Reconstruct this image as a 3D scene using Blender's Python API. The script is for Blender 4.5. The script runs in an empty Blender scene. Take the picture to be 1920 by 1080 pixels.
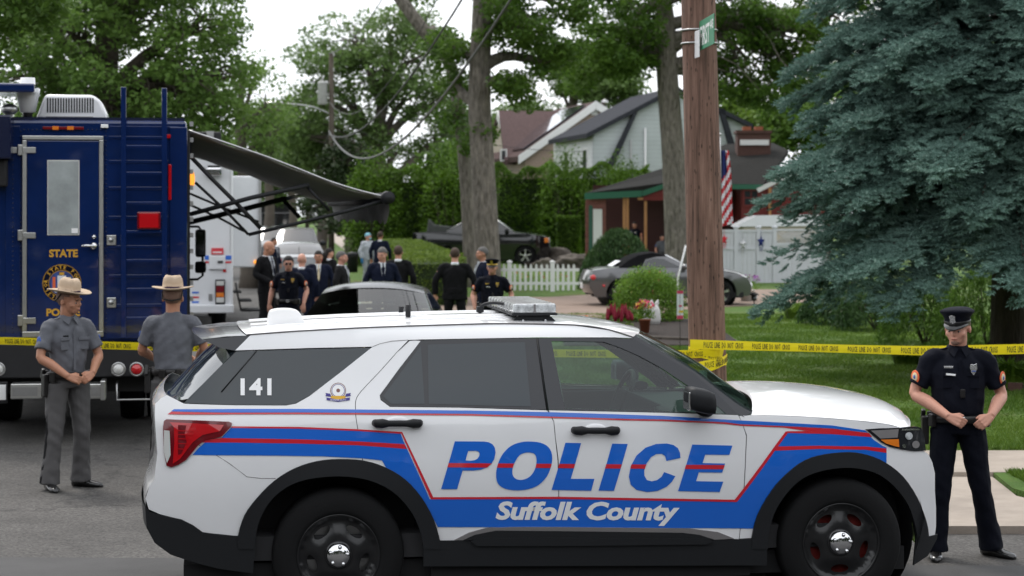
import bpy, bmesh, math, random
import numpy as np
from mathutils import Vector, Matrix, Euler
from mathutils.geometry import delaunay_2d_cdt

# ------------------------------------------------------------------ camera, sky, light, exposure
F = 3733.0            # focal length in pixels of a 1920 px wide picture (70 mm on 36 mm)
CAM_H = 2.40
HZ = 400.0            # row of the horizon
sc = bpy.context.scene
C = sc.collection
cd = bpy.data.cameras.new('camera'); cam = bpy.data.objects.new('camera', cd); C.objects.link(cam)
cam.location = (0, 0, CAM_H); cam.rotation_euler = (math.radians(90), 0, 0)
cd.sensor_width = 36; cd.lens = 36 * F / 1920; cd.shift_y = -(540 - HZ) / 1920
cd.clip_start = 0.5; cd.clip_end = 3000
cd.dof.use_dof = True; cd.dof.focus_distance = 12.2; cd.dof.aperture_fstop = 4.0
sc.camera = cam
sc.view_settings.view_transform = 'Standard'; sc.view_settings.look = 'None'
sc.view_settings.gamma = 1; sc.view_settings.exposure = 0.5
SUN_EL, SUN_AZ = math.radians(58), math.radians(-35)
w = bpy.data.worlds.new('World'); sc.world = w; w.use_nodes = True
nt = w.node_tree; nt.nodes.clear()
wo = nt.nodes.new('ShaderNodeOutputWorld'); bg = nt.nodes.new('ShaderNodeBackground')
sky = nt.nodes.new('ShaderNodeTexSky'); sky.sky_type = 'NISHITA'; sky.sun_disc = False
sky.sun_elevation = SUN_EL; sky.sun_rotation = SUN_AZ; sky.dust_density = 6; sky.air_density = 1.0; sky.ozone_density = 1
# overcast: an even sheet of cloud in front of the clear sky, a little uneven
tc = nt.nodes.new('ShaderNodeTexCoord'); nz = nt.nodes.new('ShaderNodeTexNoise'); nz.inputs['Scale'].default_value = 2.6; nz.inputs['Detail'].default_value = 5
nt.links.new(tc.outputs['Generated'], nz.inputs['Vector'])
cr = nt.nodes.new('ShaderNodeValToRGB'); cr.color_ramp.elements[0].position = .3; cr.color_ramp.elements[0].color = (9.5, 10.0, 10.8, 1)
cr.color_ramp.elements[1].position = .7; cr.color_ramp.elements[1].color = (13.5, 13.7, 13.9, 1)
nt.links.new(nz.outputs['Fac'], cr.inputs['Fac'])
mx = nt.nodes.new('ShaderNodeMix'); mx.data_type = 'RGBA'; mx.inputs['Factor'].default_value = 0.85
nt.links.new(sky.outputs[0], mx.inputs['A']); nt.links.new(cr.outputs['Color'], mx.inputs['B'])
nt.links.new(mx.outputs['Result'], bg.inputs['Color']); bg.inputs['Strength'].default_value = 0.1
nt.links.new(bg.outputs[0], wo.inputs['Surface'])
sl = bpy.data.lights.new('sun', 'SUN'); sl.energy = 1.3; sl.angle = math.radians(14); sl.color = (1.0, .96, .9)
so = bpy.data.objects.new('sun', sl); C.objects.link(so)
# the sun stands up to the left, a little behind the street
so.rotation_euler = Vector((math.sin(SUN_AZ) * math.cos(SUN_EL), math.cos(SUN_AZ) * math.cos(SUN_EL), math.sin(SUN_EL))).to_track_quat('Z', 'Y').to_euler()
cy = sc.cycles
cy.use_denoising = True
cy.max_bounces = 8; cy.transparent_max_bounces = 12; cy.diffuse_bounces = 3; cy.glossy_bounces = 4; cy.transmission_bounces = 6
cy.caustics_reflective = False; cy.caustics_refractive = False

LZ = .10     # the lawn stands this high above the road
# ------------------------------------------------------------------ helpers
def W(px, py, D):
    """the place in the world seen at photo pixel (px,py), D metres in front of the camera"""
    return Vector(((px - 960) * D / F, D, CAM_H - (py - HZ) * D / F))
def GD(py, z=0.0):
    return (CAM_H - z) * F / (py - HZ)
def G(px, py, z=0.0):
    D = GD(py, z); return Vector(((px - 960) * D / F, D, z))

class Frame:
    """a local frame standing on the ground; x right, y away from the camera, z up, turned by yaw"""
    def __init__(s, o, yaw):
        s.o = Vector(o); s.yaw = yaw; s.M = Matrix.Translation(s.o) @ Matrix.Rotation(yaw, 4, 'Z'); s.I = s.M.inverted()
    def ray(s, px, py):
        a = s.I @ Vector((0, 0, CAM_H)); b = s.I @ W(px, py, 10.0); return a, (b - a)
    def on_y(s, px, py, y):
        a, d = s.ray(px, py); t = (y - a.y) / d.y; return a + d * t
    def on_x(s, px, py, x):
        a, d = s.ray(px, py); t = (x - a.x) / d.x; return a + d * t
    def on_z(s, px, py, z):
        a, d = s.ray(px, py); t = (z - a.z) / d.z; return a + d * t

def link(o, parent=None):
    C.objects.link(o)
    if parent is not None: o.parent = parent
    return o
def tag(o, label=None, cat=None, group=None, kind=None):
    if label: o['label'] = label
    if cat: o['category'] = cat
    if group: o['group'] = group
    if kind: o['kind'] = kind
    return o
def thing(name, label, cat, loc=(0, 0, 0), yaw=0, group=None):
    o = bpy.data.objects.new(name, None); o.location = loc; o.rotation_euler = (0, 0, yaw); o.empty_display_size = .1
    link(o); return tag(o, label, cat, group)
def copy_tree(o, parent=None):
    c = o.copy(); C.objects.link(c); c.parent = parent
    for ch in list(o.children): copy_tree(ch, c)
    return c

def mesh_np(name, V, Fc, mats, parent=None, smooth=False, mi=None):
    """V (n,3), Fc (m,k) int arrays -> object"""
    V = np.asarray(V, dtype=np.float32); Fc = np.asarray(Fc, dtype=np.int32)
    me = bpy.data.meshes.new(name); k = Fc.shape[1]; m = len(Fc)
    me.vertices.add(len(V)); me.vertices.foreach_set('co', V.ravel())
    me.loops.add(m * k); me.loops.foreach_set('vertex_index', Fc.ravel())
    me.polygons.add(m); me.polygons.foreach_set('loop_start', np.arange(0, m * k, k, dtype=np.int32))
    me.polygons.foreach_set('loop_total', np.full(m, k, dtype=np.int32))
    if smooth: me.polygons.foreach_set('use_smooth', np.ones(m, dtype=bool))
    if not isinstance(mats, (list, tuple)): mats = [mats]
    for x in mats: me.materials.append(x)
    if mi is not None: me.polygons.foreach_set('material_index', np.asarray(mi, dtype=np.int32))
    me.update(calc_edges=True)
    return link(bpy.data.objects.new(name, me), parent)

class MB:
    """collects simple shaped pieces for one mesh"""
    def __init__(s): s.bm = bmesh.new(); s.mi = 0
    def add(s, vs, fs, M=None):
        bv = [s.bm.verts.new(M @ Vector(v) if M else v) for v in vs]
        for f in fs:
            try:
                q = s.bm.faces.new([bv[i] for i in f]); q.material_index = s.mi
            except ValueError: pass
        return bv
    def box(s, c, size, rot=None, bev=0.0, M=None):
        x, y, z = [a / 2 for a in size]
        T = Matrix.Translation(Vector(c)) @ (Euler(rot).to_matrix().to_4x4() if rot else Matrix.Identity(4))
        if M: T = M @ T
        if bev > 0:
            b = min(bev, x * .9, y * .9, z * .9); t = bmesh.new(); r = bmesh.ops.create_cube(t, size=2)
            for v in t.verts: v.co = Vector((v.co.x * x, v.co.y * y, v.co.z * z))
            bmesh.ops.bevel(t, geom=t.edges[:], offset=b, segments=2, affect='EDGES', profile=.6)
            t.verts.index_update(); s.add([v.co.copy() for v in t.verts], [[v.index for v in f.verts] for f in t.faces], T); t.free(); return s
        vs = [(-x, -y, -z), (x, -y, -z), (x, y, -z), (-x, y, -z), (-x, -y, z), (x, -y, z), (x, y, z), (-x, y, z)]
        s.add(vs, [(0, 3, 2, 1), (4, 5, 6, 7), (0, 1, 5, 4), (1, 2, 6, 5), (2, 3, 7, 6), (3, 0, 4, 7)], T); return s
    def b2(s, a, b, bev=0.0):
        return s.box([(p + q) / 2 for p, q in zip(a, b)], [abs(q - p) for p, q in zip(a, b)], bev=bev)
    def tube(s, pts, r, n=8, caps=True, sq=None):
        """swept tube; r a number or one per point; sq flattens (rx,ry factors)"""
        pts = [Vector(p) for p in pts]; rs = r if isinstance(r, (list, tuple)) else [r] * len(pts)
        prev = None; rings = []
        for i, p in enumerate(pts):
            d = (pts[min(i + 1, len(pts) - 1)] - pts[max(i - 1, 0)]).normalized()
            if prev is None:
                up = Vector((0, 0, 1)) if abs(d.z) < .95 else Vector((0, 1, 0)); a = d.cross(up).normalized()
            else: a = (prev - d * prev.dot(d)).normalized()
            prev = a; b = d.cross(a)
            rx, ry = (rs[i] if isinstance(rs[i], (list, tuple)) else (rs[i], rs[i]))
            rings.append([s.bm.verts.new(p + a * rx * math.cos(t) + b * ry * math.sin(t)) for t in [2 * math.pi * k / n for k in range(n)]])
        for A, B in zip(rings, rings[1:]):
            for k in range(n):
                f = s.bm.faces.new([A[k], A[(k + 1) % n], B[(k + 1) % n], B[k]]); f.material_index = s.mi; f.smooth = True
        if caps:
            for R, rev in ((rings[0], True), (rings[-1], False)):
                f = s.bm.faces.new(R[::-1] if rev else R); f.material_index = s.mi
        return s
    def lathe(s, prof, c=(0, 0, 0), axis='z', n=24, M=None, caps=True):
        """prof list of (r, h)"""
        rings = []
        for r, h in prof:
            ring = []
            for k in range(n):
                t = 2 * math.pi * k / n; a, b = r * math.cos(t), r * math.sin(t)
                v = Vector((a, b, h)) if axis == 'z' else (Vector((a, h, b)) if axis == 'y' else Vector((h, a, b)))
                v += Vector(c); ring.append(s.bm.verts.new(M @ v if M else v))
            rings.append(ring)
        for A, B in zip(rings, rings[1:]):
            for k in range(n):
                try:
                    f = s.bm.faces.new([A[k], A[(k + 1) % n], B[(k + 1) % n], B[k]]); f.material_index = s.mi; f.smooth = True
                except ValueError: pass
        for R, h in ((rings[0], prof[0]), (rings[-1], prof[-1])):
            if caps and h[0] > 1e-4:
                f = s.bm.faces.new(R); f.material_index = s.mi
        return s
    def ell(s, c, r, n=12, M=None, rot=None):
        t = bmesh.new(); bmesh.ops.create_uvsphere(t, u_segments=n, v_segments=max(6, n * 2 // 3), radius=1)
        T = Matrix.Translation(Vector(c)) @ (Euler(rot).to_matrix().to_4x4() if rot else Matrix.Identity(4)) @ Matrix.Diagonal((r[0], r[1], r[2], 1))
        if M: T = M @ T
        t.verts.index_update(); k0 = len(s.bm.faces)
        s.add([v.co.copy() for v in t.verts], [[v.index for v in f.verts] for f in t.faces], T); t.free()
        s.bm.faces.ensure_lookup_table()
        for f in s.bm.faces[k0:]: f.smooth = True
        return s
    def quad(s, pts):
        bv = [s.bm.verts.new(p) for p in pts]; f = s.bm.faces.new(bv); f.material_index = s.mi; return s
    def prism(s, poly, d, M=None):
        """poly 3-D loop extruded along vector d"""
        d = Vector(d); P = [Vector(p) for p in poly]; n = len(P)
        s.add(P + [p + d for p in P], [list(range(n))[::-1], list(range(n, 2 * n))] + [[i, (i + 1) % n, n + (i + 1) % n, n + i] for i in range(n)], M); return s
    def build(s, name, mats, parent=None, smooth=False, loc=None, bevel=0):
        bmesh.ops.recalc_face_normals(s.bm, faces=s.bm.faces[:])
        me = bpy.data.meshes.new(name)
        if smooth:
            for f in s.bm.faces: f.smooth = True
        s.bm.to_mesh(me); s.bm.free()
        if not isinstance(mats, (list, tuple)): mats = [mats]
        for m in mats: me.materials.append(m)
        o = link(bpy.data.objects.new(name, me), parent)
        if loc: o.location = loc
        if bevel:
            m = o.modifiers.new('bevel', 'BEVEL'); m.width = bevel; m.segments = 2; m.limit_method = 'ANGLE'
        return o

def auto_smooth(o, ang=35):
    me = o.data
    me.polygons.foreach_set('use_smooth', np.ones(len(me.polygons), dtype=bool))
    try: me.set_sharp_from_angle(angle=math.radians(ang))
    except Exception: pass
    return o

def baked(o):
    """apply the modifiers of o"""
    dg = bpy.context.evaluated_depsgraph_get(); dg.update()
    me = bpy.data.meshes.new_from_object(o.evaluated_get(dg)); o.modifiers.clear(); o.data = me; return o

def inside(poly, x, y):
    c = False; n = len(poly); j = n - 1
    for i in range(n):
        xi, yi = poly[i]; xj, yj = poly[j]
        if (yi > y) != (yj > y) and x < (xj - xi) * (y - yi) / (yj - yi) + xi: c = not c
        j = i
    return c
def fill(poly, holes=(), step=0.05):
    """triangulate a 2-D polygon with holes, with inner points every step"""
    pts = []; edges = []
    def loop(L):
        b = len(pts); q = []
        for i in range(len(L)):
            a, c = Vector(L[i]), Vector(L[(i + 1) % len(L)]); n = max(1, int((c - a).length / step))
            q += [a.lerp(c, k / n) for k in range(n)]
        pts.extend(q); n = len(q); edges.extend([(b + i, b + (i + 1) % n) for i in range(n)])
    loop(poly)
    for h in holes: loop(h)
    xs = [p[0] for p in poly]; ys = [p[1] for p in poly]
    SA = np.array([pts[a] for a, b in edges]); SB = np.array([pts[b] for a, b in edges]); SD = SB - SA; SL = (SD ** 2).sum(1) + 1e-12
    def far(x, y):
        p = np.array((x, y)); t = np.clip(((p - SA) * SD).sum(1) / SL, 0, 1); return (((SA + SD * t[:, None] - p) ** 2).sum(1)).min() > (step * .38) ** 2
    x = min(xs) + step * .37
    while x < max(xs):
        y = min(ys) + step * .41
        while y < max(ys):
            if inside(poly, x, y) and not any(inside(h, x, y) for h in holes) and far(x, y): pts.append(Vector((x, y)))
            y += step
        x += step
    r = delaunay_2d_cdt(pts, edges, [], 0, 1e-5)
    V = [(v.x, v.y) for v in r[0]]; T = []
    for f in r[2]:
        (ax, ay), (bx_, by), (cx_, cy2) = [V[i] for i in f[:3]]; h2 = max((ax - bx_) ** 2 + (ay - by) ** 2, (bx_ - cx_) ** 2 + (by - cy2) ** 2, (ax - cx_) ** 2 + (ay - cy2) ** 2)
        if abs((bx_ - ax) * (cy2 - ay) - (cx_ - ax) * (by - ay)) < .012 * h2: continue
        cx = sum(V[i][0] for i in f) / len(f); cy_ = sum(V[i][1] for i in f) / len(f)
        if inside(poly, cx, cy_) and not any(inside(h, cx, cy_) for h in holes): T.append(list(f))
    return V, T
def catmull(P, n=4, closed=False):
    P = [tuple(p) for p in P]; out = []; m = len(P)
    for i in range(m if closed else m - 1):
        p0 = P[(i - 1) % m] if closed or i > 0 else P[i]; p1 = P[i]; p2 = P[(i + 1) % m]; p3 = P[(i + 2) % m] if closed or i + 2 < m else p2
        for k in range(n):
            t = k / n
            out.append(tuple(.5 * (2 * b + (c - a) * t + (2 * a - 5 * b + 4 * c - d) * t * t + (3 * b - a - 3 * c + d) * t ** 3) for a, b, c, d in zip(p0, p1, p2, p3)))
    if not closed: out.append(P[-1])
    return out
def interp(x, tab):
    if x <= tab[0][0]: return tab[0][1]
    for (a, b), (c, d) in zip(tab, tab[1:]):
        if x <= c: return b + (d - b) * (x - a) / (c - a)
    return tab[-1][1]
def text_mesh(s, bold=0.0, shear=0.0, res=3, space=1.0):
    """outline mesh of a string: list of verts (x,y) and faces, unit em"""
    cu = bpy.data.curves.new('t', 'FONT'); cu.body = s; cu.offset = bold; cu.shear = shear; cu.resolution_u = res; cu.space_character = space; cu.fill_mode = 'FRONT'
    o = bpy.data.objects.new('t', cu); C.objects.link(o)
    dg = bpy.context.evaluated_depsgraph_get(); dg.update()
    me = bpy.data.meshes.new_from_object(o.evaluated_get(dg))
    V = [(v.co.x, v.co.y) for v in me.vertices]; Fs = [list(p.vertices) for p in me.polygons]
    bpy.data.objects.remove(o); bpy.data.curves.remove(cu); bpy.data.meshes.remove(me)
    return V, Fs
def fit_text(s, u0, v0, u1, v1, **k):
    """text scaled into the box; returns 2-D verts, faces"""
    V, Fs = text_mesh(s, **k); xs = [v[0] for v in V]; ys = [v[1] for v in V]; a, b, c, d = min(xs), max(xs), min(ys), max(ys)
    return [(u0 + (x - a) / (b - a) * (u1 - u0), v0 + (y - c) / (d - c) * (v1 - v0)) for x, y in V], Fs
# ------------------------------------------------------------------ materials
M = {}
def mat(name, col, rough=.6, metal=0, spec=.5, coat=0, bump=0, bscale=40, var=0, vscale=3, trans=0, ior=1.45, alpha=1, emit=None, estr=0, stretch=None, sheen=0, bdist=.01, detail=6):
    m = bpy.data.materials.new(name); m.use_nodes = True; n = m.node_tree; b = n.nodes['Principled BSDF']
    b.inputs['Base Color'].default_value = (*col, 1); b.inputs['Roughness'].default_value = rough; b.inputs['Metallic'].default_value = metal
    b.inputs['Specular IOR Level'].default_value = spec; b.inputs['Coat Weight'].default_value = coat; b.inputs['Coat Roughness'].default_value = .04
    b.inputs['Transmission Weight'].default_value = trans; b.inputs['IOR'].default_value = ior; b.inputs['Alpha'].default_value = alpha
    b.inputs['Sheen Weight'].default_value = sheen
    if emit: b.inputs['Emission Color'].default_value = (*emit, 1); b.inputs['Emission Strength'].default_value = estr
    if var or bump:
        t = n.nodes.new('ShaderNodeTexCoord'); mp = n.nodes.new('ShaderNodeMapping'); n.links.new(t.outputs['Object'], mp.inputs['Vector'])
        if stretch: mp.inputs['Scale'].default_value = stretch
    if var:
        z = n.nodes.new('ShaderNodeTexNoise'); z.inputs['Scale'].default_value = vscale; z.inputs['Detail'].default_value = detail; z.inputs['Roughness'].default_value = .62
        n.links.new(mp.outputs[0], z.inputs['Vector'])
        r = n.nodes.new('ShaderNodeMapRange'); r.inputs['From Min'].default_value = .3; r.inputs['From Max'].default_value = .7
        r.inputs['To Min'].default_value = 1 - var; r.inputs['To Max'].default_value = 1 + var; n.links.new(z.outputs['Fac'], r.inputs['Value'])
        x = n.nodes.new('ShaderNodeVectorMath'); x.operation = 'SCALE'; x.inputs[0].default_value = col; n.links.new(r.outputs[0], x.inputs['Scale'])
        n.links.new(x.outputs[0], b.inputs['Base Color'])
    if bump:
        z2 = n.nodes.new('ShaderNodeTexNoise'); z2.inputs['Scale'].default_value = bscale; z2.inputs['Detail'].default_value = 5; n.links.new(mp.outputs[0], z2.inputs['Vector'])
        bp = n.nodes.new('ShaderNodeBump'); bp.inputs['Strength'].default_value = bump; bp.inputs['Distance'].default_value = bdist
        n.links.new(z2.outputs['Fac'], bp.inputs['Height']); n.links.new(bp.outputs[0], b.inputs['Normal'])
    M[name] = m; return m
def leafmat(name, c0, c1, trans=.35, rough=.55, scale=.5, spec=.3):
    """leaves: colour varies from leaf to leaf and bough to bough, light comes through"""
    m = bpy.data.materials.new(name); m.use_nodes = True; n = m.node_tree; b = n.nodes['Principled BSDF']; o = n.nodes['Material Output']
    g = n.nodes.new('ShaderNodeNewGeometry'); z = n.nodes.new('ShaderNodeTexNoise'); z.inputs['Scale'].default_value = scale; z.inputs['Detail'].default_value = 3
    t = n.nodes.new('ShaderNodeTexCoord'); n.links.new(t.outputs['Object'], z.inputs['Vector'])
    a = n.nodes.new('ShaderNodeMath'); a.operation = 'MULTIPLY_ADD'; a.inputs[1].default_value = .55; n.links.new(g.outputs['Random Per Island'], a.inputs[0])
    s = n.nodes.new('ShaderNodeMath'); s.operation = 'MULTIPLY_ADD'; s.inputs[1].default_value = 1.6; s.inputs[2].default_value = -.55; n.links.new(z.outputs['Fac'], s.inputs[0]); n.links.new(s.outputs[0], a.inputs[2])
    r = n.nodes.new('ShaderNodeMix'); r.data_type = 'RGBA'; r.inputs['A'].default_value = (*c0, 1); r.inputs['B'].default_value = (*c1, 1); n.links.new(a.outputs[0], r.inputs['Factor'])
    n.links.new(r.outputs['Result'], b.inputs['Base Color']); b.inputs['Roughness'].default_value = rough; b.inputs['Specular IOR Level'].default_value = spec
    tr = n.nodes.new('ShaderNodeBsdfTranslucent'); n.links.new(r.outputs['Result'], tr.inputs['Color'])
    mx = n.nodes.new('ShaderNodeMixShader'); mx.inputs[0].default_value = trans
    n.links.new(b.outputs[0], mx.inputs[1]); n.links.new(tr.outputs[0], mx.inputs[2]); n.links.new(mx.outputs[0], o.inputs['Surface'])
    M[name] = m; return m
def glassmat(name, tint, rough=0.0, refl=.07):
    """thin sheet glass: tinted see-through with a mirror coat"""
    m = bpy.data.materials.new(name); m.use_nodes = True; n = m.node_tree; n.nodes.remove(n.nodes['Principled BSDF']); o = n.nodes['Material Output']
    t = n.nodes.new('ShaderNodeBsdfTransparent'); t.inputs['Color'].default_value = (*tint, 1)
    g = n.nodes.new('ShaderNodeBsdfGlossy'); g.inputs['Roughness'].default_value = rough
    f = n.nodes.new('ShaderNodeLayerWeight'); f.inputs['Blend'].default_value = .5; pw_ = n.nodes.new('ShaderNodeMath'); pw_.operation = 'POWER'; pw_.inputs[1].default_value = 4.5; n.links.new(f.outputs['Facing'], pw_.inputs[0])
    k = n.nodes.new('ShaderNodeMath'); k.operation = 'MULTIPLY_ADD'; k.inputs[1].default_value = .9; k.inputs[2].default_value = refl; n.links.new(pw_.outputs[0], k.inputs[0]); k.use_clamp = True
    x = n.nodes.new('ShaderNodeMixShader'); n.links.new(k.outputs[0], x.inputs[0]); n.links.new(t.outputs[0], x.inputs[1]); n.links.new(g.outputs[0], x.inputs[2]); n.links.new(x.outputs[0], o.inputs['Surface'])
    M[name] = m; return m
mat('white_paint', (.84, .84, .85), .28, coat=1, var=.02, vscale=2)
mat('blue_decal', (.004, .13, .62), .3, coat=.8)
mat('red_decal', (.62, .012, .03), .3, coat=.8)
mat('white_decal', (.9, .9, .9), .35, coat=.3)
mat('yellow_decal', (.75, .42, .03), .4)
mat('purple_decal', (.05, .035, .25), .4)
mat('brown_decal', (.22, .1, .09), .4)
mat('black_trim', (.013, .014, .016), .55, spec=.35)
mat('grey_trim', (.19, .18, .18), .5)
mat('gloss_black', (.016, .017, .021), .18, coat=.35)
mat('black', (.008, .008, .009), .7)
mat('rubber', (.008, .008, .0085), .8, spec=.25, bump=.15, bscale=60)
mat('dark_rim', (.012, .012, .013), .3, coat=.15)
mat('chrome', (.75, .75, .76), .12, metal=1)
mat('steel', (.45, .45, .45), .35, metal=1, var=.1, vscale=8)
mat('alu', (.62, .62, .60), .3, metal=1, var=.08, vscale=6)
mat('brake_red', (.25, .02, .015), .6)
mat('privacy_glass', (.028, .037, .044), .05, spec=.7, bump=.12, bscale=2.2)
mat('dark_glass', (.008, .01, .012), .03, coat=1)
mat('red_lens', (.52, .006, .012), .15, coat=1)
mat('dark_red_lens', (.16, .004, .01), .15, coat=1)
mat('amber_lens', (.75, .2, .02), .2, coat=1)
mat('amber_lit', (.9, .3, .03), .3, emit=(1, .35, .04), estr=1.0)
mat('white_lens', (.62, .62, .60), .15, coat=1)
mat('clear_lens', (.5, .52, .53), .08, coat=1, bump=.8, bscale=45, var=.55, vscale=22)
mat('seat', (.03, .03, .032), .85)
mat('grey_seat', (.26, .32, .27), .9)
mat('teal_plastic', (.25, .5, .42), .5)
mat('navy_paint', (.005, .018, .09), .12, coat=1, var=.2, vscale=1.5, bump=.5, bscale=1.6, bdist=.03)
mat('navy_dark', (.004, .008, .035), .25, coat=.5)
mat('truck_white', (.72, .73, .75), .35, coat=.4, var=.03)
mat('chassis', (.012, .012, .014), .55, var=.3)
mat('awning', (.25, .24, .235), .7, var=.22, vscale=2.5)
mat('gold_paint', (.62, .33, .03), .4)
mat('silver_paint', (.2, .205, .21), .35, metal=.3, coat=1)
mat('grey_car', (.11, .11, .115), .3, metal=.5, coat=1)
mat('black_paint', (.007, .007, .009), .12, coat=1)
mat('pearl_paint', (.4, .4, .39), .3, coat=1)
mat('sedan_black', (.006, .006, .008), .2, spec=.3, coat=.15)
mat('soft_top', (.006, .006, .007), .95, spec=.1)
mat('skin', (.52, .27, .18), .5, var=.07, vscale=25)
mat('skin_tan', (.44, .21, .13), .5, var=.08, vscale=25)
mat('skin_pink', (.56, .28, .2), .5, var=.07, vscale=25)
mat('hair_dark', (.012, .009, .008), .8, bump=.4, bscale=180)
mat('hair_grey', (.11, .105, .10), .8, bump=.4, bscale=180)
mat('hair_brown', (.05, .03, .02), .8, bump=.4, bscale=180)
mat('stubble', (.2, .12, .09), .8)
mat('lip', (.34, .11, .09), .5)
mat('eye_white', (.38, .34, .32), .4)
mat('navy_cloth', (.0035, .0045, .010), .85, bump=.4, bscale=14, bdist=.02, spec=.2)
mat('suit_black', (.005, .005, .006), .85, bump=.3, bscale=10, bdist=.02, spec=.2)
mat('suit_navy', (.005, .008, .022), .85, bump=.3, bscale=10, bdist=.02, spec=.2)
mat('suit_char', (.010, .010, .011), .85, bump=.3, bscale=10, bdist=.02, spec=.2)
mat('grey_shirt', (.115, .12, .138), .85, bump=.5, bscale=9, bdist=.03, var=.03, vscale=6)
mat('grey_trouser', (.085, .082, .083), .85, bump=.5, bscale=7, bdist=.03, var=.03, vscale=6)
mat('shirt_white', (.72, .74, .78), .8, bump=.2, bscale=12)
mat('tyvek', (.42, .45, .48), .7, bump=.6, bscale=9, bdist=.03)
mat('glove_blue', (.03, .2, .42), .5)
mat('mask_blue', (.2, .45, .55), .7)
mat('felt_tan', (.47, .36, .26), .9, bump=.2, bscale=40)
mat('felt_band', (.05, .03, .06), .8)
mat('leather', (.012, .011, .011), .38)
mat('shoe', (.01, .01, .01), .25, coat=.5)
mat('patch_orange', (.72, .13, .04), .6)
mat('patch_cream', (.65, .55, .35), .6)
mat('patch_blue', (.06, .12, .4), .6)
mat('silver_badge', (.7, .7, .7), .25, metal=.8)
mat('gold_badge', (.75, .48, .1), .3, metal=.8)
mat('tape_yellow', (.86, .70, .01), .45, bump=.1, bscale=20)
mat('print_black', (.02, .02, .02), .6)
mat('sign_green', (.005, .2, .09), .4)
mat('pipe_white', (.7, .7, .7), .5)
mat('concrete', (.33, .28, .235), .9, var=.16, vscale=3, bump=.3, bscale=60)
mat('kerb', (.3, .28, .26), .9, var=.15, vscale=4, bump=.3, bscale=40)
mat('paving', (.22, .16, .125), .9, var=.2, vscale=2, bump=.3, bscale=30)
mat('mulch', (.022, .014, .010), .95, bump=1, bscale=30, var=.4, vscale=12, bdist=.04)
mat('rock', (.1, .085, .07), .9, bump=.8, bscale=5, var=.35, vscale=4, bdist=.08)
mat('bark', (.185, .165, .138), .95, bump=1, bscale=4, var=.5, vscale=3.2, stretch=(3.5, 3.5, .8), bdist=.25)
mat('bark_dark', (.075, .062, .047), .95, bump=1, bscale=8, var=.35, vscale=3, stretch=(3, 3, .6), bdist=.06)
mat('bark_far', (.10, .085, .07), .95, var=.3, vscale=1)
mat('terracotta', (.28, .09, .045), .8)
mat('planter_white', (.55, .54, .52), .7, var=.1)
mat('flag_red', (.5, .02, .03), .8)
mat('flag_blue', (.01, .02, .12), .8)
mat('vinyl_white', (.52, .53, .56), .45, var=.04)
mat('brick_chimney', (.08, .04, .032), .9, var=.3, vscale=15)
mat('white_trim', (.68, .68, .67), .6)
mat('green_trim', (.022, .12, .07), .6)
mat('post_wood', (.42, .2, .08), .7, var=.15)
mat('window_dark', (.03, .035, .04), .08, coat=1)
mat('fabric_red', (.35, .03, .03), .8)
mat('petal_red', (.55, .01, .02), .6)
mat('petal_crimson', (.2, .005, .022), .8)
mat('petal_pink', (.6, .06, .13), .6)
mat('petal_yellow', (.7, .5, .04), .6)
mat('petal_orange', (.7, .2, .02), .6)
mat('petal_purple', (.3, .08, .35), .6)
mat('wire', (.02, .02, .022), .6)
mat('wire_grey', (.09, .09, .09), .6)
mat('transformer', (.42, .42, .41), .5, var=.1)
mat('solar', (.02, .022, .035), .12, coat=1)
mat('door_green', (.03, .1, .07), .6)
leafmat('leaf_oak', (.055, .115, .02), (.19, .31, .07), .48)
leafmat('leaf_far', (.07, .125, .035), (.19, .29, .09), .42)
leafmat('leaf_maple', (.035, .085, .013), (.13, .23, .035), .45)
leafmat('leaf_bright', (.06, .12, .014), (.17, .27, .04), .4)
leafmat('leaf_hedge', (.012, .035, .004), (.14, .27, .018), .35, scale=.9)
leafmat('leaf_low', (.03, .065, .006), (.19, .28, .03), .3, scale=1.5)
leafmat('leaf_bush', (.06, .14, .012), (.2, .34, .04), .35, scale=3)
leafmat('leaf_weep', (.02, .06, .018), (.07, .13, .04), .25, scale=2)
leafmat('needle_blue', (.06, .125, .10), (.215, .345, .295), .15, .6, scale=1.4)
leafmat('needle_old', (.018, .03, .016), (.04, .06, .03), .05, .7, scale=2)
leafmat('grass_blade', (.055, .125, .012), (.14, .22, .028), .3, scale=.6)
leafmat('leaf_dark', (.008, .02, .005), (.035, .065, .014), .3)
glassmat('front_glass', (.52, .68, .64))
glassmat('shield_glass', (.45, .6, .52), refl=.035)

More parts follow.
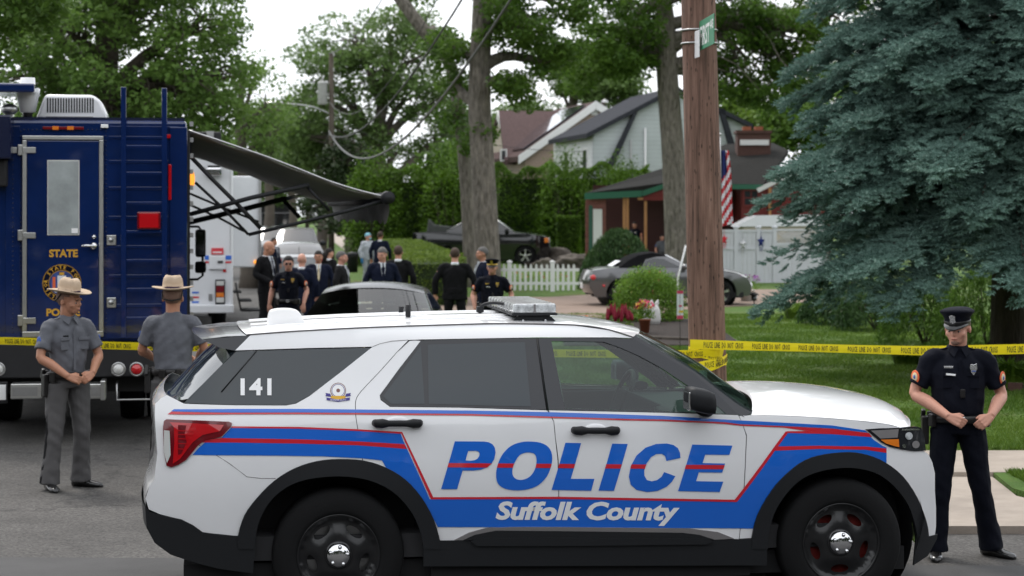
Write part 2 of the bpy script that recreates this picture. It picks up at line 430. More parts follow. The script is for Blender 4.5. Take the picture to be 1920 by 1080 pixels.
def asphalt():
    m = mat('asphalt', (.115, .11, .103), .85); n = m.node_tree; b = n.nodes['Principled BSDF']
    t = n.nodes.new('ShaderNodeTexCoord')
    def nz(s, d=4):
        z = n.nodes.new('ShaderNodeTexNoise'); z.inputs['Scale'].default_value = s; z.inputs['Detail'].default_value = d; z.inputs['Roughness'].default_value = .7
        n.links.new(t.outputs['Object'], z.inputs['Vector']); return z
    a, c = nz(.7, 6), nz(55, 3)
    v = n.nodes.new('ShaderNodeTexVoronoi'); v.inputs['Scale'].default_value = 60; n.links.new(t.outputs['Object'], v.inputs['Vector'])
    r1 = n.nodes.new('ShaderNodeMapRange'); r1.inputs['From Min'].default_value = .3; r1.inputs['From Max'].default_value = .7; r1.inputs['To Min'].default_value = .58; r1.inputs['To Max'].default_value = 1.3; n.links.new(a.outputs['Fac'], r1.inputs[0])
    r2 = n.nodes.new('ShaderNodeMapRange'); r2.inputs['From Min'].default_value = 0; r2.inputs['From Max'].default_value = 1; r2.inputs['To Min'].default_value = .45; r2.inputs['To Max'].default_value = 1.7; n.links.new(v.outputs['Color'], r2.inputs[0])
    # cracks: thin dark lines
    v2 = n.nodes.new('ShaderNodeTexVoronoi'); v2.feature = 'DISTANCE_TO_EDGE'; v2.inputs['Scale'].default_value = .28
    dn = nz(1.5, 6); ad = n.nodes.new('ShaderNodeVectorMath'); ad.operation = 'MULTIPLY_ADD'; ad.inputs[1].default_value = (.9, .9, .9); n.links.new(dn.outputs['Color'], ad.inputs[0]); n.links.new(t.outputs['Object'], ad.inputs[2]); n.links.new(ad.outputs[0], v2.inputs['Vector'])
    r3 = n.nodes.new('ShaderNodeMapRange'); r3.inputs['From Min'].default_value = .002; r3.inputs['From Max'].default_value = .008; r3.inputs['To Min'].default_value = .55; r3.inputs['To Max'].default_value = 1; n.links.new(v2.outputs['Distance'], r3.inputs[0])
    p = n.nodes.new('ShaderNodeMath'); p.operation = 'MULTIPLY'; n.links.new(r1.outputs[0], p.inputs[0]); n.links.new(r2.outputs[0], p.inputs[1])
    q = n.nodes.new('ShaderNodeMath'); q.operation = 'MULTIPLY'; n.links.new(p.outputs[0], q.inputs[0]); n.links.new(r3.outputs[0], q.inputs[1])
    s = n.nodes.new('ShaderNodeVectorMath'); s.operation = 'SCALE'; s.inputs[0].default_value = (.066, .062, .058); n.links.new(q.outputs[0], s.inputs['Scale']); n.links.new(s.outputs[0], b.inputs['Base Color'])
    bp = n.nodes.new('ShaderNodeBump'); bp.inputs['Strength'].default_value = .5; bp.inputs['Distance'].default_value = .008; n.links.new(c.outputs['Fac'], bp.inputs['Height']); n.links.new(bp.outputs[0], b.inputs['Normal'])
asphalt()
mat('new_asphalt', (.05, .049, .049), .8, bump=.5, bscale=90, var=.22, vscale=1.3, bdist=.006)
mat('tarp_grey', (.045, .05, .045), .6, var=.2)
def lawnmat():
    m = mat('lawn', (.1, .18, .03), .95); n = m.node_tree; b = n.nodes['Principled BSDF']; t = n.nodes.new('ShaderNodeTexCoord')
    z = n.nodes.new('ShaderNodeTexNoise'); z.inputs['Scale'].default_value = .45; z.inputs['Detail'].default_value = 8; z.inputs['Roughness'].default_value = .7; n.links.new(t.outputs['Object'], z.inputs['Vector'])
    z2 = n.nodes.new('ShaderNodeTexNoise'); z2.inputs['Scale'].default_value = 30; z2.inputs['Detail'].default_value = 4; n.links.new(t.outputs['Object'], z2.inputs['Vector'])
    r = n.nodes.new('ShaderNodeValToRGB'); e = r.color_ramp.elements; e[0].position = .32; e[0].color = (.055, .125, .012, 1); e[1].position = .7; e[1].color = (.15, .15, .04, 1)
    k = e.new(.5); k.color = (.09, .18, .018, 1)
    n.links.new(z.outputs['Fac'], r.inputs[0])
    x = n.nodes.new('ShaderNodeMix'); x.data_type = 'RGBA'; x.blend_type = 'MULTIPLY'; x.inputs['Factor'].default_value = .6
    n.links.new(r.outputs[0], x.inputs['A']); n.links.new(z2.outputs['Color'], x.inputs['B']); n.links.new(x.outputs['Result'], b.inputs['Base Color'])
    bp = n.nodes.new('ShaderNodeBump'); bp.inputs['Strength'].default_value = .8; bp.inputs['Distance'].default_value = .05; n.links.new(z2.outputs['Fac'], bp.inputs['Height']); n.links.new(bp.outputs[0], b.inputs['Normal'])
lawnmat()
def siding(name, col, pitch=.18, dark=.55, rough=.6, axis='z', shingle=False):
    """lapped boards (or roof shingles): a saw-tooth bump and a thin dark joint at each lap"""
    m = mat(name, col, .95 if 'roof' in name else rough, spec=.12 if 'roof' in name else .4); n = m.node_tree; b = n.nodes['Principled BSDF']; t = n.nodes.new('ShaderNodeTexCoord'); sp = n.nodes.new('ShaderNodeSeparateXYZ'); n.links.new(t.outputs['Object'], sp.inputs[0])
    d = n.nodes.new('ShaderNodeMath'); d.operation = 'DIVIDE'; d.inputs[1].default_value = pitch; n.links.new(sp.outputs['Z'], d.inputs[0])
    f = n.nodes.new('ShaderNodeMath'); f.operation = 'FRACT'; n.links.new(d.outputs[0], f.inputs[0])
    r = n.nodes.new('ShaderNodeMapRange'); r.inputs['From Min'].default_value = 0; r.inputs['From Max'].default_value = .14; r.inputs['To Min'].default_value = dark; r.inputs['To Max'].default_value = 1; n.links.new(f.outputs[0], r.inputs[0])
    z = n.nodes.new('ShaderNodeTexNoise'); z.inputs['Scale'].default_value = 14 if shingle else 1.2; z.inputs['Detail'].default_value = 6; n.links.new(t.outputs['Object'], z.inputs['Vector'])
    r2 = n.nodes.new('ShaderNodeMapRange'); r2.inputs['From Min'].default_value = .3; r2.inputs['From Max'].default_value = .7; r2.inputs['To Min'].default_value = .72 if shingle else .92; r2.inputs['To Max'].default_value = 1.28 if shingle else 1.06; n.links.new(z.outputs['Fac'], r2.inputs[0])
    p = n.nodes.new('ShaderNodeMath'); p.operation = 'MULTIPLY'; n.links.new(r.outputs[0], p.inputs[0]); n.links.new(r2.outputs[0], p.inputs[1])
    s = n.nodes.new('ShaderNodeVectorMath'); s.operation = 'SCALE'; s.inputs[0].default_value = col; n.links.new(p.outputs[0], s.inputs['Scale']); n.links.new(s.outputs[0], b.inputs['Base Color'])
    bp = n.nodes.new('ShaderNodeBump'); bp.inputs['Strength'].default_value = .7; bp.inputs['Distance'].default_value = .02; n.links.new(f.outputs[0], bp.inputs['Height']); n.links.new(bp.outputs[0], b.inputs['Normal'])
siding('siding_grey', (.47, .51, .51), .2, .66); siding('siding_white', (.66, .67, .68), .2, .75); siding('siding_tan', (.33, .25, .20), .2, .7); siding('siding_cream', (.52, .46, .38), .2, .75)
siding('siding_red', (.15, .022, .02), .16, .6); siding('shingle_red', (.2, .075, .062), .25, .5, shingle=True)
siding('roof_brown', (.105, .072, .07), .16, .75, shingle=True); siding('roof_grey', (.024, .0235, .022), .14, .75, shingle=True); siding('roof_dark', (.04, .042, .05), .14, .75, shingle=True)
siding('siding_shade', (.05, .017, .015), .16, .6)  # darker copy of the red siding: porch shade put into its colour
def polewood():
    m = mat('pole_wood', (.23, .12, .08), .85); n = m.node_tree; b = n.nodes['Principled BSDF']; t = n.nodes.new('ShaderNodeTexCoord'); mp = n.nodes.new('ShaderNodeMapping'); mp.inputs['Scale'].default_value = (9, 9, .5)
    n.links.new(t.outputs['Object'], mp.inputs[0])
    z = n.nodes.new('ShaderNodeTexNoise'); z.inputs['Scale'].default_value = 3; z.inputs['Detail'].default_value = 8; z.inputs['Roughness'].default_value = .65; n.links.new(mp.outputs[0], z.inputs['Vector'])
    r = n.nodes.new('ShaderNodeValToRGB'); e = r.color_ramp.elements; e[0].position = .3; e[0].color = (.045, .026, .02, 1); e[1].position = .72; e[1].color = (.30, .19, .145, 1)
    k = e.new(.45); k.color = (.145, .083, .06, 1); k = e.new(.58); k.color = (.215, .125, .093, 1)
    n.links.new(z.outputs['Fac'], r.inputs[0])
    mp2 = n.nodes.new('ShaderNodeMapping'); mp2.inputs['Scale'].default_value = (26, 26, 9); n.links.new(t.outputs['Object'], mp2.inputs[0])
    v = n.nodes.new('ShaderNodeTexVoronoi'); v.inputs['Scale'].default_value = 1; n.links.new(mp2.outputs[0], v.inputs['Vector'])
    h = n.nodes.new('ShaderNodeMapRange'); h.inputs['From Min'].default_value = .13; h.inputs['From Max'].default_value = .22; h.inputs['To Min'].default_value = .3; h.inputs['To Max'].default_value = 1; n.links.new(v.outputs['Distance'], h.inputs[0])
    s = n.nodes.new('ShaderNodeVectorMath'); s.operation = 'SCALE'; n.links.new(r.outputs[0], s.inputs[0]); n.links.new(h.outputs[0], s.inputs['Scale']); n.links.new(s.outputs[0], b.inputs['Base Color'])
    bp = n.nodes.new('ShaderNodeBump'); bp.inputs['Strength'].default_value = .8; bp.inputs['Distance'].default_value = .02; n.links.new(z.outputs['Fac'], bp.inputs['Height']); n.links.new(bp.outputs[0], b.inputs['Normal'])
polewood()
# ------------------------------------------------------------------ vehicles
class Shell:
    """a car body: half width as a function of (x,z); side sheets cut in (x,z), lofts across"""
    def __init__(s, root, wt, L0, L1, tr=(.75, .20), tf=(.9, .28)):
        s.root = root; d = catmull([(z, v) for z, v in wt], 6); s.wz = [p[0] for p in d]; s.wv = [p[1] for p in d]
        s.L0, s.L1, s.tr, s.tf = L0, L1, tr, tf
    def w(s, x, z):
        v = float(np.interp(z, s.wz, s.wv)); p = 1
        a = s.L0 + s.tr[0]; b = s.L1 - s.tf[0]
        if x < a: p -= s.tr[1] * ((a - x) / s.tr[0]) ** 2.3
        if x > b: p -= s.tf[1] * ((x - b) / s.tf[0]) ** 2.3
        return v * p
    def P(s, x, z, off=0, side=-1): return Vector((x, side * (s.w(x, z) + off), z))
    def sheet(s, name, mt, poly, holes=(), off=0, step=.06, rim=.02, sides=(-1, 1), parent=None, label=None):
        """body sheet cut along poly; each side its own mesh"""
        V, T = fill(poly, holes, step); outs = []
        if not T: return outs
        ec = {}
        for t in T:
            for i in range(len(t)):
                a, b = t[i], t[(i + 1) % len(t)]; ec.setdefault((min(a, b), max(a, b)), []).append((a, b))
        bd = [v[0] for v in ec.values() if len(v) == 1]
        for sd in sides:
            vs = [s.P(x, z, off, sd) for x, z in V]; fs = [t if sd < 0 else t[::-1] for t in T]; nf = len(fs); nv = len(vs)
            if rim:
                m = {}
                for a, b in bd:
                    for i in (a, b):
                        if i not in m:
                            m[i] = len(vs); vs.append(vs[i].copy()); vs.append(s.P(V[i][0], V[i][1], off - rim, sd))
                fs = fs + [[m[a], m[b], m[b] + 1, m[a] + 1] for a, b in bd]
            me = bpy.data.meshes.new(name); me.from_pydata(vs, [], fs); me.materials.append(mt)
            me.polygons.foreach_set('use_smooth', [i < nf for i in range(len(me.polygons))]); me.update()
            o = link(bpy.data.objects.new(name, me), parent or s.root)
            if label: tag(o, label)
            outs.append(o)
        return outs
    def flat(s, name, mt, V2, Fs, off=.004, sides=(-1,), parent=None):
        for sd in sides:
            me = bpy.data.meshes.new(name); me.from_pydata([s.P(x, z, off, sd) for x, z in V2], [], Fs); me.materials.append(mt); me.update()
            o = link(bpy.data.objects.new(name, me), parent or s.root)
        return o
    def loft(s, name, mt, edge, crown=0, bulge=0, n=20, pw=2, parent=None, crowns=None, bulges=None, thick=0):
        """edge: list of (x,z) or (x,y,z) on the near side, mirrored across"""
        E = [Vector(e) if len(e) == 3 else s.P(e[0], e[1]) for e in edge]; vs = []; fs = []
        for i, e in enumerate(E):
            c = crowns[i] if crowns else crown; b = bulges[i] if bulges else bulge
            for k in range(n + 1):
                v = -1 + 2 * k / n; vs.append((e.x + b * (1 - abs(v) ** 2.4), abs(e.y) * v, e.z + c * (1 - abs(v) ** pw)))
        for i in range(len(E) - 1):
            for k in range(n):
                a = i * (n + 1) + k; fs.append([a, a + 1, a + n + 2, a + n + 1])
        me = bpy.data.meshes.new(name); me.from_pydata(vs, [], fs); me.materials.append(mt)
        me.polygons.foreach_set('use_smooth', [True] * len(me.polygons)); me.update()
        o = link(bpy.data.objects.new(name, me), parent or s.root)
        if thick: m = o.modifiers.new('t', 'SOLIDIFY'); m.thickness = thick; m.offset = 0
        return o

def circ(cx, cz, r, a0, a1, n=16):
    return [(cx + r * math.cos(math.radians(a0 + (a1 - a0) * i / n)), cz + r * math.sin(math.radians(a0 + (a1 - a0) * i / n))) for i in range(n + 1)]

def wheel(root, x, y, r=.385, side=-1, style='police', width=.24, rr=None):
    """wheel with its outer face at |y|, side -1 towards the camera"""
    t = thing('wheel', None, None); t.parent = root; t.location = (x, side * y, r); t.rotation_euler = (0, 0, 0 if side < 0 else math.pi)
    rr = rr or r * .60; b = MB()
    b.lathe([(rr, .02), (rr + .012, .003), (rr + .035, -.004), (r * .83, .0), (r * .955, .014), (r * .985, .03), (r, .06), (r, width - .06), (r * .97, width - .02), (rr, width - .01)], axis='y', n=56, caps=False)
    b.build('tyre', M['rubber'], t)
    b = MB()
    if style == 'police':
        ring = [(rr * math.cos(2 * math.pi * i / 60), rr * math.sin(2 * math.pi * i / 60)) for i in range(60)]; holes = []
        for k in range(5):
            a = 2 * math.pi * k / 5 + .95; cx, cz = rr * .69 * math.cos(a), rr * .69 * math.sin(a)
            holes.append([(cx + (math.cos(u) * rr * .11) * math.cos(a) - (math.sin(u) * rr * .235) * math.sin(a), cz + (math.cos(u) * rr * .11) * math.sin(a) + (math.sin(u) * rr * .235) * math.cos(a)) for u in [2 * math.pi * q / 18 for q in range(18)]])
        V, T = fill(ring, holes, .016)
        def yy(x_, z_):
            q = math.hypot(x_, z_) / rr; e = min(math.hypot((x_ - sum(p[0] for p in h) / 18), (z_ - sum(p[1] for p in h) / 18)) for h in holes) / rr
            return .035 + .012 * math.cos(q * 7) - (.02 if q > .93 else 0) + (.016 * max(0, 1 - e / .33) if q < .95 else 0)
        vs = [(x_, yy(x_, z_), z_) for x_, z_ in V]; b.add(vs, T)
        for f in b.bm.faces: f.smooth = True
        b.lathe([(rr * .99, .012), (rr * 1.03, .0), (rr * 1.05, .012), (rr * 1.0, .03)], axis='y', n=60, caps=False)
        b.build('rim', M['dark_rim'], t)
        b = MB(); b.lathe([(0, .1), (rr * .93, .1)], axis='y', n=30); b.build('brake_disc', M['brake_red'] if x > 2 else M['steel'], t)
        b = MB(); b.lathe([(0, -.022), (.03, -.022), (.055, -.014), (.07, 0.0), (.082, .02), (.083, .045)], axis='y', n=36, caps=False)
        for k in range(5):
            a = 2 * math.pi * k / 5 + .2; b.ell((.053 * math.cos(a), -.016, .053 * math.sin(a)), (.0125, .014, .0125), n=10)
        b.build('hub_cap', M['chrome'], t)
    else:
        ns = 5 if style == 'five' else 6
        b.lathe([(rr, .0), (rr * 1.03, .005), (rr * .92, .03), (rr * .9, .12)], axis='y', n=40, caps=False)
        b.lathe([(0, .02), (rr * .22, .022), (rr * .25, .05)], axis='y', n=20, caps=False)
        for k in range(ns):
            a = 2 * math.pi * k / ns + .3
            for da in (-.17, .17):
                b.box((rr * .58 * math.cos(a + da * .6), .035, rr * .58 * math.sin(a + da * .6)), (rr * .78, .03, .026), rot=(0, -a - da * .3, 0))
        b.build('rim', M['alu'], t)
        b = MB(); b.lathe([(0, .11), (rr * .9, .11)], axis='y', n=24); b.build('brake_disc', M['chassis'], t)
    return t

def police_suv():
    yaw = math.radians(8.5)
    root = thing('police_suv', 'white police SUV with blue band, red stripes and number 141 parked across the road', 'police car', (-1.161, 12.646, 0), yaw)
    fr = Frame((-1.161, 12.646, 0), yaw)
    S = Shell(root, [(.1, .95), (.3, .968), (.5, .982), (.74, 1.0), (.9, .999), (1.03, .986), (1.14, .972), (1.22, .952), (1.3, .915), (1.45, .85), (1.6, .79), (1.66, .765), (1.70, .735), (1.73, .70), (1.8, .6)], -1.16, 3.86, (.6, .14), (1.0, .30))
    def pj(px, py, off=0):
        y = -.9
        for _ in range(14):
            p = fr.on_y(px, py, y); y = .4 * y + .6 * -(S.w(min(max(p.x, -1.16), 3.86), p.z) + off)
        return (p.x, p.z)
    def PL(L, off=0): return [pj(a, b, off) for a, b in L]
    wh, bl = M['white_paint'], M['black_trim']
    R0, R1 = 0.0, 3.06
    seam = catmull([(743, 661), (710, 698), (677, 733), (667, 749), (666, 766), (667, 784), (674, 828), (680, 870)], 3)
    archR = catmull([(446, 1004), (458, 967), (481, 935), (514, 902), (552, 878.5), (594, 865), (635.5, 861), (683, 864), (724, 877), (760, 899), (790, 932), (813, 973), (825, 1013)], 3)
    archF = catmull([(1410, 1008), (1420, 967), (1447, 920), (1477, 887), (1510, 863), (1547, 852), (1593, 848), (1627, 853), (1660, 867), (1693, 893), (1720, 933), (1737, 977), (1742, 1005)], 3)
    def shr(L, c, k=.03): return [(a + (c[0] - a) * k, b_ + (c[1] - b_) * k) for a, b_ in L]
    archR_ = shr(archR, (635, 1050)); archF_ = shr(archF, (1577, 1020)); iR = min(range(len(archR)), key=lambda i: abs(archR[i][0] - 681))
    # --- body side: roof rail, rear quarter
    quarter = [(441, 657), (469, 629), (560, 622), (696, 615), (880, 609), (956, 608), (1077, 610.5), (1140, 619), (1188, 634), (1150, 632.5), (1007, 632.5), (789, 636.5), (766, 637.5)] + seam + archR_[iR::-1] + [(380, 998), (340, 974), (300, 964), (279, 955), (273, 935), (280, 911), (289, 900), (295, 850), (290, 779), (291, 757), (302, 746), (313, 741), (345, 757), (440, 760), (536, 760.5), (555, 757), (580, 743), (640, 697), (699, 650), (580, 652.5)]
    S.sheet('quarter_panel', wh, PL(quarter))
    # --- rear door
    rd = [(776, 638.6), (789, 639), (750, 689), (712, 741), (713.5, 750), (731, 763), (860, 764.5), (1026, 769.5), (1037.6, 790), (1040.6, 820), (1045.4, 863), (1047, 920), (1047.4, 1013), (851, 1013)] + archR_[:iR:-1] + [(683, 869)] + [(a + 1.3, b_ + .3) for a, b_ in seam[-2::-1]] + [(768, 639.5)]
    for d in S.sheet('rear_door', wh, PL(rd)): rdoor = d if d.data.vertices[0].co.y < 0 else rdoor if 'rdoor' in dir() else d
    doors = [o for o in root.children if o.name.startswith('rear_door')]; rdn = doors[0]
    fd = [(1029, 769.5), (1240, 774), (1384, 778.5), (1390, 790), (1399, 817), (1397, 860), (1391, 960), (1385, 1013), (1049, 1013), (1048.5, 920), (1047.5, 863), (1042, 820), (1039, 790)]
    fdn = S.sheet('front_door', wh, PL(fd))[0]
    # --- front fender
    ff = [(1386, 780), (1408, 779), (1450, 779), (1520, 782), (1600, 788), (1660, 795), (1687, 802), (1650, 804), (1623, 805), (1637, 817), (1653, 830), (1670, 838), (1693, 843), (1733, 846), (1741, 852), (1748, 867), (1753, 887), (1753, 920), (1755, 953), (1755, 987), (1753, 1003), (1742, 1005)] + archF_[-2::-1] + [(1386.7, 1010), (1392.7, 960), (1398.7, 860), (1400.7, 817), (1391.6, 792)]
    S.sheet('front_fender', wh, PL(ff))
    # --- dark skin under the gaps
    S.sheet('inner_panel', M['black'], PL([(345, 772), (1380, 783), (1720, 850), (1712, 925), (1680, 870), (1600, 842), (1500, 852), (1430, 925), (1400, 1012), (835, 1012), (800, 915), (720, 862), (635, 848), (540, 870), (470, 930), (440, 998), (350, 955), (325, 900)]), off=-.024, rim=0)
    # --- glass and its black surrounds
    rs = [(789, 638.5), (900, 635.5), (1006, 634), (1025, 768), (860, 763.5), (731, 762), (714, 749), (713, 741), (750, 690)]
    S.sheet('window_frame', M['gloss_black'], PL(rs), off=.001, parent=rdn, sides=(-1,)); S.sheet('window_frame', M['gloss_black'], PL(rs), off=.001, sides=(1,))
    g1 = [(802, 646), (900, 643), (984, 641.5), (995, 762), (900, 760), (804, 757)]; g2 = [(789, 648), (796, 757), (733, 757), (718, 743)]
    for g in (g1, g2): S.sheet('window', M['privacy_glass'], PL(g), off=.004, parent=rdn, sides=(-1,), rim=.004)
    fs_ = [(1009, 634), (1150, 634), (1188, 635.5), (1215, 651), (1250, 671), (1300, 700), (1345, 738), (1384, 778), (1240, 773), (1029, 768.5)]
    fg = [(1034, 640), (1080, 640), (1132, 641), (1161, 651), (1200, 668), (1240, 690), (1291, 724), (1341, 758), (1362, 776.5), (1280, 772.5), (1059, 766)]
    S.sheet('window_frame', M['gloss_black'], PL(fs_), holes=[PL(fg)], off=.001, parent=fdn, sides=(-1,)); S.sheet('window_frame', M['gloss_black'], PL(fs_), holes=[PL(fg)], off=.001, sides=(1,))
    S.sheet('window', M['front_glass'], PL(fg), off=-.006, parent=fdn, sides=(-1,), rim=0); S.sheet('window', M['front_glass'], PL(fg), off=-.006, sides=(1,), rim=0)
    qg = [(443, 659), (500, 657.5), (580, 655), (697, 652), (640, 698), (580, 742), (555, 756), (536, 759.5), (440, 759), (345, 755.5), (400, 700)]
    S.sheet('quarter_window', M['privacy_glass'], PL(qg), off=-.002)
    V = PL([(481, 658), (415, 735)], .006); b = MB(); b.tube([S.P(*V[0], .001), S.P(*V[1], .001)], .004, 6); b.build('glass_line', bl, root)  # thin black line across the quarter glass
    pil = [(441, 658.5), (398, 707), (345, 756), (316, 749), (355, 700), (400, 655)]
    # --- door posts and mouldings
    b = MB(); q = PL([(1007, 634), (1016, 700), (1026, 769)], .003)
    b.tube([S.P(*p, .003) for p in q], .005, 6); b.build('door_seal', M['black'], root)
    # --- livery
    def decal(nm, mt, L, holes=(), off=.0035, parent=None):
        V, T = fill(PL(L), [PL(h) for h in holes], .07); return S.flat(nm, mt, V, T, off, parent=parent)
    liv = root
    decal('stripe', M['blue_decal'], [(326, 767), (440, 766.5), (560, 766.5), (666, 767.5), (880, 769.5), (1026, 772.5), (1180, 777.5), (1240, 779.5), (1360, 786.5), (1387, 788), (1480, 793), (1560, 797.5), (1621, 806.5), (1627, 811), (1560, 803), (1480, 799), (1387, 795), (1360, 791.5), (1240, 786), (1180, 785), (1026, 780.5), (880, 775.6), (666, 773.8), (560, 773), (440, 773.2), (321, 771)])
    decal('stripe', M['red_decal'], [(321, 771.6), (440, 773.8), (560, 773.6), (666, 774.4), (880, 776.2), (1026, 781), (1180, 785.6), (1240, 786.6), (1360, 792), (1387, 795.6), (1480, 799.6), (1560, 803.6), (1627, 811.6), (1630, 816), (1560, 811), (1510, 807.5), (1470, 801.5), (1387, 798), (1360, 794.6), (1240, 789.2), (1180, 788.2), (1026, 783.5), (880, 779), (666, 777), (560, 776.4), (440, 776.6), (314, 776.6)])
    mid = [(806, 935), (1047, 934.5), (1380, 940)]
    blue = [(433, 802), (560, 803.5), (671, 808), (751, 813), (757, 828), (806, 936), (1047, 935.5), (1381, 940), (1455, 840), (1477, 811), (1560, 812.5), (1628, 816), (1640, 826), (1655, 836), (1662, 839), (1662, 868), (1627, 853.5), (1593, 848.5), (1547, 852), (1510, 863), (1477, 887), (1447, 920), (1420, 967), (1412, 991), (1387, 990.5), (1047, 988.5), (821, 988), (813, 973), (790, 932), (760, 899), (724, 877), (716, 863), (677, 859), (606, 855.5), (520, 854), (440, 853.5), (361, 852.7), (372, 840), (385, 829), (415, 821)]
    decal('livery_band', M['blue_decal'], blue)
    R = M['red_decal']
    decal('stripe', R, [(434, 799), (560, 800.3), (671, 804.6), (753, 809.6), (751.5, 813.2), (671, 808), (560, 803.6), (434, 802.2)], off=.0042)
    decal('stripe', R, [(751, 810), (754, 809.8), (813, 934), (808, 936.2)], off=.0046)
    decal('stripe', R, [(810, 932), (1047, 931.2), (1378, 936.7), (1381, 941), (1047, 935.4), (810, 936)], off=.005)
    decal('stripe', R, [(1376, 938.5), (1451, 838), (1473, 808.5), (1478, 810), (1456, 840), (1382, 940.5)], off=.0046)
    decal('stripe', R, [(1475, 808.4), (1512, 808), (1629, 812), (1635, 819.5), (1560, 813.8), (1476, 811.6)], off=.0042)
    decal('stripe', R, [(384, 824), (416, 821), (560, 823.5), (671, 827.5), (758, 832.6), (763, 841.5), (671, 834.7), (560, 831.5), (440, 829.6), (378, 829.5)], off=.0042)
    decal('stripe', R, [(1452, 837), (1537, 835.5), (1623, 837), (1661.5, 840.7), (1662, 849), (1623, 843), (1537, 841.5), (1449, 845)], off=.0042)
    # --- POLICE
    def c8(L): return [(780 + a / 3, 780 + b_ / 3) for a, b_ in L]
    def sm(L): return catmull(L, 3, True)
    PO = [(141, 411), (218, 142), (380, 143), (408, 147), (430, 158), (443, 178), (447, 205), (440, 240), (425, 267), (400, 288), (365, 301), (320, 306), (262, 306), (231, 411)]
    PH = [(278, 250), (293, 196), (335, 195), (350, 199), (357, 208), (355, 225), (345, 240), (330, 248), (310, 251)]
    OO = [(640, 143), (700, 150), (745, 175), (765, 220), (760, 280), (735, 340), (690, 387), (635, 410), (570, 418), (500, 408), (460, 378), (450, 325), (462, 265), (490, 210), (535, 167), (590, 147)]
    OH = [(640, 205), (668, 215), (678, 250), (668, 300), (640, 340), (600, 358), (565, 355), (545, 335), (542, 300), (555, 260), (580, 222), (610, 207)]
    LL = [(840, 150), (928, 152), (870, 353), (1003, 353), (985, 420), (762, 415)]
    II = [(1103, 155), (1190, 157), (1113, 420), (1026, 419)]
    CC = [(1487, 235), (1484, 205), (1472, 180), (1448, 163), (1410, 154), (1350, 157), (1290, 178), (1240, 222), (1208, 280), (1197, 340), (1207, 385), (1240, 415), (1300, 427), (1360, 420), (1410, 397), (1440, 368), (1458, 338), (1395, 315), (1380, 342), (1355, 360), (1325, 367), (1298, 360), (1284, 335), (1283, 305), (1297, 265), (1322, 230), (1350, 214), (1382, 212), (1400, 224), (1408, 252)]
    EE = [(1553, 160), (1779, 166), (1762, 218), (1626, 217), (1611, 264), (1738, 267), (1722, 318), (1590, 316), (1575, 366), (1728, 369), (1707, 427), (1473, 422)]
    def clip(L, f):
        out = []
        for i in range(len(L)):
            a, b_ = L[i], L[(i + 1) % len(L)]; fa, fb = f(a), f(b_)
            if fa >= 0: out.append(a)
            if (fa >= 0) != (fb >= 0): t = fa / (fa - fb); out.append((a[0] + (b_[0] - a[0]) * t, a[1] + (b_[1] - a[1]) * t))
        return out
    def band(L):
        L = clip(L, lambda p: p[1] - (264 + (p[0] - 187) * .0072)); return clip(L, lambda p: (288 + (p[0] - 187) * .0072) - p[1])
    for L, Hh in ((PO, PH), (sm(OO), sm(OH)), (LL, None), (II, None), (CC, None), (EE, None)):
        o = decal('letter', M['blue_decal'], c8(L), [c8(Hh)] if Hh else [], off=.0036, parent=liv)
        bd = band(L); hb = band(Hh) if Hh else []
        if Hh and len(hb) > 2:
            # a ring cut by the band: left piece and right piece
            hx = sum(p[0] for p in hb) / len(hb)
            for sgn in (-1, 1):
                pc = [p for p in bd if (p[0] - hx) * sgn > 0]; hc = [p for p in hb if (p[0] - hx) * sgn > 0]
                pc.sort(key=lambda p: p[1]); hc.sort(key=lambda p: -p[1]); decal('letter_band', R, c8(pc + hc), off=.0052, parent=o)
        elif len(bd) > 2: decal('letter_band', R, c8([p for i, p in enumerate(bd)]), off=.0052, parent=o)
    def lettering(nm, s_, mt, x0, y0, x1, y1, off, parent=None, dy=0, **k):
        V, Fs = fit_text(s_, 0, 0, 1, 1, **k)
        P2 = [pj(x0 + (x1 - x0) * u, y1 + (y0 - y1) * v + dy * u) for u, v in V]; return S.flat(nm, mt, P2, Fs, off, parent=parent)
    lettering('county_name', 'Suffolk County', M['white_decal'], 929, 939.5, 1274, 984.5, .0056, bold=.040, shear=.22, space=1.0, dy=1.5)
    lettering('unit_number', '141', M['white_decal'], 451, 709, 509, 741, .004, bold=.035, space=1.08)
    # round emblem with a ribbon
    def disc(cx, cy, r, n=26): return [(cx + r * math.cos(2 * math.pi * k / n), cy + r * math.sin(2 * math.pi * k / n)) for k in range(n)]
    em = decal('emblem', M['brown_decal'], disc(634, 732, 14.6), off=.003)
    decal('ring', M['white_decal'], disc(634, 732, 13.2), off=.0036, parent=em); decal('ring', M['purple_decal'], disc(634, 732, 12.2), [disc(634, 732, 11.2)], off=.0041, parent=em)
    decal('rosette', M['brown_decal'], disc(634, 732, 3.6), off=.0041, parent=em)
    decal('scroll', M['yellow_decal'], [(620, 742), (648, 742), (648, 749), (620, 749)], off=.0044, parent=em)
    decal('ribbon', M['purple_decal'], [(612, 745), (634, 749), (656, 745), (655.5, 750), (634, 753), (612.5, 750)], off=.0049, parent=em)
    for sx in (-1, 1): decal('ribbon', M['purple_decal'], [(634 + sx * 15, 738), (634 + sx * 24, 736.5), (634 + sx * 22.5, 739.5), (634 + sx * 24, 742), (634 + sx * 13, 743.5)], off=.0046, parent=em)
    lettering('motto', 'HONOR DUTY', M['white_decal'], 619, 748.3, 649, 751.3, .0055, parent=em)
    # --- cladding
    flR = archR; inR = [(478, 1030), (479, 1008), (487, 975), (505, 942), (535, 915), (575, 899), (635.5, 893), (690, 900), (735, 921), (768, 955), (786, 990), (793, 1020), (794, 1030)]
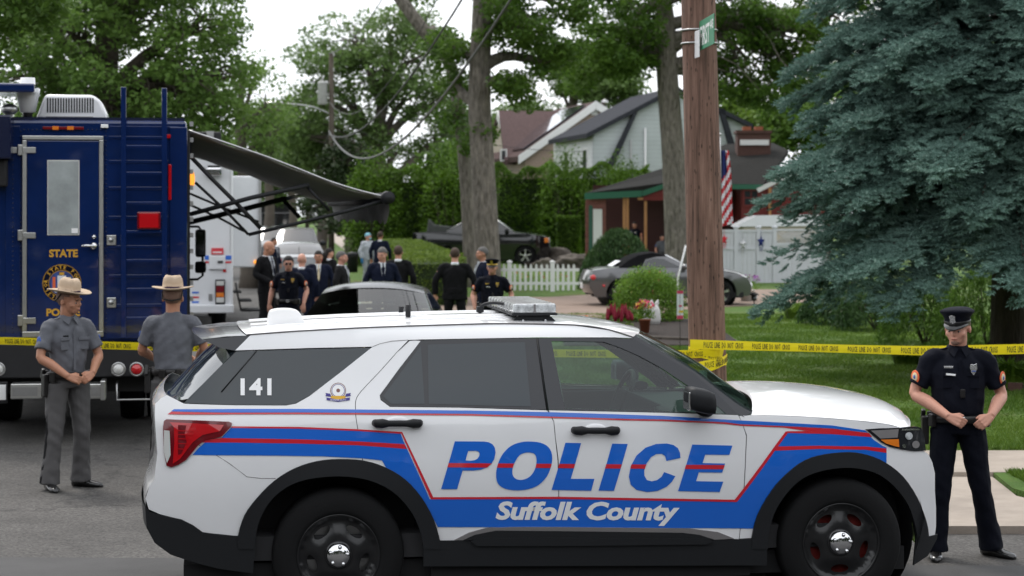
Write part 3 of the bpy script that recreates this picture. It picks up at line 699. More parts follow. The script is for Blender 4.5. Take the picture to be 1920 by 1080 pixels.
    S.sheet('arch_flare', bl, PL([(446, 1006)] + flR[1:-1] + [(825, 1013), (827, 1030)] + catmull(inR, 3)[::-1] + [(446, 1030)], .015), off=.018, rim=.05)
    inF = [(1440, 1030), (1441, 1003), (1452, 962), (1475, 925), (1505, 897), (1545, 882), (1593, 877), (1640, 886), (1675, 910), (1702, 945), (1716, 985), (1720, 1012)]
    S.sheet('arch_flare', bl, PL([(1410, 1030)] + archF[:-1] + [(1742, 1008), (1735, 1012)] + catmull(inF, 3)[::-1], .015), off=.018, rim=.05)
    S.sheet('sill_cladding', bl, PL([(794, 1014), (1438, 1011), (1438, 1060), (794, 1062)], .014), off=.014, rim=.04)
    S.sheet('sill_moulding', M['grey_trim'], PL([(852, 1013), (880, 999), (913, 990), (960, 988.5), (1047, 988.5), (1290, 991), (1347, 998), (1377, 1010), (1340, 1012), (1312, 1003), (1280, 999), (1047, 996), (930, 995), (890, 1003), (868, 1013)], .016), off=.016)
    S.sheet('sill_moulding', bl, PL([(868, 1013), (890, 1003), (930, 995), (1047, 996), (1280, 999), (1312, 1003), (1340, 1012)], .02), off=.022)
    S.sheet('step_bar', bl, PL([(884, 1016), (892, 1009), (1047, 1008.5), (1330, 1010), (1337, 1016), (1325, 1021), (1047, 1024), (895, 1024)], .03), off=.03, step=.1)
    # --- bumpers
    S.sheet('rear_bumper', bl, PL([(272, 950), (282, 961), (310, 968), (340, 974), (362, 985), (380, 998), (410, 1003), (444, 1005), (481, 1007), (478, 1030), (474, 1075), (409, 1066), (369, 1056), (320, 1040), (290, 1018), (275, 990)], .01), off=.012)
    S.sheet('front_bumper', bl, PL([(1742, 1006), (1758, 1002), (1757, 1010), (1740, 1042), (1713, 1060), (1718, 1006)], .012), off=.012)
    # --- top and ends
    ditch = PL([(463, 629), (560, 622), (696, 615), (880, 609), (956, 608), (1077, 610.5), (1140, 619), (1188, 634)])
    E = [S.P(*p) for p in catmull(ditch, 3)]; E = [Vector((e.x, e.y + .012, e.z + .004)) for e in E]
    S.loft('roof', wh, E, crown=.028, pw=2.2, n=26, bulges=[-.05 + .0 * i if i < 3 else .0 for i in range(len(E) - 6)] + [.02, .05, .08, .11, .13, .15])
    rz = lambda x_, y_: float(np.interp(x_, [e.x for e in E], [e.z for e in E])) + .028 * (1 - abs(y_ / .72) ** 2.2)
    b = MB()
    for yy in (-.42, -.2, .2, .42):   # roof ribs
        b.tube([(x, yy, rz(x, yy) + .001) for x in (-.5, -.2, .1, .4, .7, 1.0, 1.2)], .009, 6)
    b.build('roof_rib', wh, root)
    ap = PL([(1188, 634), (1215, 650), (1250, 671), (1300, 701), (1345, 736), (1384, 765), (1408, 778)]); Ea = catmull([S.P(*p) for p in ap], 3)
    nA = len(Ea); S.loft('windshield', M['shield_glass'], [Vector((e[0], e[1] + .07, e[2] + .005)) for e in Ea], crown=.02, bulges=[.15 + .10 * i / nA for i in range(nA)], n=24)
    # A pillar strip between side glass and windshield
    Vp = []; Fp = []
    for i, e in enumerate(Ea):
        Vp += [(e[0] - .045, e[1] - .004, e[2] - .012), (e[0] + .012, e[1] + .02, e[2] + .014), (e[0] + .035, e[1] + .09, e[2] + .02)]
        if i: a = 3 * (i - 1); Fp += [[a, a + 1, a + 4, a + 3], [a + 1, a + 2, a + 5, a + 4]]
    for sd in (1, -1):
        me = bpy.data.meshes.new('windshield_pillar'); me.from_pydata([(x, y * sd, z) for x, y, z in Vp], [], Fp); me.materials.append(M['gloss_black']); o = link(bpy.data.objects.new('windshield_pillar', me), root); auto_smooth(o)
    # cowl and hood
    cw = [S.P(*p) for p in PL([(1384, 777), (1408, 778), (1424, 779)])]
    S.loft('cowl', bl, [Vector((e.x - .04, e.y + .03, e.z - .02)) for e in cw] + [Vector((cw[-1].x + .02, cw[-1].y + .06, cw[-1].z))], crown=.05, bulge=.19)
    hd = [S.P(*p) for p in catmull(PL([(1408, 778.5), (1450, 778.5), (1520, 781.5), (1600, 787.5), (1660, 794.5), (1687, 801.5), (1705, 806)]), 3)]; nh = len(hd)
    S.loft('hood', wh, hd, crowns=[.075 + .035 * math.sin(min(1, i / nh * 1.15) * math.pi) - (.03 if i > nh - 3 else 0) for i in range(nh)], bulges=[.15 + .02 * i / nh for i in range(nh)], n=30, pw=3.4)
    lf = Vector(hd[-1]); S.loft('grille', bl, [lf, lf + Vector((.05, .03, -.06)), lf + Vector((.085, .05, -.2)), lf + Vector((.07, .03, -.42))], crown=.03, bulge=.13)
    S.loft('bumper_face', wh, [lf + Vector((.07, .03, -.40)), lf + Vector((.10, 0, -.55)), lf + Vector((.05, 0, -.74))], crown=0, bulge=.13)
    # rear: hatch, glass, bumper
    t0 = [S.P(*p) for p in PL([(313, 741), (302, 748), (291, 761), (290, 779), (295, 850), (289, 900), (280, 911), (273, 930), (273, 950)])]
    S.loft('tailgate', wh, t0, crown=0, bulge=-.035, n=20)
    S.loft('bumper_back', bl, [S.P(*p, .01) for p in PL([(272, 949), (275, 990), (290, 1018), (320, 1040)], .01)], crown=0, bulge=-.045)
    gl = [S.P(*p) for p in PL([(443, 657), (400, 700), (356, 747), (328, 752)])]
    S.loft('rear_window', M['privacy_glass'], gl, crown=.0, bulges=[-.13, -.13, -.12, -.10], n=20)
    spt = [S.P(*p) for p in PL([(469, 629), (441, 657.5)])]
    # spoiler
    sp = MB(); tip = S.P(*pj(380, 636)); a0, a1 = spt; mid_ = S.P(*pj(412, 652))
    for sd in (1, -1):
        m_ = lambda v: Vector((v.x, v.y * sd, v.z))
        sp.add([m_(a0), m_(a1), m_(mid_), m_(tip)], [(0, 1, 2, 3)])
    n = 14; rows = []
    for k in range(n + 1):
        v = -1 + 2 * k / n; c_ = 1 - v * v; rows.append([Vector((a0.x, a0.y * v, a0.z + .028 * c_)), Vector(((a0.x + tip.x) / 2 - .03 * c_, (a0.y + tip.y) / 2 * v, (a0.z + tip.z) / 2 + .024 * c_ + .006)), Vector((tip.x - .07 * c_, tip.y * v, tip.z + .016 * c_)), Vector((mid_.x - .0 * c_, mid_.y * v, mid_.z + .02 * c_))])
    for A, B in zip(rows, rows[1:]):
        for i in range(3): sp.quad([A[i], B[i], B[i + 1], A[i + 1]])
    o = sp.build('spoiler', M['gloss_black'], root); auto_smooth(o, 40)
    # --- lamps
    tl = [(307.5, 789), (312, 786), (370, 788), (429, 790.5), (435, 793), (434, 799), (415, 819), (386, 824.5), (372, 834.6), (349, 862), (335, 871), (321, 876), (312, 873), (307, 847), (305.5, 800)]
    L1 = S.sheet('tail_light', M['dark_red_lens'], PL(tl, .01), off=.012, sides=(-1,))[0]; S.sheet('tail_light', M['dark_red_lens'], PL(tl, .01), off=.012, sides=(1,))
    decal('lens', M['red_lens'], [(318, 791), (360, 793), (420, 796), (412, 808), (380, 815), (361, 829), (338, 860), (324, 869), (327, 830), (326, 800)], off=.017, parent=L1)
    decal('lens', M['dark_red_lens'], [(334, 796), (349, 797), (346, 812), (350, 828), (340, 850), (334, 852)], off=.019, parent=L1)
    for yy in (806, 813, 821, 830, 840): decal('lens_rib', M['red_lens'], [(333, yy), (364 - (yy - 806) * .4, yy + 1), (364 - (yy - 806) * .4, yy + 2.4), (333, yy + 1.6)], off=.021, parent=L1)
    decal('reverse_lens', M['white_lens'], [(307.5, 806), (318, 807), (320, 852), (313, 868), (307, 846)], off=.0172, parent=L1)
    hl = [(1623, 805), (1650, 803), (1687, 802), (1717, 799.5), (1727, 802), (1733, 818), (1736, 845), (1715, 846), (1693, 843), (1670, 838), (1653, 830), (1637, 817)]
    H1 = S.sheet('headlight', M['gloss_black'], PL(hl, .006), off=.008, sides=(-1,))[0]; S.sheet('headlight', M['gloss_black'], PL(hl, .006), off=.008, sides=(1,))
    decal('lamp_bowl', M['grey_trim'], [(1632, 807), (1684, 804), (1682, 820), (1650, 822)], off=.011, parent=H1)
    decal('turn_signal', M['amber_lens'], [(1650, 824), (1684, 823), (1685, 838), (1676, 836), (1660, 831)], off=.012, parent=H1)
    decal('bulb', M['clear_lens'], disc(1703, 817, 7), off=.013, parent=H1); decal('bulb', M['chrome'], disc(1694, 836, 4), off=.013, parent=H1); decal('bulb', M['grey_trim'], disc(1716, 833, 7), off=.013, parent=H1)
    decal('lamp_rim', M['chrome'], [(1690, 804), (1722, 803), (1724, 806), (1690, 807)], off=.012, parent=H1)
    # panel line between bumper and quarter
    for L in ([(372, 834), (400, 850), (430, 869), (463, 894), (490, 897), (517, 897)], [(699, 650), (712, 644.6), (735, 639.5), (766, 637.5)]):
        b = MB(); b.tube([S.P(*p, -.0005) for p in PL(L)], .0022, 5); b.build('panel_gap', M['grey_trim'], root)
    b = MB(); b.tube([Vector(e) + Vector((0, -.012, .001)) for e in E], .0045, 6); b.build('roof_seam', M['grey_trim'], root)
    # bumper crease and tow cover
    # --- handles
    for (x0, y0, x1, y1, pr) in ((703, 785, 787, 801, rdn), (1076, 798, 1157, 815, fdn)):
        a, c = pj(x0, (y0 + y1) / 2), pj(x1, (y0 + y1) / 2); pa, pc = S.P(*a, .035), S.P(*c, .035)
        b = MB(); b.tube([S.P(*a, .0), pa + (pc - pa) * .03, pa + (pc - pa) * .16, pa + (pc - pa) * .3, pa + (pc - pa) * .7, pa + (pc - pa) * .84, pa + (pc - pa) * .97, S.P(*c, .0)], [(.020, .022), (.022, .025), (.018, .028), (.014, .019), (.014, .019), (.018, .028), (.022, .025), (.02, .022)], 12)
        b.build('door_handle', bl, pr)
        q = pj((x0 + x1) / 2, (y0 + y1) / 2 - 1); b = MB(); b.ell(S.P(*q, -.004), (.07, .012, .035), n=18); b.build('handle_cup', M['white_paint'], pr)
    # --- mirror
    mr = fr.on_y(1283, 772, -1.05); mr2 = fr.on_y(1343, 728, -1.05)
    for sd in (1, -1):
        b = MB(); b.box((mr.x + .085, -1.10 * sd, 1.285), (.175, .20, .145), rot=(0, .10, 0), bev=.05)
        for v in b.bm.verts: v.co.x += (v.co.z - 1.285) * -.12; v.co.z += (v.co.x - mr.x - .085) * -.12
        o = b.build('side_mirror', bl, root, smooth=True)
        b = MB(); b.box((mr.x + .004, -1.10 * sd, 1.285), (.01, .16, .11), bev=.03); b.build('mirror_glass', M['chrome'], o)
        b = MB(); b.tube([(mr.x + .12, -1.05 * sd, 1.215), (mr.x + .15, -.98 * sd, 1.20), (mr.x + .16, -.92 * sd, 1.20)], [(.05, .03), (.045, .03), (.06, .03)], 10); b.build('mirror_arm', bl, o)
    # --- wheels and wells
    for x in (R0, R1):
        for sd in (-1, 1): wheel(root, x, .975, .39, sd)
        b = MB(); b.lathe([(.50, -.84), (.49, -.62), (.49, .62), (.50, .84)], c=(x, 0, .42), axis='y', n=40, caps=False); b.b2((x - .5, -.62, .2), (x + .5, .62, .9)); b.build('wheel_well', M['black'], root)
    b = MB(); b.b2((-.9, -.85, .2), (3.5, .85, .34)); b.b2((.55, -.92, .2), (2.5, .92, .36)); b.build('underbody', M['black'], root)
    # --- cabin
    b = MB(); b.b2((-.6, -.9, .36), (3.0, .9, .5)); b.b2((.95, -.70, .4), (1.0, .70, 1.5)); b.b2((.55, -.90, .95), (2.62, -.87, 1.17)); b.b2((.55, .87, .95), (2.62, .90, 1.17)); b.build('cabin_lining', M['seat'], root)
    for yy in (-.4, .42):
        b = MB(); b.box((1.62, yy, .72), (.5, .5, .2), bev=.05); b.box((1.36, yy, 1.08), (.14, .5, .66), rot=(0, -.16, 0), bev=.05); b.box((1.27, yy, 1.5), (.1, .27, .17), rot=(0, -.1, 0), bev=.04)
        if yy < 0: b.build('front_seat', M['grey_seat'], root)
        else: b.build('front_seat', M['grey_seat'], root)
    b = MB(); b.box((2.3, 0, 1.06), (.5, 1.66, .22), bev=.06); b.box((1.95, -.05, 1.08), (.25, .3, .3), rot=(0, .4, 0), bev=.02); b.build('dashboard', M['seat'], root)
    b = MB(); pts = [(1.98 + .07 * math.sin(t), .42 + .19 * math.cos(t), 1.16 + .18 * math.sin(t)) for t in [2 * math.pi * k / 24 for k in range(25)]]; b.tube(pts, .016, 8, caps=False); b.box((2.0, .42, 1.15), (.05, .36, .05)); b.build('steering_wheel', M['black'], root)
    b = MB(); b.box((1.2, -.02, 1.3), (.02, 1.3, .62), bev=.005); b.build('divider_screen', M['seat'], root)
    b = MB(); b.box((1.82, 0, 1.56), (.04, .24, .07), rot=(0, -.2, 0), bev=.015); b.tube([(1.83, 0, 1.58), (1.86, 0, 1.64)], .01, 6); b.build('rear_view_mirror', M['black'], root)
    # wipers
    for k in (0, 1):
        b = MB(); y0 = -.55 + k * .75; b.tube([(2.70, y0 + .5, 1.13), (2.63, y0 + .3, 1.18), (2.57, y0, 1.20)], .008, 6); b.tube([(2.64, y0 + .28, 1.18), (2.5, y0 - .2, 1.20)], .007, 6); b.build('wiper', M['black'], root)
    # --- roof gear
    rz = lambda x_, y_: float(np.interp(x_, [e.x for e in E], [e.z for e in E])) + .028 * (1 - abs(y_ / .72) ** 2.2)
    c = fr.on_y(535, 612, -.28); c.z = rz(c.x, -.28); b = MB()
    prof = catmull([(c.x - .112, 0), (c.x - .104, .06), (c.x - .085, .088), (c.x - .02, .097), (c.x + .045, .093), (c.x + .085, .075), (c.x + .108, .03), (c.x + .122, 0)], 4); zz = c.z - .005
    b.prism([(x, -.38, zz + h) for x, h in prof], (0, .2, 0)); o = b.build('antenna_dome', M['white_decal'], root, bevel=.02); auto_smooth(o, 60)
    for (px, py0, py1, yy) in ((752, 578, 592, .25), (765, 577, 600, -.2)):
        a = fr.on_y(px, py1, yy); z_ = rz(a.x, yy); b = MB(); b.tube([(a.x, yy, z_ - .02), (a.x, yy, z_ + (py1 - py0) / 300)], .017, 10); b.build('antenna', M['black_trim'], root)
    lb = thing('light_bar', None, None); lb.parent = root
    q = fr.on_y(1002, 589, -.56); z0 = q.z - .004; x0 = q.x
    b = MB(); b.box((x0, 0, z0 + .039), (.27, 1.14, .058), bev=.015); o = b.build('lens', M['clear_lens'], lb)
    for k in range(9):
        b = MB(); b.box((x0, -.5 + k * .125, z0 + .0392), (.2725, .005, .0605)); b.build('rib', M['white_lens'], o)
    b = MB(); b.box((x0, -.571, z0 + .039), (.012, .008, .054)); b.build('rib', M['grey_trim'], o)
    b = MB(); b.box((x0, 0, z0 + .004), (.285, 1.15, .014), bev=.004); b.build('tray', M['black_trim'], lb)
    for sd in (-1, 1):
        b = MB(); yy = sd * .52; b.prism([(x0 - .175, yy - .03, z0 - .08), (x0 + .175, yy - .03, z0 - .08), (x0 + .11, yy - .03, z0 - .015), (x0 - .11, yy - .03, z0 - .015)], (0, .06, 0)); b.box((x0, yy, z0 - .005), (.2, .05, .03)); o = b.build('mounting_foot', M['black_trim'], lb)
        for dx in (-.07, .07):
            b = MB(); b.ell((x0 + dx, yy - sd * 0 - .034, z0 - .035), (.008, .006, .008), n=8); b.build('bolt', M['chrome'], o)
    cb = fr.on_y(900, 594, -.05); b = MB(); b.tube(catmull([(cb.x, -.05, 1.76), (cb.x + .01, -.07, 1.81), (cb.x + .09, -.12, 1.83), (cb.x + .2, -.25, 1.81), (x0 - .1, -.38, z0)], 4), .011, 8); b.box((cb.x, -.05, 1.785), (.045, .05, .04), bev=.008); b.build('cable', M['black_trim'], lb)
    return root
police_suv()
# ------------------------------------------------------------------ vegetation
def rng_(k): return np.random.default_rng(k)
def leaf_quads(Cn, size, rg, up=.5, aspect=.55, jit=.35, droop=0):
    """a kite-shaped leaf at each centre; returns verts, faces"""
    n = len(Cn); nrm = rg.normal(size=(n, 3)); nrm[:, 2] = np.abs(nrm[:, 2]) + up; nrm /= np.linalg.norm(nrm, axis=1, keepdims=True)
    a = rg.normal(size=(n, 3)); a[:, 2] -= droop; a -= nrm * (a * nrm).sum(1, keepdims=True); a /= np.linalg.norm(a, axis=1, keepdims=True); b = np.cross(nrm, a)
    s = (size * (1 + jit * rg.uniform(-1, 1, n)))[:, None]
    V = np.stack([Cn - a * s * .5, Cn + b * s * aspect * .5 + a * s * .05, Cn + a * s * .5 - nrm * s * .12, Cn - b * s * aspect * .5 + a * s * .05], 1).reshape(-1, 3)
    return V, np.arange(4 * n).reshape(n, 4)
def in_ball(n, rg, shell=.0):
    v = rg.normal(size=(n, 3)); v /= np.linalg.norm(v, axis=1, keepdims=True); r = (shell + (1 - shell) * rg.uniform(0, 1, n)) ** (1 / 2.2); return v * r[:, None]
def limb(mb, a, b, r0, r1, rg, bow=.15, n=6, k=5, sag=.0):
    a, b = Vector(a), Vector(b); L = (b - a).length; o1, o2 = rg.normal(size=3) * L * bow * .5, rg.normal(size=3) * L * bow * .5
    up = Vector((0, 0, L * .12 - sag * L)); pts = []
    for i in range(k + 1):
        t = i / k; q = a.lerp(b, t) + (Vector(o1) + up) * math.sin(math.pi * t) + Vector(o2) * math.sin(2 * math.pi * t) * .5; pts.append(q)
    mb.tube(pts, [r0 + (r1 - r0) * (i / k) for i in range(k + 1)], n); return pts
def tree(name, label, base, trunk, blobs, leafm, barkm, leaf=.14, per=90, dens=1.0, crad=.65, seed=1, group=None, wood=True, minz=None, cat='tree', root_flare=1.3, tips=.5, up=.5, cluster_flat=.6):
    """trunk: list of (x,y,z,r) in the world; blobs: list of (x,y,z,rx,ry,rz,from_index) crowns on limbs"""
    rg = rng_(seed); t = thing(name, label, cat, base, 0, group); B = Vector(base)
    mb = MB(); tp = [Vector(p[:3]) - B for p in trunk]; tr_ = [p[3] for p in trunk]
    sp = catmull([(*p, r) for p, r in zip(tp, tr_)], 4); P = [Vector(p[:3]) for p in sp]; Rr = [p[3] for p in sp]; Rr[0] *= root_flare
    mb.tube(P, Rr, 14); Cs = []
    for bi, bl in enumerate(blobs):
        x, y, z, rx, ry, rz = bl[:6]; c = Vector((x, y, z)) - B; i0 = int(bl[6] * (len(P) - 1)) if len(bl) > 6 else int((.45 + .5 * rg.uniform()) * (len(P) - 1))
        s0 = P[i0]; main = limb(mb, s0, c, Rr[i0] * .65, max(.025, Rr[i0] * .15), rg, .12, 8, 7)
        n = max(4, int(dens * 26 * (rx * ry * rz) ** .667 / (crad ** 2) * .16)); q = in_ball(n, rg, .25)
        for v in q:
            ct = Vector((c.x + v[0] * rx, c.y + v[1] * ry, c.z + v[2] * rz))
            if minz is not None and ct.z + B.z < minz: continue
            Cs.append(ct)
            if rg.uniform() < tips: m = main[int(rg.integers(3, len(main)))]; limb(mb, m, ct, max(.02, Rr[i0] * .13), .012, rg, .2, 4, 4)
    Cs = np.array([tuple(c) for c in Cs]); n = len(Cs)
    rad = crad * rg.uniform(.6, 1.35, n); cnt = np.maximum(8, (per * (rad / crad) ** 2).astype(int)); idx = np.repeat(np.arange(n), cnt)
    off = in_ball(len(idx), rg, .15) * rad[idx][:, None]; off[:, 2] *= cluster_flat
    V, Fc = leaf_quads(Cs[idx] + off, leaf, rg, up)
    if wood: mb.build('trunk', barkm, t, smooth=True)
    else: mb.bm.free()
    mesh_np('crown', V, Fc, leafm, t); return t
def pxblob(px, py, D, rpx, dD=None, rz=None, fi=None, jz=0):
    s = F / D; p = W(px, py, D); r = rpx / s; b = [p.x, p.y + jz, p.z, r, dD or r, (rz / s if rz else r * .85)]
    if fi is not None: b.append(fi)
    return tuple(b)
def hedge(name, label, pts, leafm, leaf=.07, dens=900, group=None, seed=3, core=True, cat='hedge', stems=None):
    """a mass of leaves on boxes: pts list of (x0,y0,x1,y1,width,z0,h0,h1) straight runs; bumpy skin"""
    rg = rng_(seed); p0 = pts[0]; t = thing(name, label, cat, (p0[0], p0[1], p0[5]), 0, group); Cn = []; cb = MB()
    for x0, y0, x1, y1, wd, z0, h0, h1, bump in pts:
        L = math.hypot(x1 - x0, y1 - y0); d = np.array([(x1 - x0) / L, (y1 - y0) / L]); pn = np.array([-d[1], d[0]])
        area = L * ((h0 + h1) + wd); n = int(area * dens); u = rg.uniform(0, 1, n); face = rg.uniform(0, (h0 + h1) + wd, n); hh = h0 + (h1 - h0) * u
        side = np.where(face < hh, -1.0, np.where(face < 2 * hh, 1.0, 0.0)); zz = np.where(side == -1, face, np.where(side == 1, face - hh, hh)); zz = np.minimum(zz, hh)
        lat = np.where(side == 0, rg.uniform(-.5, .5, n) * wd, side * wd * .5)
        nb = bump * (np.sin(u * L * 2.1 + seed) * .5 + np.sin(u * L * 4.7 + zz * 1.3 + seed * 2) * .3 + np.sin(zz * 2.7 + u * L * 1.1) * .4)
        top = bump * 1.6 * (np.abs(np.sin(u * L * 1.25 + seed)) - .4 + .3 * np.sin(u * L * 5.3))
        inn = rg.exponential(.07, n) * (1 + bump)
        lat = lat - np.sign(lat) * inn * (side != 0) + side * nb; zz = np.where(side == 0, zz + top - inn, zz * (1 + (top / hh) * (zz / hh)))
        q = np.stack([x0 + d[0] * u * L + pn[0] * lat, y0 + d[1] * u * L + pn[1] * lat, z0 + zz], 1); Cn.append(q)
        # the two ends
        m = int(wd * (h0 + h1) * .5 * dens)
        for e, h in ((0, h0), (1, h1)):
            la = rg.uniform(-.5, .5, m) * wd; z = rg.uniform(0, 1, m) * h; a = (-.0 if e == 0 else L) + (1 if e == 0 else -1) * rg.exponential(.06, m) - (bump * .5 * np.sin(z * 3 + la * 5)) * (1 if e == 0 else -1)
            Cn.append(np.stack([x0 + d[0] * a + pn[0] * la, y0 + d[1] * a + pn[1] * la, z0 + z], 1))
        if core:
            w2 = wd * .5 - .12 - bump * .9; hm0, hm1 = h0 - .14 - bump, h1 - .14 - bump
            a, b = np.array([x0, y0]) + d * (.12 + bump * .5), np.array([x1, y1]) - d * (.12 + bump * .5)
            c = [(*(a - pn * w2), z0), (*(a + pn * w2), z0), (*(b + pn * w2), z0), (*(b - pn * w2), z0), (*(a - pn * w2), z0 + hm0), (*(a + pn * w2), z0 + hm0), (*(b + pn * w2), z0 + hm1), (*(b - pn * w2), z0 + hm1)]
            cb.add([Vector(v) - t.location for v in c], [(0, 3, 2, 1), (4, 5, 6, 7), (0, 1, 5, 4), (1, 2, 6, 5), (2, 3, 7, 6), (3, 0, 4, 7)])
    Cn = np.concatenate(Cn) - np.array(t.location); V, Fc = leaf_quads(Cn, leaf, rg, .2, .5)
    mesh_np('foliage', V, Fc, leafm, t)
    if core: cb.build('branches', M['leaf_dark'], t)
    return t
def bush(name, label, c, r, leafm, leaf=.05, n=6000, seed=5, group=None, weep=False, cat='shrub', core=.8, flowers=None, stem=True):
    """rounded shrub of leaves on c (ground point), r=(rx,ry,h)"""
    rg = rng_(seed); t = thing(name, label, cat, c, 0, group)
    v = rg.normal(size=(n, 3)); v /= np.linalg.norm(v, axis=1, keepdims=True); v[:, 2] = np.abs(v[:, 2]) if not weep else np.abs(v[:, 2]) 
    lump = 1 + .06 * np.sin(v[:, 0] * 7 + seed) + .06 * np.sin(v[:, 1] * 9 + v[:, 2] * 8) + .05 * np.sin(v[:, 2] * 15 + v[:, 0] * 11)
    rr = (1 - np.minimum(rg.exponential(.08, n), .5)) * lump * (1 + .1 * (v[:, 2] < .75) * (v[:, 2] > .3)); q = v * rr[:, None] * np.array([r[0], r[1], r[2]])
    if not weep: u_ = rg.uniform(0, 1, n); an = rg.uniform(0, 6.283, n); cap = rg.uniform(0, 1, n) < .38; rd = np.where(cap, np.sqrt(rg.uniform(0, 1, n)), np.sqrt(1 - u_ ** 3)); zz = np.where(cap, (1 - rd ** 2) ** (1 / 3), u_); k_ = (1 - np.minimum(rg.exponential(.07, n), .4)) * lump * (1 - .16 * (1 - u_) * ~cap); q = np.stack([np.cos(an) * rd * r[0], np.sin(an) * rd * r[1], zz * r[2]], 1) * k_[:, None]
    else: q[:, 2] = r[2] * (1 - (np.hypot(q[:, 0] / r[0], q[:, 1] / r[1])) ** 2.2 * rg.uniform(.6, 1.0, n)) * (1 - rg.exponential(.07, n))
    q[:, 2] = np.maximum(q[:, 2], .02)
    V, Fc = leaf_quads(q, leaf, rg, .3 if not weep else 0, .5 if not weep else .22, droop=2.5 if weep else 0); mesh_np('foliage', V, Fc, leafm, t)
    mb = MB()
    for k in range(9):
        a = rg.uniform(0, 6.28); mb.tube([(0.03 * math.cos(a), .03 * math.sin(a), 0), (r[0] * .35 * math.cos(a), r[1] * .35 * math.sin(a), r[2] * .4), (r[0] * .6 * math.cos(a), r[1] * .6 * math.sin(a), r[2] * .75)], [.02, .014, .008], 5)
    mb.build('stem', M['bark_dark'], t)
    if flowers:
        fm, fn, fs = flowers; i = rg.choice(n, fn); up = q[i] * 1.03; Vf, Ff = leaf_quads(up, fs, rg, 1.0, .9); mesh_np('blossom', Vf, Ff, M[fm], t)
    return t
def conifer(name, label, base, H, zmax_detail, Rb, seed=2):
    """blue spruce: whorls of drooping boughs, sprays on both sides, brush-like twigs"""
    rg = rng_(seed); t = thing(name, label, 'tree', base, 0); mb = MB()
    mb.tube([(0, 0, 0), (.02, 0, 2), (0, .03, 6), (0, 0, H)], [.26, .22, .16, .02], 12)
    tw = []; dead = []
    z = 2.65; wi = 0
    while z < H - .3:
        near = z < zmax_detail; f = (1 - z / H); L = Rb * (f ** .68) * (1.02 if z > 3.4 else 1.02); nb = 15 if near else 8
        for k in range(nb):
            a = 2 * math.pi * (k + rg.uniform(-.4, .4)) / nb + wi * 1.1
            back = math.cos(a - (-math.pi / 2)) < -.35     # boughs on the far side of the trunk
            Lb = L * rg.uniform(.72, 1.08); z0 = z + rg.uniform(-.16, .16); dr = (.12 + .20 * f) * rg.uniform(.7, 1.3)
            d = np.array([math.cos(a), math.sin(a), 0]); pn = np.array([-d[1], d[0], 0])
            def B(u): return d * Lb * u + np.array([0, 0, z0 + Lb * (-.1 * u - dr * u * u * 1.3 + .30 * dr * max(0, u - .7) * 3.3)])
            mb.tube([B(0), B(.25), B(.5), B(.75), B(.98)], [.035, .028, .02, .013, .006], 5)
            if back and near: step = .22
            else: step = .075 if near else .28
            u = .24
            while u < 1.0:
                p = B(u); sl = Lb * .33 * (1 - u) ** .62 * (.5 + .5 * min(1, u * 2.4)) + .10
                for sd in (-1, 1, 0):
                    s_l = sl * rg.uniform(.65, 1.2); dv = d * rg.uniform(.35, .8) + pn * (sd * .84 + rg.uniform(-.25, .25)) + np.array([0, 0, rg.uniform(-.34, .12) - .06 - .25 * (sd == 0)]); dv /= np.linalg.norm(dv)
                    m = max(1, int(s_l / (.072 if near else .16)))
                    for j in range(m):
                        w_ = (j + .6) / m; q = p + dv * s_l * w_ + np.array([0, 0, -.20 * s_l * w_ * w_ + .02 * rg.normal()])
                        for e in (-1, 1, 0):
                            tv = dv + (np.cross(dv, [0, 0, 1.0]) * e * .75) + np.array([0, 0, rg.uniform(-.05, .55)]); tv /= np.linalg.norm(tv)
                            tw.append((*q, *tv, rg.uniform(.075, .125) * (1 if near else 1.9), 1 if near else 0))
                u += step / Lb * rg.uniform(.8, 1.25)
            if near:   # inner dead twigs under the bough
                for _ in range(5):
                    p = B(rg.uniform(.2, .8)); dead.append((*p, rg.normal() * .3, rg.normal() * .3, -1, rg.uniform(.15, .5)))
        z += (.50 if near else .55) * rg.uniform(.8, 1.2); wi += 1
    for p in dead: mb.tube([p[:3], (p[0] + p[3] * p[6], p[1] + p[4] * p[6], p[2] - p[6])], [.006, .003], 3)
    mb.build('trunk', M['bark_dark'], t)
    T = np.array(tw); n = len(T); print('spruce twigs', n)
    K = 11; V = np.empty((n, K, 3, 3)); ax = T[:, 3:6]; ln = T[:, 6]
    r1 = np.cross(ax, rg.normal(size=(n, 3))); r1 /= np.linalg.norm(r1, axis=1, keepdims=True); r2 = np.cross(ax, r1)
    for k in range(K):
        u = (k + .5) / K; an = k * 2.4 + rg.uniform(0, .6, n); side = r1 * np.cos(an)[:, None] + r2 * np.sin(an)[:, None]
        b = T[:, :3] + ax * (ln * u)[:, None]; nd = ax * (.75 + .8 * (u > .85)) + side * (1.0 if u < .85 else .35); nd /= np.linalg.norm(nd, axis=1, keepdims=True)
        wv = np.cross(nd, ax + .01); wv /= np.linalg.norm(wv, axis=1, keepdims=True) + 1e-9; nl = ln * .42; wd = ln * .10
        V[:, k, 0] = b - wv * wd[:, None]; V[:, k, 1] = b + wv * wd[:, None]; V[:, k, 2] = b + nd * nl[:, None]
    mesh_np('needles', V.reshape(-1, 3), np.arange(n * K * 3).reshape(-1, 3), M['needle_blue'], t)
    return t

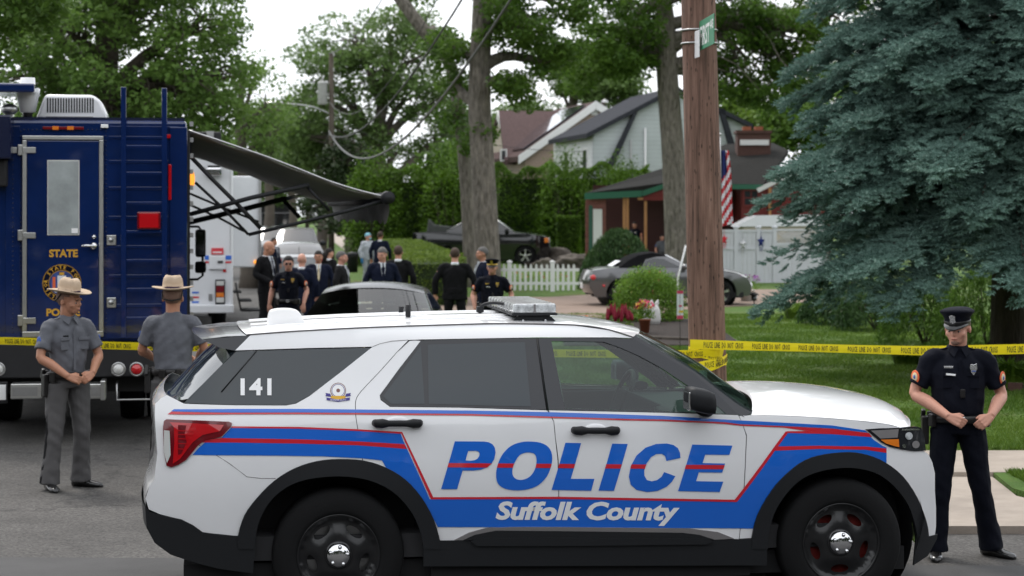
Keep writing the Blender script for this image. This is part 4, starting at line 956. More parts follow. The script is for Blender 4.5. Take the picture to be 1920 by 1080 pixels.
def plant_all():
    D = 50
    # tall tree behind the command truck: forked trunk, broad open crown
    def X(px, D): return (px - 960) * D / F
    b = (X(200, 50), 50, 0)
    T1 = tree('oak_tree', 'broad leafy tree with forked limbs behind the navy command truck', b, [(b[0], 50, -.1, .55), (X(205, 50), 50, 3, .45), (X(190, 50), 50.3, 5.2, .36), (X(205, 50), 50, 7.5, .25), (X(200, 50), 50, 9.5, .12)],
         [pxblob(60, 150, 50, 95, 3.0, None, .45), pxblob(130, 60, 49, 90, 3, None, .6), pxblob(255, 40, 51, 95, 3, None, .65), pxblob(370, 60, 50, 75, 2.5, 60, .5), pxblob(400, 150, 50, 80, 2.5, 62, .5), pxblob(300, 165, 50, 95, 3, 70, .45), pxblob(190, 190, 49, 90, 3, 70, .4), pxblob(90, 245, 49, 80, 3, 60, .35), pxblob(330, 240, 50, 80, 2.5, 45, .35), pxblob(200, -60, 50, 150, 4, 90, .8), pxblob(20, 40, 50, 90, 3, None, .6), pxblob(420, 215, 50, 50, 2, 35, .45), pxblob(380, -10, 50, 60, 2.5, 40, .8)],
         M['leaf_oak'], M['bark_dark'], leaf=.15, per=110, dens=.78, crad=.52, seed=11, tips=.9)
    b = (X(468, 64), 64, 0)
    tree('oak_tree', 'thin open tree with bare twigs between the truck and the street lamp', b, [(b[0], 64, -.1, .3), (X(462, 64), 64, 3, .24), (X(450, 64), 64, 5, .16), (X(455, 64), 64, 7, .06)],
         [pxblob(430, 170, 64, 38, 1.8, 30, .7), pxblob(480, 140, 64, 42, 1.8, 26, .8), pxblob(500, 200, 64, 40, 1.8, 30, .7), pxblob(455, 235, 64, 45, 1.8, 28, .55), pxblob(520, 250, 64, 40, 1.8, 30, .5), pxblob(400, 270, 64, 50, 1.8, 28, .5), pxblob(500, 300, 64, 50, 1.8, 24, .4)],
         M['leaf_oak'], M['bark_far'], leaf=.15, per=60, dens=.95, crad=.6, seed=12, tips=1)
    b = (-9.8, 30, 0)
    tree('maple_tree', 'dark overhanging tree crown at the top corner above the truck', b, [(b[0], 30, -.1, .3), (-9.9, 30, 3, .25), (-9.5, 30, 6, .15)],
         [pxblob(30, 5, 30, 70, 1.2, 50, .9), pxblob(-60, 60, 30, 80, 1.2, 60, .7), pxblob(70, -30, 30, 70, 1.2, 40, .9)], M['leaf_maple'], M['bark_dark'], leaf=.13, per=90, dens=1.4, crad=.4, seed=13)
    b = (X(722, 108), 108, 0)
    tree('oak_tree', 'large rounded tree beyond the street, above the clipped tall hedge', b, [(b[0], 108, -.1, .7), (X(722, 108), 108, 3, .55), (X(705, 108), 108, 6, .42), (X(720, 108), 108, 8.5, .25), (X(725, 108), 108, 10.5, .1)],
         [pxblob(605, 130, 108, 62, 3, 48, .5), pxblob(660, 75, 108, 68, 3, 50, .7), pxblob(740, 45, 108, 62, 3, 42, .8), pxblob(800, 100, 108, 68, 3, 52, .7), pxblob(700, 140, 108, 70, 3, 50, .6), pxblob(580, 195, 108, 50, 3, 40, .45), pxblob(650, 215, 108, 52, 3, 36, .5), pxblob(770, 185, 108, 70, 3, 45, .55), pxblob(840, 190, 108, 45, 3, 40, .5), pxblob(565, 255, 108, 40, 3, 35, .4), pxblob(690, 265, 108, 45, 3, 24, .4), pxblob(745, 285, 108, 45, 2.5, 20, .35), pxblob(830, 260, 108, 40, 2.5, 30, .35)],
         M['leaf_far'], M['bark_far'], leaf=.25, per=110, dens=1.05, crad=.9, seed=21, tips=.6)
    # near maple with the pale trunk
    b = (X(917, 58), 58, 0)
    tree('maple_tree', 'pale grey trunked maple standing behind the officer in the gold cap', b, [(b[0], 58, -.1, .40), (X(913, 58), 58, 1.5, .365), (X(906, 58), 58, 3.6, .345), (X(899, 58), 58, 5.6, .33), (X(902, 58), 58, 7.6, .29), (X(905, 58), 58, 9.5, .22), (X(915, 58), 58, 12, .1)],
         [pxblob(1000, 60, 58, 58, 2.2, 45, .7), pxblob(1040, 112, 58, 42, 2, 32, .6), pxblob(975, 165, 58, 42, 2, 30, .55), pxblob(940, 40, 57, 45, 2, 40, .8), pxblob(1085, 20, 58, 45, 2, 26, .75), pxblob(850, 90, 58.5, 42, 2, 35, .6), pxblob(960, -60, 58, 130, 3, 50, .9), pxblob(850, 160, 59, 26, 1.2, 26, .5), pxblob(905, 250, 58, 12, .7, 14, .4)],
         M['leaf_maple'], M['bark'], leaf=.16, per=110, dens=1.1, crad=.5, seed=31, tips=.6)
    b = (X(882, 62), 62, 0)
    tree('maple_tree', 'slender second trunk leaning left beside the pale grey maple', b, [(b[0], 62, -.1, .24), (X(880, 62), 62, 1.5, .21), (X(873, 62), 62, 3.6, .2), (X(860, 62), 62, 5.6, .19), (X(845, 62), 62, 7.0, .19), (X(790, 62), 62, 8.2, .2), (X(740, 62), 62, 9.3, .17), (X(690, 62), 62, 10.6, .12)],
         [pxblob(850, 215, 62, 30, 1.2, 26, .42), pxblob(815, 70, 64, 30, 1.5, 20, .7), pxblob(770, -15, 64, 40, 2, 18, .8), pxblob(885, 260, 61, 18, .8, 26, .4)], M['leaf_maple'], M['bark'], leaf=.17, per=70, dens=1.0, crad=.5, seed=32)
    b = (X(1272, 70), 70, 0)
    tree('maple_tree', 'tall smooth trunked tree behind the wooden utility pole', b, [(b[0], 70, -.1, .46), (X(1268, 70), 70, 2, .42), (X(1262, 70), 70, 4.5, .40), (X(1252, 70), 70, 7, .38), (X(1247, 70), 70, 9, .36), (X(1245, 70), 70, 10.5, .2), (X(1250, 70), 70, 12.5, .1)],
         [pxblob(1190, 30, 70, 55, 3, 40, .75), pxblob(1120, 90, 70, 50, 3, 42, .65), pxblob(1170, 118, 70, 46, 3, 32, .6), pxblob(1080, 138, 70, 36, 3, 24, .6), pxblob(1200, 90, 71, 45, 3, 36, .65), pxblob(1380, 20, 70, 80, 3, 50, .75), pxblob(1470, 60, 70, 75, 3, 50, .7), pxblob(1400, 110, 70, 65, 3, 45, .65), pxblob(1500, 140, 70, 60, 3, 45, .6), pxblob(1440, 175, 70, 50, 3, 28, .55), pxblob(1560, 30, 70, 80, 3, 60, .7), pxblob(1290, -60, 70, 160, 4, 60, .9), pxblob(1120, -20, 70, 60, 3, 24, .8), pxblob(1350, 175, 71, 40, 3, 24, .55)],
         M['leaf_maple'], M['bark'], leaf=.18, per=120, dens=1.05, crad=.6, seed=41, tips=.6)
    # trees behind the houses and closing the street
    far = [(1075, 125, 122, 60, 'leafy tree behind the roof of the brown gabled house'), (1140, 160, 118, 60, 'leafy tree over the chimney pipe between the two houses'), (1440, 235, 100, 55, 'bright green tree behind the brick chimney'), (1375, 205, 112, 45, 'small tree rising behind the grey gambrel roof'),
           (500, 240, 120, 55, 'hazy tree far down the street behind the white truck'), (545, 300, 140, 60, 'distant green tree at the end of the street'), (600, 260, 110, 55, 'far tree behind the pole with the transformer'), (470, 330, 150, 70, 'distant tree beside the white truck roof'), (900, 250, 120, 60, 'tree seen between the maple and the dark roof'), (840, 320, 100, 50, 'low tree beyond the tall hedge at the dark roof'), (1540, 240, 90, 85, 'dark tree behind the blue spruce, half hidden'), (1680, 200, 95, 110, 'second dark tree behind the spruce crown'), (1850, 160, 100, 120, 'dark tree behind the right side of the spruce'), (1000, 240, 125, 60, 'tree behind the brown roof with solar panels'), (20, 330, 70, 120, 'dense green tree low behind the truck roof'), (330, 330, 75, 110, 'dense green tree behind the truck ladder')]
    for i, (px, py, Dd, rp, lb) in enumerate(far):
        s = F / Dd; c = W(px, py, Dd); h = c.z; r = rp / s; b = (c.x, Dd, 0); k = rng_(100 + i); bl = [(c.x, Dd, h, r, r, r * .9, .8)]
        for q in range(6):
            a = q * 1.05 + k.uniform(0, .5); bl.append((c.x + r * .75 * math.cos(a), Dd + r * .4 * math.sin(a), h + r * k.uniform(-.65, .45), r * .55, r * .6, r * .5, .6))
        tree('background_tree', lb, b, [(c.x, Dd, -.1, .35), (c.x + .2, Dd, h * .4, .28), (c.x - .1, Dd, h * .8, .18), (c.x, Dd, h * 1.05, .05)], bl, M['leaf_bright'] if i in (2, 3) else (M['leaf_far'] if i in (0, 1, 4, 5, 6, 7, 8, 13) else M['leaf_maple']), M['bark_far'], leaf=.28, per=85, dens=1.3, crad=.8, seed=200 + i, group='trees closing the view behind the street and houses', tips=.3)
    # dark conifer by the sidewalk
    b = W(655, 400, 96); b.z = 0
    tree('background_tree', 'dark brownish evergreen between the transformer pole and the tall hedge', tuple(b), [(b.x, 96, -.1, .25), (b.x, 96, 3, .18), (b.x, 96, 5.5, .05)], [pxblob(650, 300, 96, 42, 1.5, 40, .8), pxblob(635, 350, 96, 40, 1.5, 40, .5), pxblob(670, 350, 96, 40, 1.5, 30, .5), pxblob(600, 390, 100, 40, 1.5, 30, .3), pxblob(640, 410, 92, 36, 1.2, 30, .3)], M['leaf_dark'], M['bark_far'], leaf=.2, per=90, dens=1.6, crad=.6, seed=77)
    # reflections and shade need unseen trees added on the camera's side of the road too
    # tall hedges
    def hd(px0, px1, D_, h, name, label, seed, wd=1.6, bump=.28, z0=0, dens=420, leaf=.13):
        a, c = W(px0, 400, D_), W(px1, 400, D_); return hedge(name, label, [(a.x, a.y, c.x, c.y, wd, z0, h, h, bump)], M['leaf_hedge'], leaf, dens, None, seed)
    hd(668, 885, 88, 4.2, 'tall_hedge', 'tall bushy evergreen hedge left of the pale maple trunk', 5)
    hd(925, 1215, 92, 4.4, 'tall_hedge', 'tall bushy evergreen hedge in front of the tan and grey houses', 8)
    for i, (px, D_, h, lb) in enumerate([(700, 87, 4.9, 'rounded evergreen end of the tall hedge beside the sidewalk'), (845, 86.5, 5.1, 'pointed evergreen in the tall hedge left of the maple'), (1060, 90.5, 5.1, 'pointed evergreen below the tan gable'), (1165, 90.5, 4.8, 'evergreen tip below the grey gambrel wall')]):
        c = W(px, 400, D_); bush('arborvitae', lb, (c.x, D_, 0), (1.5, 1.1, h), M['leaf_hedge'], .13, 5200, 60 + i, cat='shrub')
    a = W(735, 400, 84); a2 = W(818, 400, 49.5)
    hedge('low_hedge', 'long clipped low green hedge running beside the sidewalk', [(a2.x, 49.5, a.x + .3, 84, 1.5, 0, 1.32, 1.3, .05)], M['leaf_low'], .055, 700, None, 6)
    c = W(1066, 400, 85); hedge('clipped_shrub', 'narrow upright clipped shrub with rounded top near the dark pickup', [(c.x - .5, 85, c.x + .5, 85, 1.0, .35, 1.95, 1.95, .06)], M['leaf_hedge'], .08, 1500, None, 9, cat='shrub')
    c = W(1160, 400, 60); bush('weeping_shrub', 'weeping green shrub spreading in front of the porch posts', (c.x, 60, 0), (1.15, 1.0, 1.95), M['leaf_weep'], .16, 9000, 12, weep=True)
    c = W(1128, 400, 61); bush('weeping_shrub', 'lower spreading part of the green shrubs by the porch door', (c.x, 61, 0), (.7, .8, 1.5), M['leaf_weep'], .14, 4000, 13, weep=True)
    c = W(1215, 400, 42.5); bush('flowering_bush', 'round bright green bush with pink buds left of the pole', (c.x, 42.5, 0), (.80, .8, 1.18), M['leaf_bush'], .05, 17000, 14, flowers=('petal_pink', 90, .035))
    # blue spruce
    c = W(1888, 400, 28); conifer('blue_spruce', 'huge blue spruce with layered drooping boughs over the lawn', (c.x, 28, 0), 15.0, 6.3, 4.05)
    for i, (px, D_, h, w2, lb) in enumerate([(1560, 41, .75, .7, 'low arching green plants under the left boughs of the spruce'), (1645, 39, 1.0, .9, 'tall arching green clump below the middle of the spruce'), (1735, 35, 1.25, .8, 'dark green drooping shrub left of the officer in the peaked cap'), (1850, 34, 1.4, .9, 'dark green drooping shrub behind the spruce trunk')]):
        c = W(px, 400, D_); bush('garden_shrub', lb, (c.x, D_, LZ), (w2, .7, h), M['leaf_weep' if i < 2 else 'leaf_maple'], .13, 3600, 80 + i, weep=True)
def unseen_woods():
    # unseen ring of leaves added behind the camera: it shades the street and shows in the car's paint and glass
    rg = rng_(99); n = 42000; a = rg.uniform(math.radians(168), math.radians(372), n); r = rg.uniform(25, 31, n) + 5 * np.sin(a * 5); top = 10.5 + 2.2 * np.sin(a * 9) + 1.4 * np.sin(a * 23 + 1)
    z = rg.uniform(0, 1, n) ** .8 * top; q = np.stack([r * np.cos(a), r * np.sin(a) + 4, z], 1); V, Fc = leaf_quads(q, .75, rg, .3, .8); o = mesh_np('unseen_woods', V, Fc, M['leaf_dark']); o['kind'] = 'stuff'
plant_all(); unseen_woods()
# ------------------------------------------------------------------ ground
def struct(name, mt, pts, z, kind='structure', sub=0):
    b = MB(); b.quad([(x, y, z) for x, y in pts]); o = b.build(name, mt); o['kind'] = kind; return o
def slab(name, mt, pts, z0, z1):
    b = MB(); b.prism([(x, y, z0) for x, y in pts], (0, 0, z1 - z0)); o = b.build(name, mt); o['kind'] = 'structure'; return o
def kx(D): return -6.6 - .108 * (D - 74.7)      # right kerb of the street that runs away
LZ = .10
def ground():
    struct('ground', M['lawn'], [(-900, -60), (900, -60), (900, 1500), (-900, 1500)], -.03)
    struct('road', M['asphalt'], [(-26, -30), (34, -30), (34, 14.9), (-26, 14.9)], 0)
    struct('road_patch', M['new_asphalt'], [(-26, 2), (34, 2), (34, 13.2), (3, 13.55), (-1, 13.8), (-8, 14.0), (-26, 14.1)], .004)
    struct('street', M['asphalt'], [(-26, 14.9), (.6, 14.9), (-1.2, 17), (-1.2, 25), (kx(40), 40), (kx(300), 300), (kx(300) - 9, 300), (kx(60) - 12, 60), (-26, 45)], 0)
    # the lawn and its border on the right
    slab('lawn', M['lawn'], [(-.5, 19.3), (40, 19.3), (40, 300), (kx(300), 300), (kx(60) + 3, 60), (kx(40) + 2.3, 40), (-.5, 26)], -.3, LZ)
    slab('verge', M['lawn'], [(.9, 15.05), (3.05, 15.05), (3.3, 15.85), (3.79, 17.7), (-.4, 17.7), (-.4, 16.5)], -.3, LZ - .004)
    slab('verge', M['lawn'], [(4.20, 16.7), (4.32, 16.12), (30, 16.12), (30, 17.7), (4.28, 17.7)], -.3, LZ - .004)
    b = MB()
    for i in range(24):
        x = -.9 + i * 1.5; b.b2((x, 17.7, -.3), (x + 1.492, 19.3, LZ + .004 - .001 * (i % 2)))
    o = b.build('sidewalk', M['concrete'], bevel=.008); o['kind'] = 'structure'
    slab('driveway_apron', M['concrete'], [(3.10, 14.9), (12, 14.9), (12, 16.12), (4.30, 16.12), (4.18, 16.5), (4.27, 17.7), (3.80, 17.7), (3.3, 15.8)], -.3, .06)
    b = MB()
    for x0, x1 in ((.9, 3.09), (12, 30)):
        n = max(1, int((x1 - x0) / 2.4))
        for i in range(n): b.b2((x0 + (x1 - x0) * i / n, 14.88, -.3), (x0 + (x1 - x0) * (i + 1) / n - .01, 15.05, LZ + .01))
    o = b.build('kerb', M['kerb'], bevel=.012); o['kind'] = 'structure'
    b = MB(); D = 26
    while D < 190:
        x0, x1 = kx(max(D, 40)) if D >= 40 else -1.2 + (kx(40) + 1.2) * max(0, (D - 25) / 15), kx(max(D + 6, 40)) if D + 6 >= 40 else -1.2 + (kx(40) + 1.2) * max(0, (D + 6 - 25) / 15)
        b.prism([(x0, D, -.3), (x0 + .16, D, -.3), (x1 + .16, D + 5.98, -.3), (x1, D + 5.98, -.3)], (0, 0, .42)); D += 6
    o = b.build('kerb', M['kerb']); o['kind'] = 'structure'
    slab('verge', M['lawn'], [(kx(40) + .18, 40), (kx(40) + 2.2, 40), (kx(240) + 2.2, 240), (kx(240) + .18, 240)], -.3, LZ - .01)
    slab('sidewalk', M['concrete'], [(kx(53) + 1.5, 53), (kx(53) + 3.0, 53), (kx(240) + 3.2, 240), (kx(240) + 1.5, 240)], -.3, LZ + .008)
    slab('driveway', M['paving'], [(kx(44), 44), (2.5, 43.5), (4.4, 48), (8.5, 52), (8.7, 60), (5, 60), (1, 54.5), (kx(54), 54)], -.2, LZ + .012)
    slab('planting_bed', M['mulch'], [(.9, 34.5), (4.0, 34.5), (4.2, 43), (2.2, 43.3), (1.0, 42)], 0, LZ + .02)
    slab('planting_bed', M['mulch'], [(6.2, 26.0), (9.6, 24.6), (10, 31), (6.4, 31)], 0, LZ + .02)
    slab('planting_bed', M['mulch'], [(.5, 80), (9, 80), (9, 84), (.5, 84)], 0, LZ + .3)
    # street's left side beyond the trucks
    slab('verge', M['lawn'], [(kx(60) - 24, 60), (kx(60) - 9.5, 60), (kx(300) - 9.5, 300), (kx(300) - 60, 300)], -.2, .08)
    # grass that stands up from the lawn
    rg = rng_(9); n = 230000; D = 19.35 + (rg.uniform(0, 1, n) ** 1.25) * 26; px = rg.uniform(1040, 2000, n); x = (px - 960) * D / F; z = np.full(n, LZ)
    m = ~((x < 4.1) & (D > 34.2) & (D < 43.5)) & ~((x > 6.2) & (D > 26.4 - (x - 4.9) * .38) & (D < 31)); x, D, z = x[m], D[m], z[m]
    n2 = 26000; x2 = rg.uniform(4.4, 5.9, n2); D2 = rg.uniform(16.1, 17.7, n2); k = (x2 > 4.30); x2, D2 = x2[k], D2[k]
    x3 = rg.uniform(.9, 3.1, 9000); D3 = rg.uniform(15.1, 17.7, 9000)
    x = np.concatenate([x, x2, x3]); D = np.concatenate([D, D2, D3]); n = len(x); z = np.full(n, LZ - .01)
    h = rg.uniform(.025, .062, n) * (1 + .5 * np.sin(x * 3) * np.sin(D * 2.3)); wd = .0035 + .00030 * D; a = rg.uniform(0, 3.14, n); ln = rg.normal(size=(n, 2)) * .028
    V = np.empty((n, 3, 3)); V[:, 0] = np.stack([x - np.cos(a) * wd, D - np.sin(a) * wd, z], 1); V[:, 1] = np.stack([x + np.cos(a) * wd, D + np.sin(a) * wd, z], 1); V[:, 2] = np.stack([x + ln[:, 0], D + ln[:, 1], z + h], 1)
    o = mesh_np('grass', V.reshape(-1, 3), np.arange(3 * n).reshape(-1, 3), M['grass_blade']); o['kind'] = 'stuff'
ground()

# ------------------------------------------------------------------ poles, wires, sign, tape
def wood_pole():
    t = thing('utility_pole', 'thick brown wooden utility pole wrapped in yellow police tape', 'utility pole', (1.855, 18.6, 0))
    b = MB(); n = 40; rg = rng_(3); rings = []
    for k in range(60):
        z = -.2 + k * .17; cx = -.026 * z; r = .176 - .0042 * z
        pts = [(cx + math.cos(2 * math.pi * i / n) * (r + .0025 * math.sin(i * 7 + k * .05) + .002 * math.sin(i * 13.7)), math.sin(2 * math.pi * i / n) * r, z) for i in range(n)]; rings.append([b.bm.verts.new(p) for p in pts])
    for A, B in zip(rings, rings[1:]):
        for i in range(n): f = b.bm.faces.new([A[i], A[(i + 1) % n], B[(i + 1) % n], B[i]]); f.smooth = True
    b.build('post', M['pole_wood'], t)
    for py in (54, 79):
        z = CAM_H + (HZ - py) * 18.42 / F; r = .178 - .0042 * z + .002; cx = -.026 * z; b = MB(); pts = [(cx + math.cos(a) * (r + .003), math.sin(a) * (r + .003), z) for a in [2 * math.pi * i / 32 for i in range(33)]]
        b.tube(pts, [(.012, .003)] * 33, 6, caps=False)
        for v in b.bm.verts: v.co.z = z + (v.co.z - z) * 3.4
        b.build('strap', M['steel'], t)
    b = MB(); b.b2((-.12, -.215, -.1), (-.055, -.165, .95)); b.build('conduit', M['pipe_white'], t, bevel=.01)
    return t
def street_sign():
    p0 = W(1312, 70, 18.40); p1 = W(1339, 61, 17.62); d = (p1 - p0); yaw = math.atan2(d.y, d.x); L = math.hypot(d.x, d.y); z = CAM_H + (HZ - 68) * 18.4 / F
    t = thing('street_sign', 'green FIRST AVE street name sign strapped to the utility pole', 'street sign', (p0.x, p0.y, z), yaw)
    b = MB(); b.box((L / 2, 0, 0), (L, .006, .27), bev=.002); b.build('plate', M['sign_green'], t)
    V, Fs = fit_text('FIRST', .06, -.10, L - .22, .08, bold=.02); me = bpy.data.meshes.new('lettering'); me.from_pydata([(x, -.0045, y) for x, y in V], [], Fs); me.materials.append(M['white_decal']); link(bpy.data.objects.new('lettering', me), t)
    V, Fs = fit_text('AVE', L - .19, .01, L - .03, .09, bold=.02); me = bpy.data.meshes.new('lettering'); me.from_pydata([(x, -.0045, y) for x, y in V], [], Fs); me.materials.append(M['white_decal']); link(bpy.data.objects.new('lettering', me), t)
    p0, p1 = W(1303, 80, 18.42), W(1311.5, 80, 18.25); d = p1 - p0; t = thing('street_sign', 'pale second street name sign edge-on behind the green FIRST AVE sign', 'street sign', (p0.x, p0.y, p0.z - .02), math.atan2(d.y, d.x))
    L = math.hypot(d.x, d.y); b = MB(); b.box((L / 2, .0, 0), (L, .006, .25), bev=.002); b.build('plate', M['truck_white'], t)
def tape_strip(t, pts, h, name='ribbon', period=.47, text=True, tx0=.1, twist=None, hh=None):
    """tape hung through the points; printed words along it"""
    P = [Vector(p) for p in pts]; cum = [0]
    for a, b_ in zip(P, P[1:]): cum.append(cum[-1] + (b_ - a).length)
    def at(u, v):
        i = 0
        while i < len(P) - 2 and cum[i + 1] < u: i += 1
        f = (u - cum[i]) / (cum[i + 1] - cum[i]); p = P[i].lerp(P[i + 1], f); k = hh(u / cum[-1]) if hh else 1
        tw_ = twist(u / cum[-1]) if twist else 0
        d = (P[i + 1] - P[i]).normalized(); nrm = Vector((d.y, -d.x, 0)).normalized()
        if nrm.y > 0 and not getattr(t, 'wrap', False): nrm = -nrm
        return p + Vector((0, 0, 1)) * (v * h * k * math.cos(tw_)) + nrm * (v * h * math.sin(tw_)), nrm
    n = max(4, int(cum[-1] / .05)); vs = []; fs = []
    for i in range(n + 1):
        for v in (-.5, 0, .5):
            p, nr = at(cum[-1] * i / n, v); vs.append(p - t.location + nr * (.002 if v == 0 else 0))
    for i in range(n): a = i * 3; fs += [[a, a + 3, a + 4, a + 1], [a + 1, a + 4, a + 5, a + 2]]
    me = bpy.data.meshes.new(name); me.from_pydata(vs, [], fs); me.materials.append(M['tape_yellow']); me.update(); o = link(bpy.data.objects.new(name, me), t)
    m = o.modifiers.new('s', 'SOLIDIFY'); m.thickness = .0008
    if text:
        V, Fs = text_mesh('POLICE  LINE  DO  NOT  CROSS', bold=.012, res=1, space=1.06); xs = [v[0] for v in V]; ys = [v[1] for v in V]; w0, h0 = max(xs) - min(xs), max(ys)
        u0 = tx0
        while u0 + .38 < cum[-1]:
            VV = []
            for x, y in V:
                p, nr = at(u0 + x / w0 * .38, (y / h0 - .5) * .62); VV.append(p - t.location + nr * .0045)
            u0 += period; me = bpy.data.meshes.new('lettering'); me.from_pydata(VV, [], Fs); me.materials.append(M['print_black']); link(bpy.data.objects.new('lettering', me), o)
    return o
def tapes():
    a = W(1294, 645.5, 18.38); t = thing('police_tape', 'yellow police line tape stretched right from the pole past the officer', 'police tape', tuple(a))
    pts = [W(1294, 645.5, 18.42), W(1330, 646.5, 18.40), W(1420, 649, 18.2), W(1550, 653, 17.8), W(1660, 656, 17.6), W(1740, 657.5, 17.5), W(1840, 656, 17.5), W(1935, 654, 17.6), W(2050, 652, 17.8)]
    tape_strip(t, catmull([tuple(p) for p in pts], 3), .088, tx0=-.21 + .335, hh=lambda u: 1 - .18 * math.sin(min(1, u * 1.4) * math.pi) ** 2)
    a = W(1300, 664, 18.4); t = thing('police_tape', 'yellow police line tape running left from the pole in front of the command truck', 'police tape', tuple(a))
    pts = [W(1356, 660, 18.46), W(1340, 662, 18.41), W(1294, 664, 18.45), W(1230, 664, 18.6), W(1000, 662, 18.9), W(700, 658, 19.2), W(385, 652, 19.4), W(290, 650, 19.5), W(180, 647, 19.6), W(70, 641, 19.7), W(0, 639, 19.8), W(-80, 637, 19.9)]
    tape_strip(t, catmull([tuple(p) for p in pts[::-1]], 3), .078, tx0=.05, twist=lambda u: .25, text=True)
    # loops round the pole
    t = thing('police_tape', 'crumpled turns of yellow police tape wound round the pole', 'police tape', (1.85, 18.6, 1.05))
    for z, h, tilt, ph in ((1.075, .075, -.05, 0), (1.0, .085, .045, 1.3), (.975, .07, .07, 2.0)):
        cx = 1.855 - .026 * z; r = .176 - .0042 * z + .006 + ph * .002
        pts = [(cx + r * math.cos(a), 18.6 + r * math.sin(a), z + tilt * math.cos(a) + .006 * math.sin(a * 3 + ph)) for a in [math.pi + 2 * math.pi * i / 40 + ph * .2 for i in range(41)]]
        tape_strip(t, pts, h, tx0=.04 + ph * .12)
    # the same tape's far end is tied off behind the officer
def far_poles():
    def pole(px, ptop, D, r, lb):
        z1 = CAM_H + (HZ - ptop) * D / F; x = (px - 960) * D / F
        t = thing('utility_pole', lb, 'utility pole', (x, D, 0)); b = MB(); b.tube([(0, 0, -.1), (0.02, 0, z1 * .5), (0, 0, z1)], [r, r * .85, r * .7], 12); b.build('post', M['bark_dark'], t); return t, z1
    t, z = pole(621, 100, 97, .16, 'dark utility pole with grey transformer and street lamp by the sidewalk')
    b = MB(); b.lathe([(0, .0), (.2, .0), (.24, .04), (.24, 1.02), (.26, 1.05), (.2, 1.13), (0, 1.15)], c=(-.42, 0, z - 2.5), n=20); b.tube([(-.42, 0, z - 1.35), (-.42, 0, z - 1.15)], [.05, .03], 8); b.box((-.2, 0, z - 2.0), (.2, .08, .1)); b.build('transformer', M['transformer'], t)
    zz = CAM_H + (HZ - 214) * 97 / F; b = MB(); b.tube(catmull([(-.05, 0, zz), (-.9, -.1, zz + .35), (-2.2, -.2, zz + .52)], 4), .035, 8); b.build('lamp_arm', M['steel'], t)
    b = MB(); b.ell((-2.75, -.25, zz + .53), (.55, .16, .09), n=16); b.box((-2.3, -.2, zz + .54), (.3, .1, .08), bev=.02); b.build('lamp_head', M['alu'], t)
    for k, zq in enumerate((z - .15, z - .9)):
        b = MB(); b.lathe([(0, 0), (.05, 0), (.07, .06), (.04, .1), (.06, .16), (0, .2)], c=(.1, 0, zq), n=10); b.build('insulator', M['transformer'], t)
    b = MB(); b.tube([(.12, 0, 1.5), (.14, 0, 6.2)], .03, 6); b.build('conduit', M['transformer'], t)
    pole(576, 218, 150, .16, 'bare brown utility pole farther down the street')
    t, z = pole(552, 235, 190, .17, 'farthest utility pole, small beyond the white truck roof')
    b = MB(); b.lathe([(0, 0), (.3, 0), (.3, 1.2), (0, 1.3)], c=(-.55, 0, z - 2.6), n=14); b.build('transformer', M['transformer'], t)
def wires():
    def wire(lb, a, b_, sag, r, mt, r2=None, nm='power_cable'):
        a, b_ = Vector(a), Vector(b_); pts = []; n = 60
        for i in range(n + 1): u = i / n; p = a.lerp(b_, u); p.z -= sag * 4 * u * (1 - u); pts.append(p - a)
        t = MB(); t.tube(pts, [r + ((r2 or r) - r) * i / n for i in range(n + 1)], 6); o = t.build(nm, mt); o.location = a; tag(o, lb, 'cable'); return o
    pz = lambda py: CAM_H + (HZ - py) * 97 / F; px = (617 - 960) * 97 / F
    e = (1.62, 18.6)
    wire('thick black cable crossing the pale tree trunk, upper of the two', (px, 97, pz(252)), (e[0], e[1], 8.2), 1.72, .036, M['wire'], .018)
    wire('thick grey cable sagging low from the lamp pole over the tall hedge', (px, 97, pz(246)), (e[0], e[1], 7.2), 2.6, .042, M['wire_grey'], .02)
    wire('thin wire above the thick cables, running up to the near pole', (px, 97, pz(190)), (e[0] + .1, e[1], 10.5), 3.0, .02, M['wire'], .008)
    wire('thin line dipping from the tip of the lamp pole', (px, 97, pz(100)), (-.4, 45, 13.0), 1.6, .025, M['wire_grey'], .015)
    wire('dark line from the lamp pole down the street', (px, 97, pz(248)), ((575 - 960) * 150 / F, 150, 6.6), 1.0, .04, M['wire'])
    wire('upper line from the lamp pole down the street', (px, 97, pz(170)), ((575 - 960) * 150 / F, 150, 9.4), .8, .02, M['wire'])
    wire('line between the two farthest street poles', ((575 - 960) * 150 / F, 150, 6.6), ((552 - 960) * 190 / F, 190, 6.6), .8, .04, M['wire'])
    wire('service wire reaching from the lamp pole to the grey house', (px, 97, pz(175)), tuple(W(1262, 270, 94)), 1.3, .014, M['wire'])
    wire('service wire drooping to the gable wall of the grey house', (px, 97, pz(210)), tuple(W(1165, 275, 94)), 1.9, .014, M['wire'])
wood_pole(); street_sign(); tapes(); far_poles(); wires()

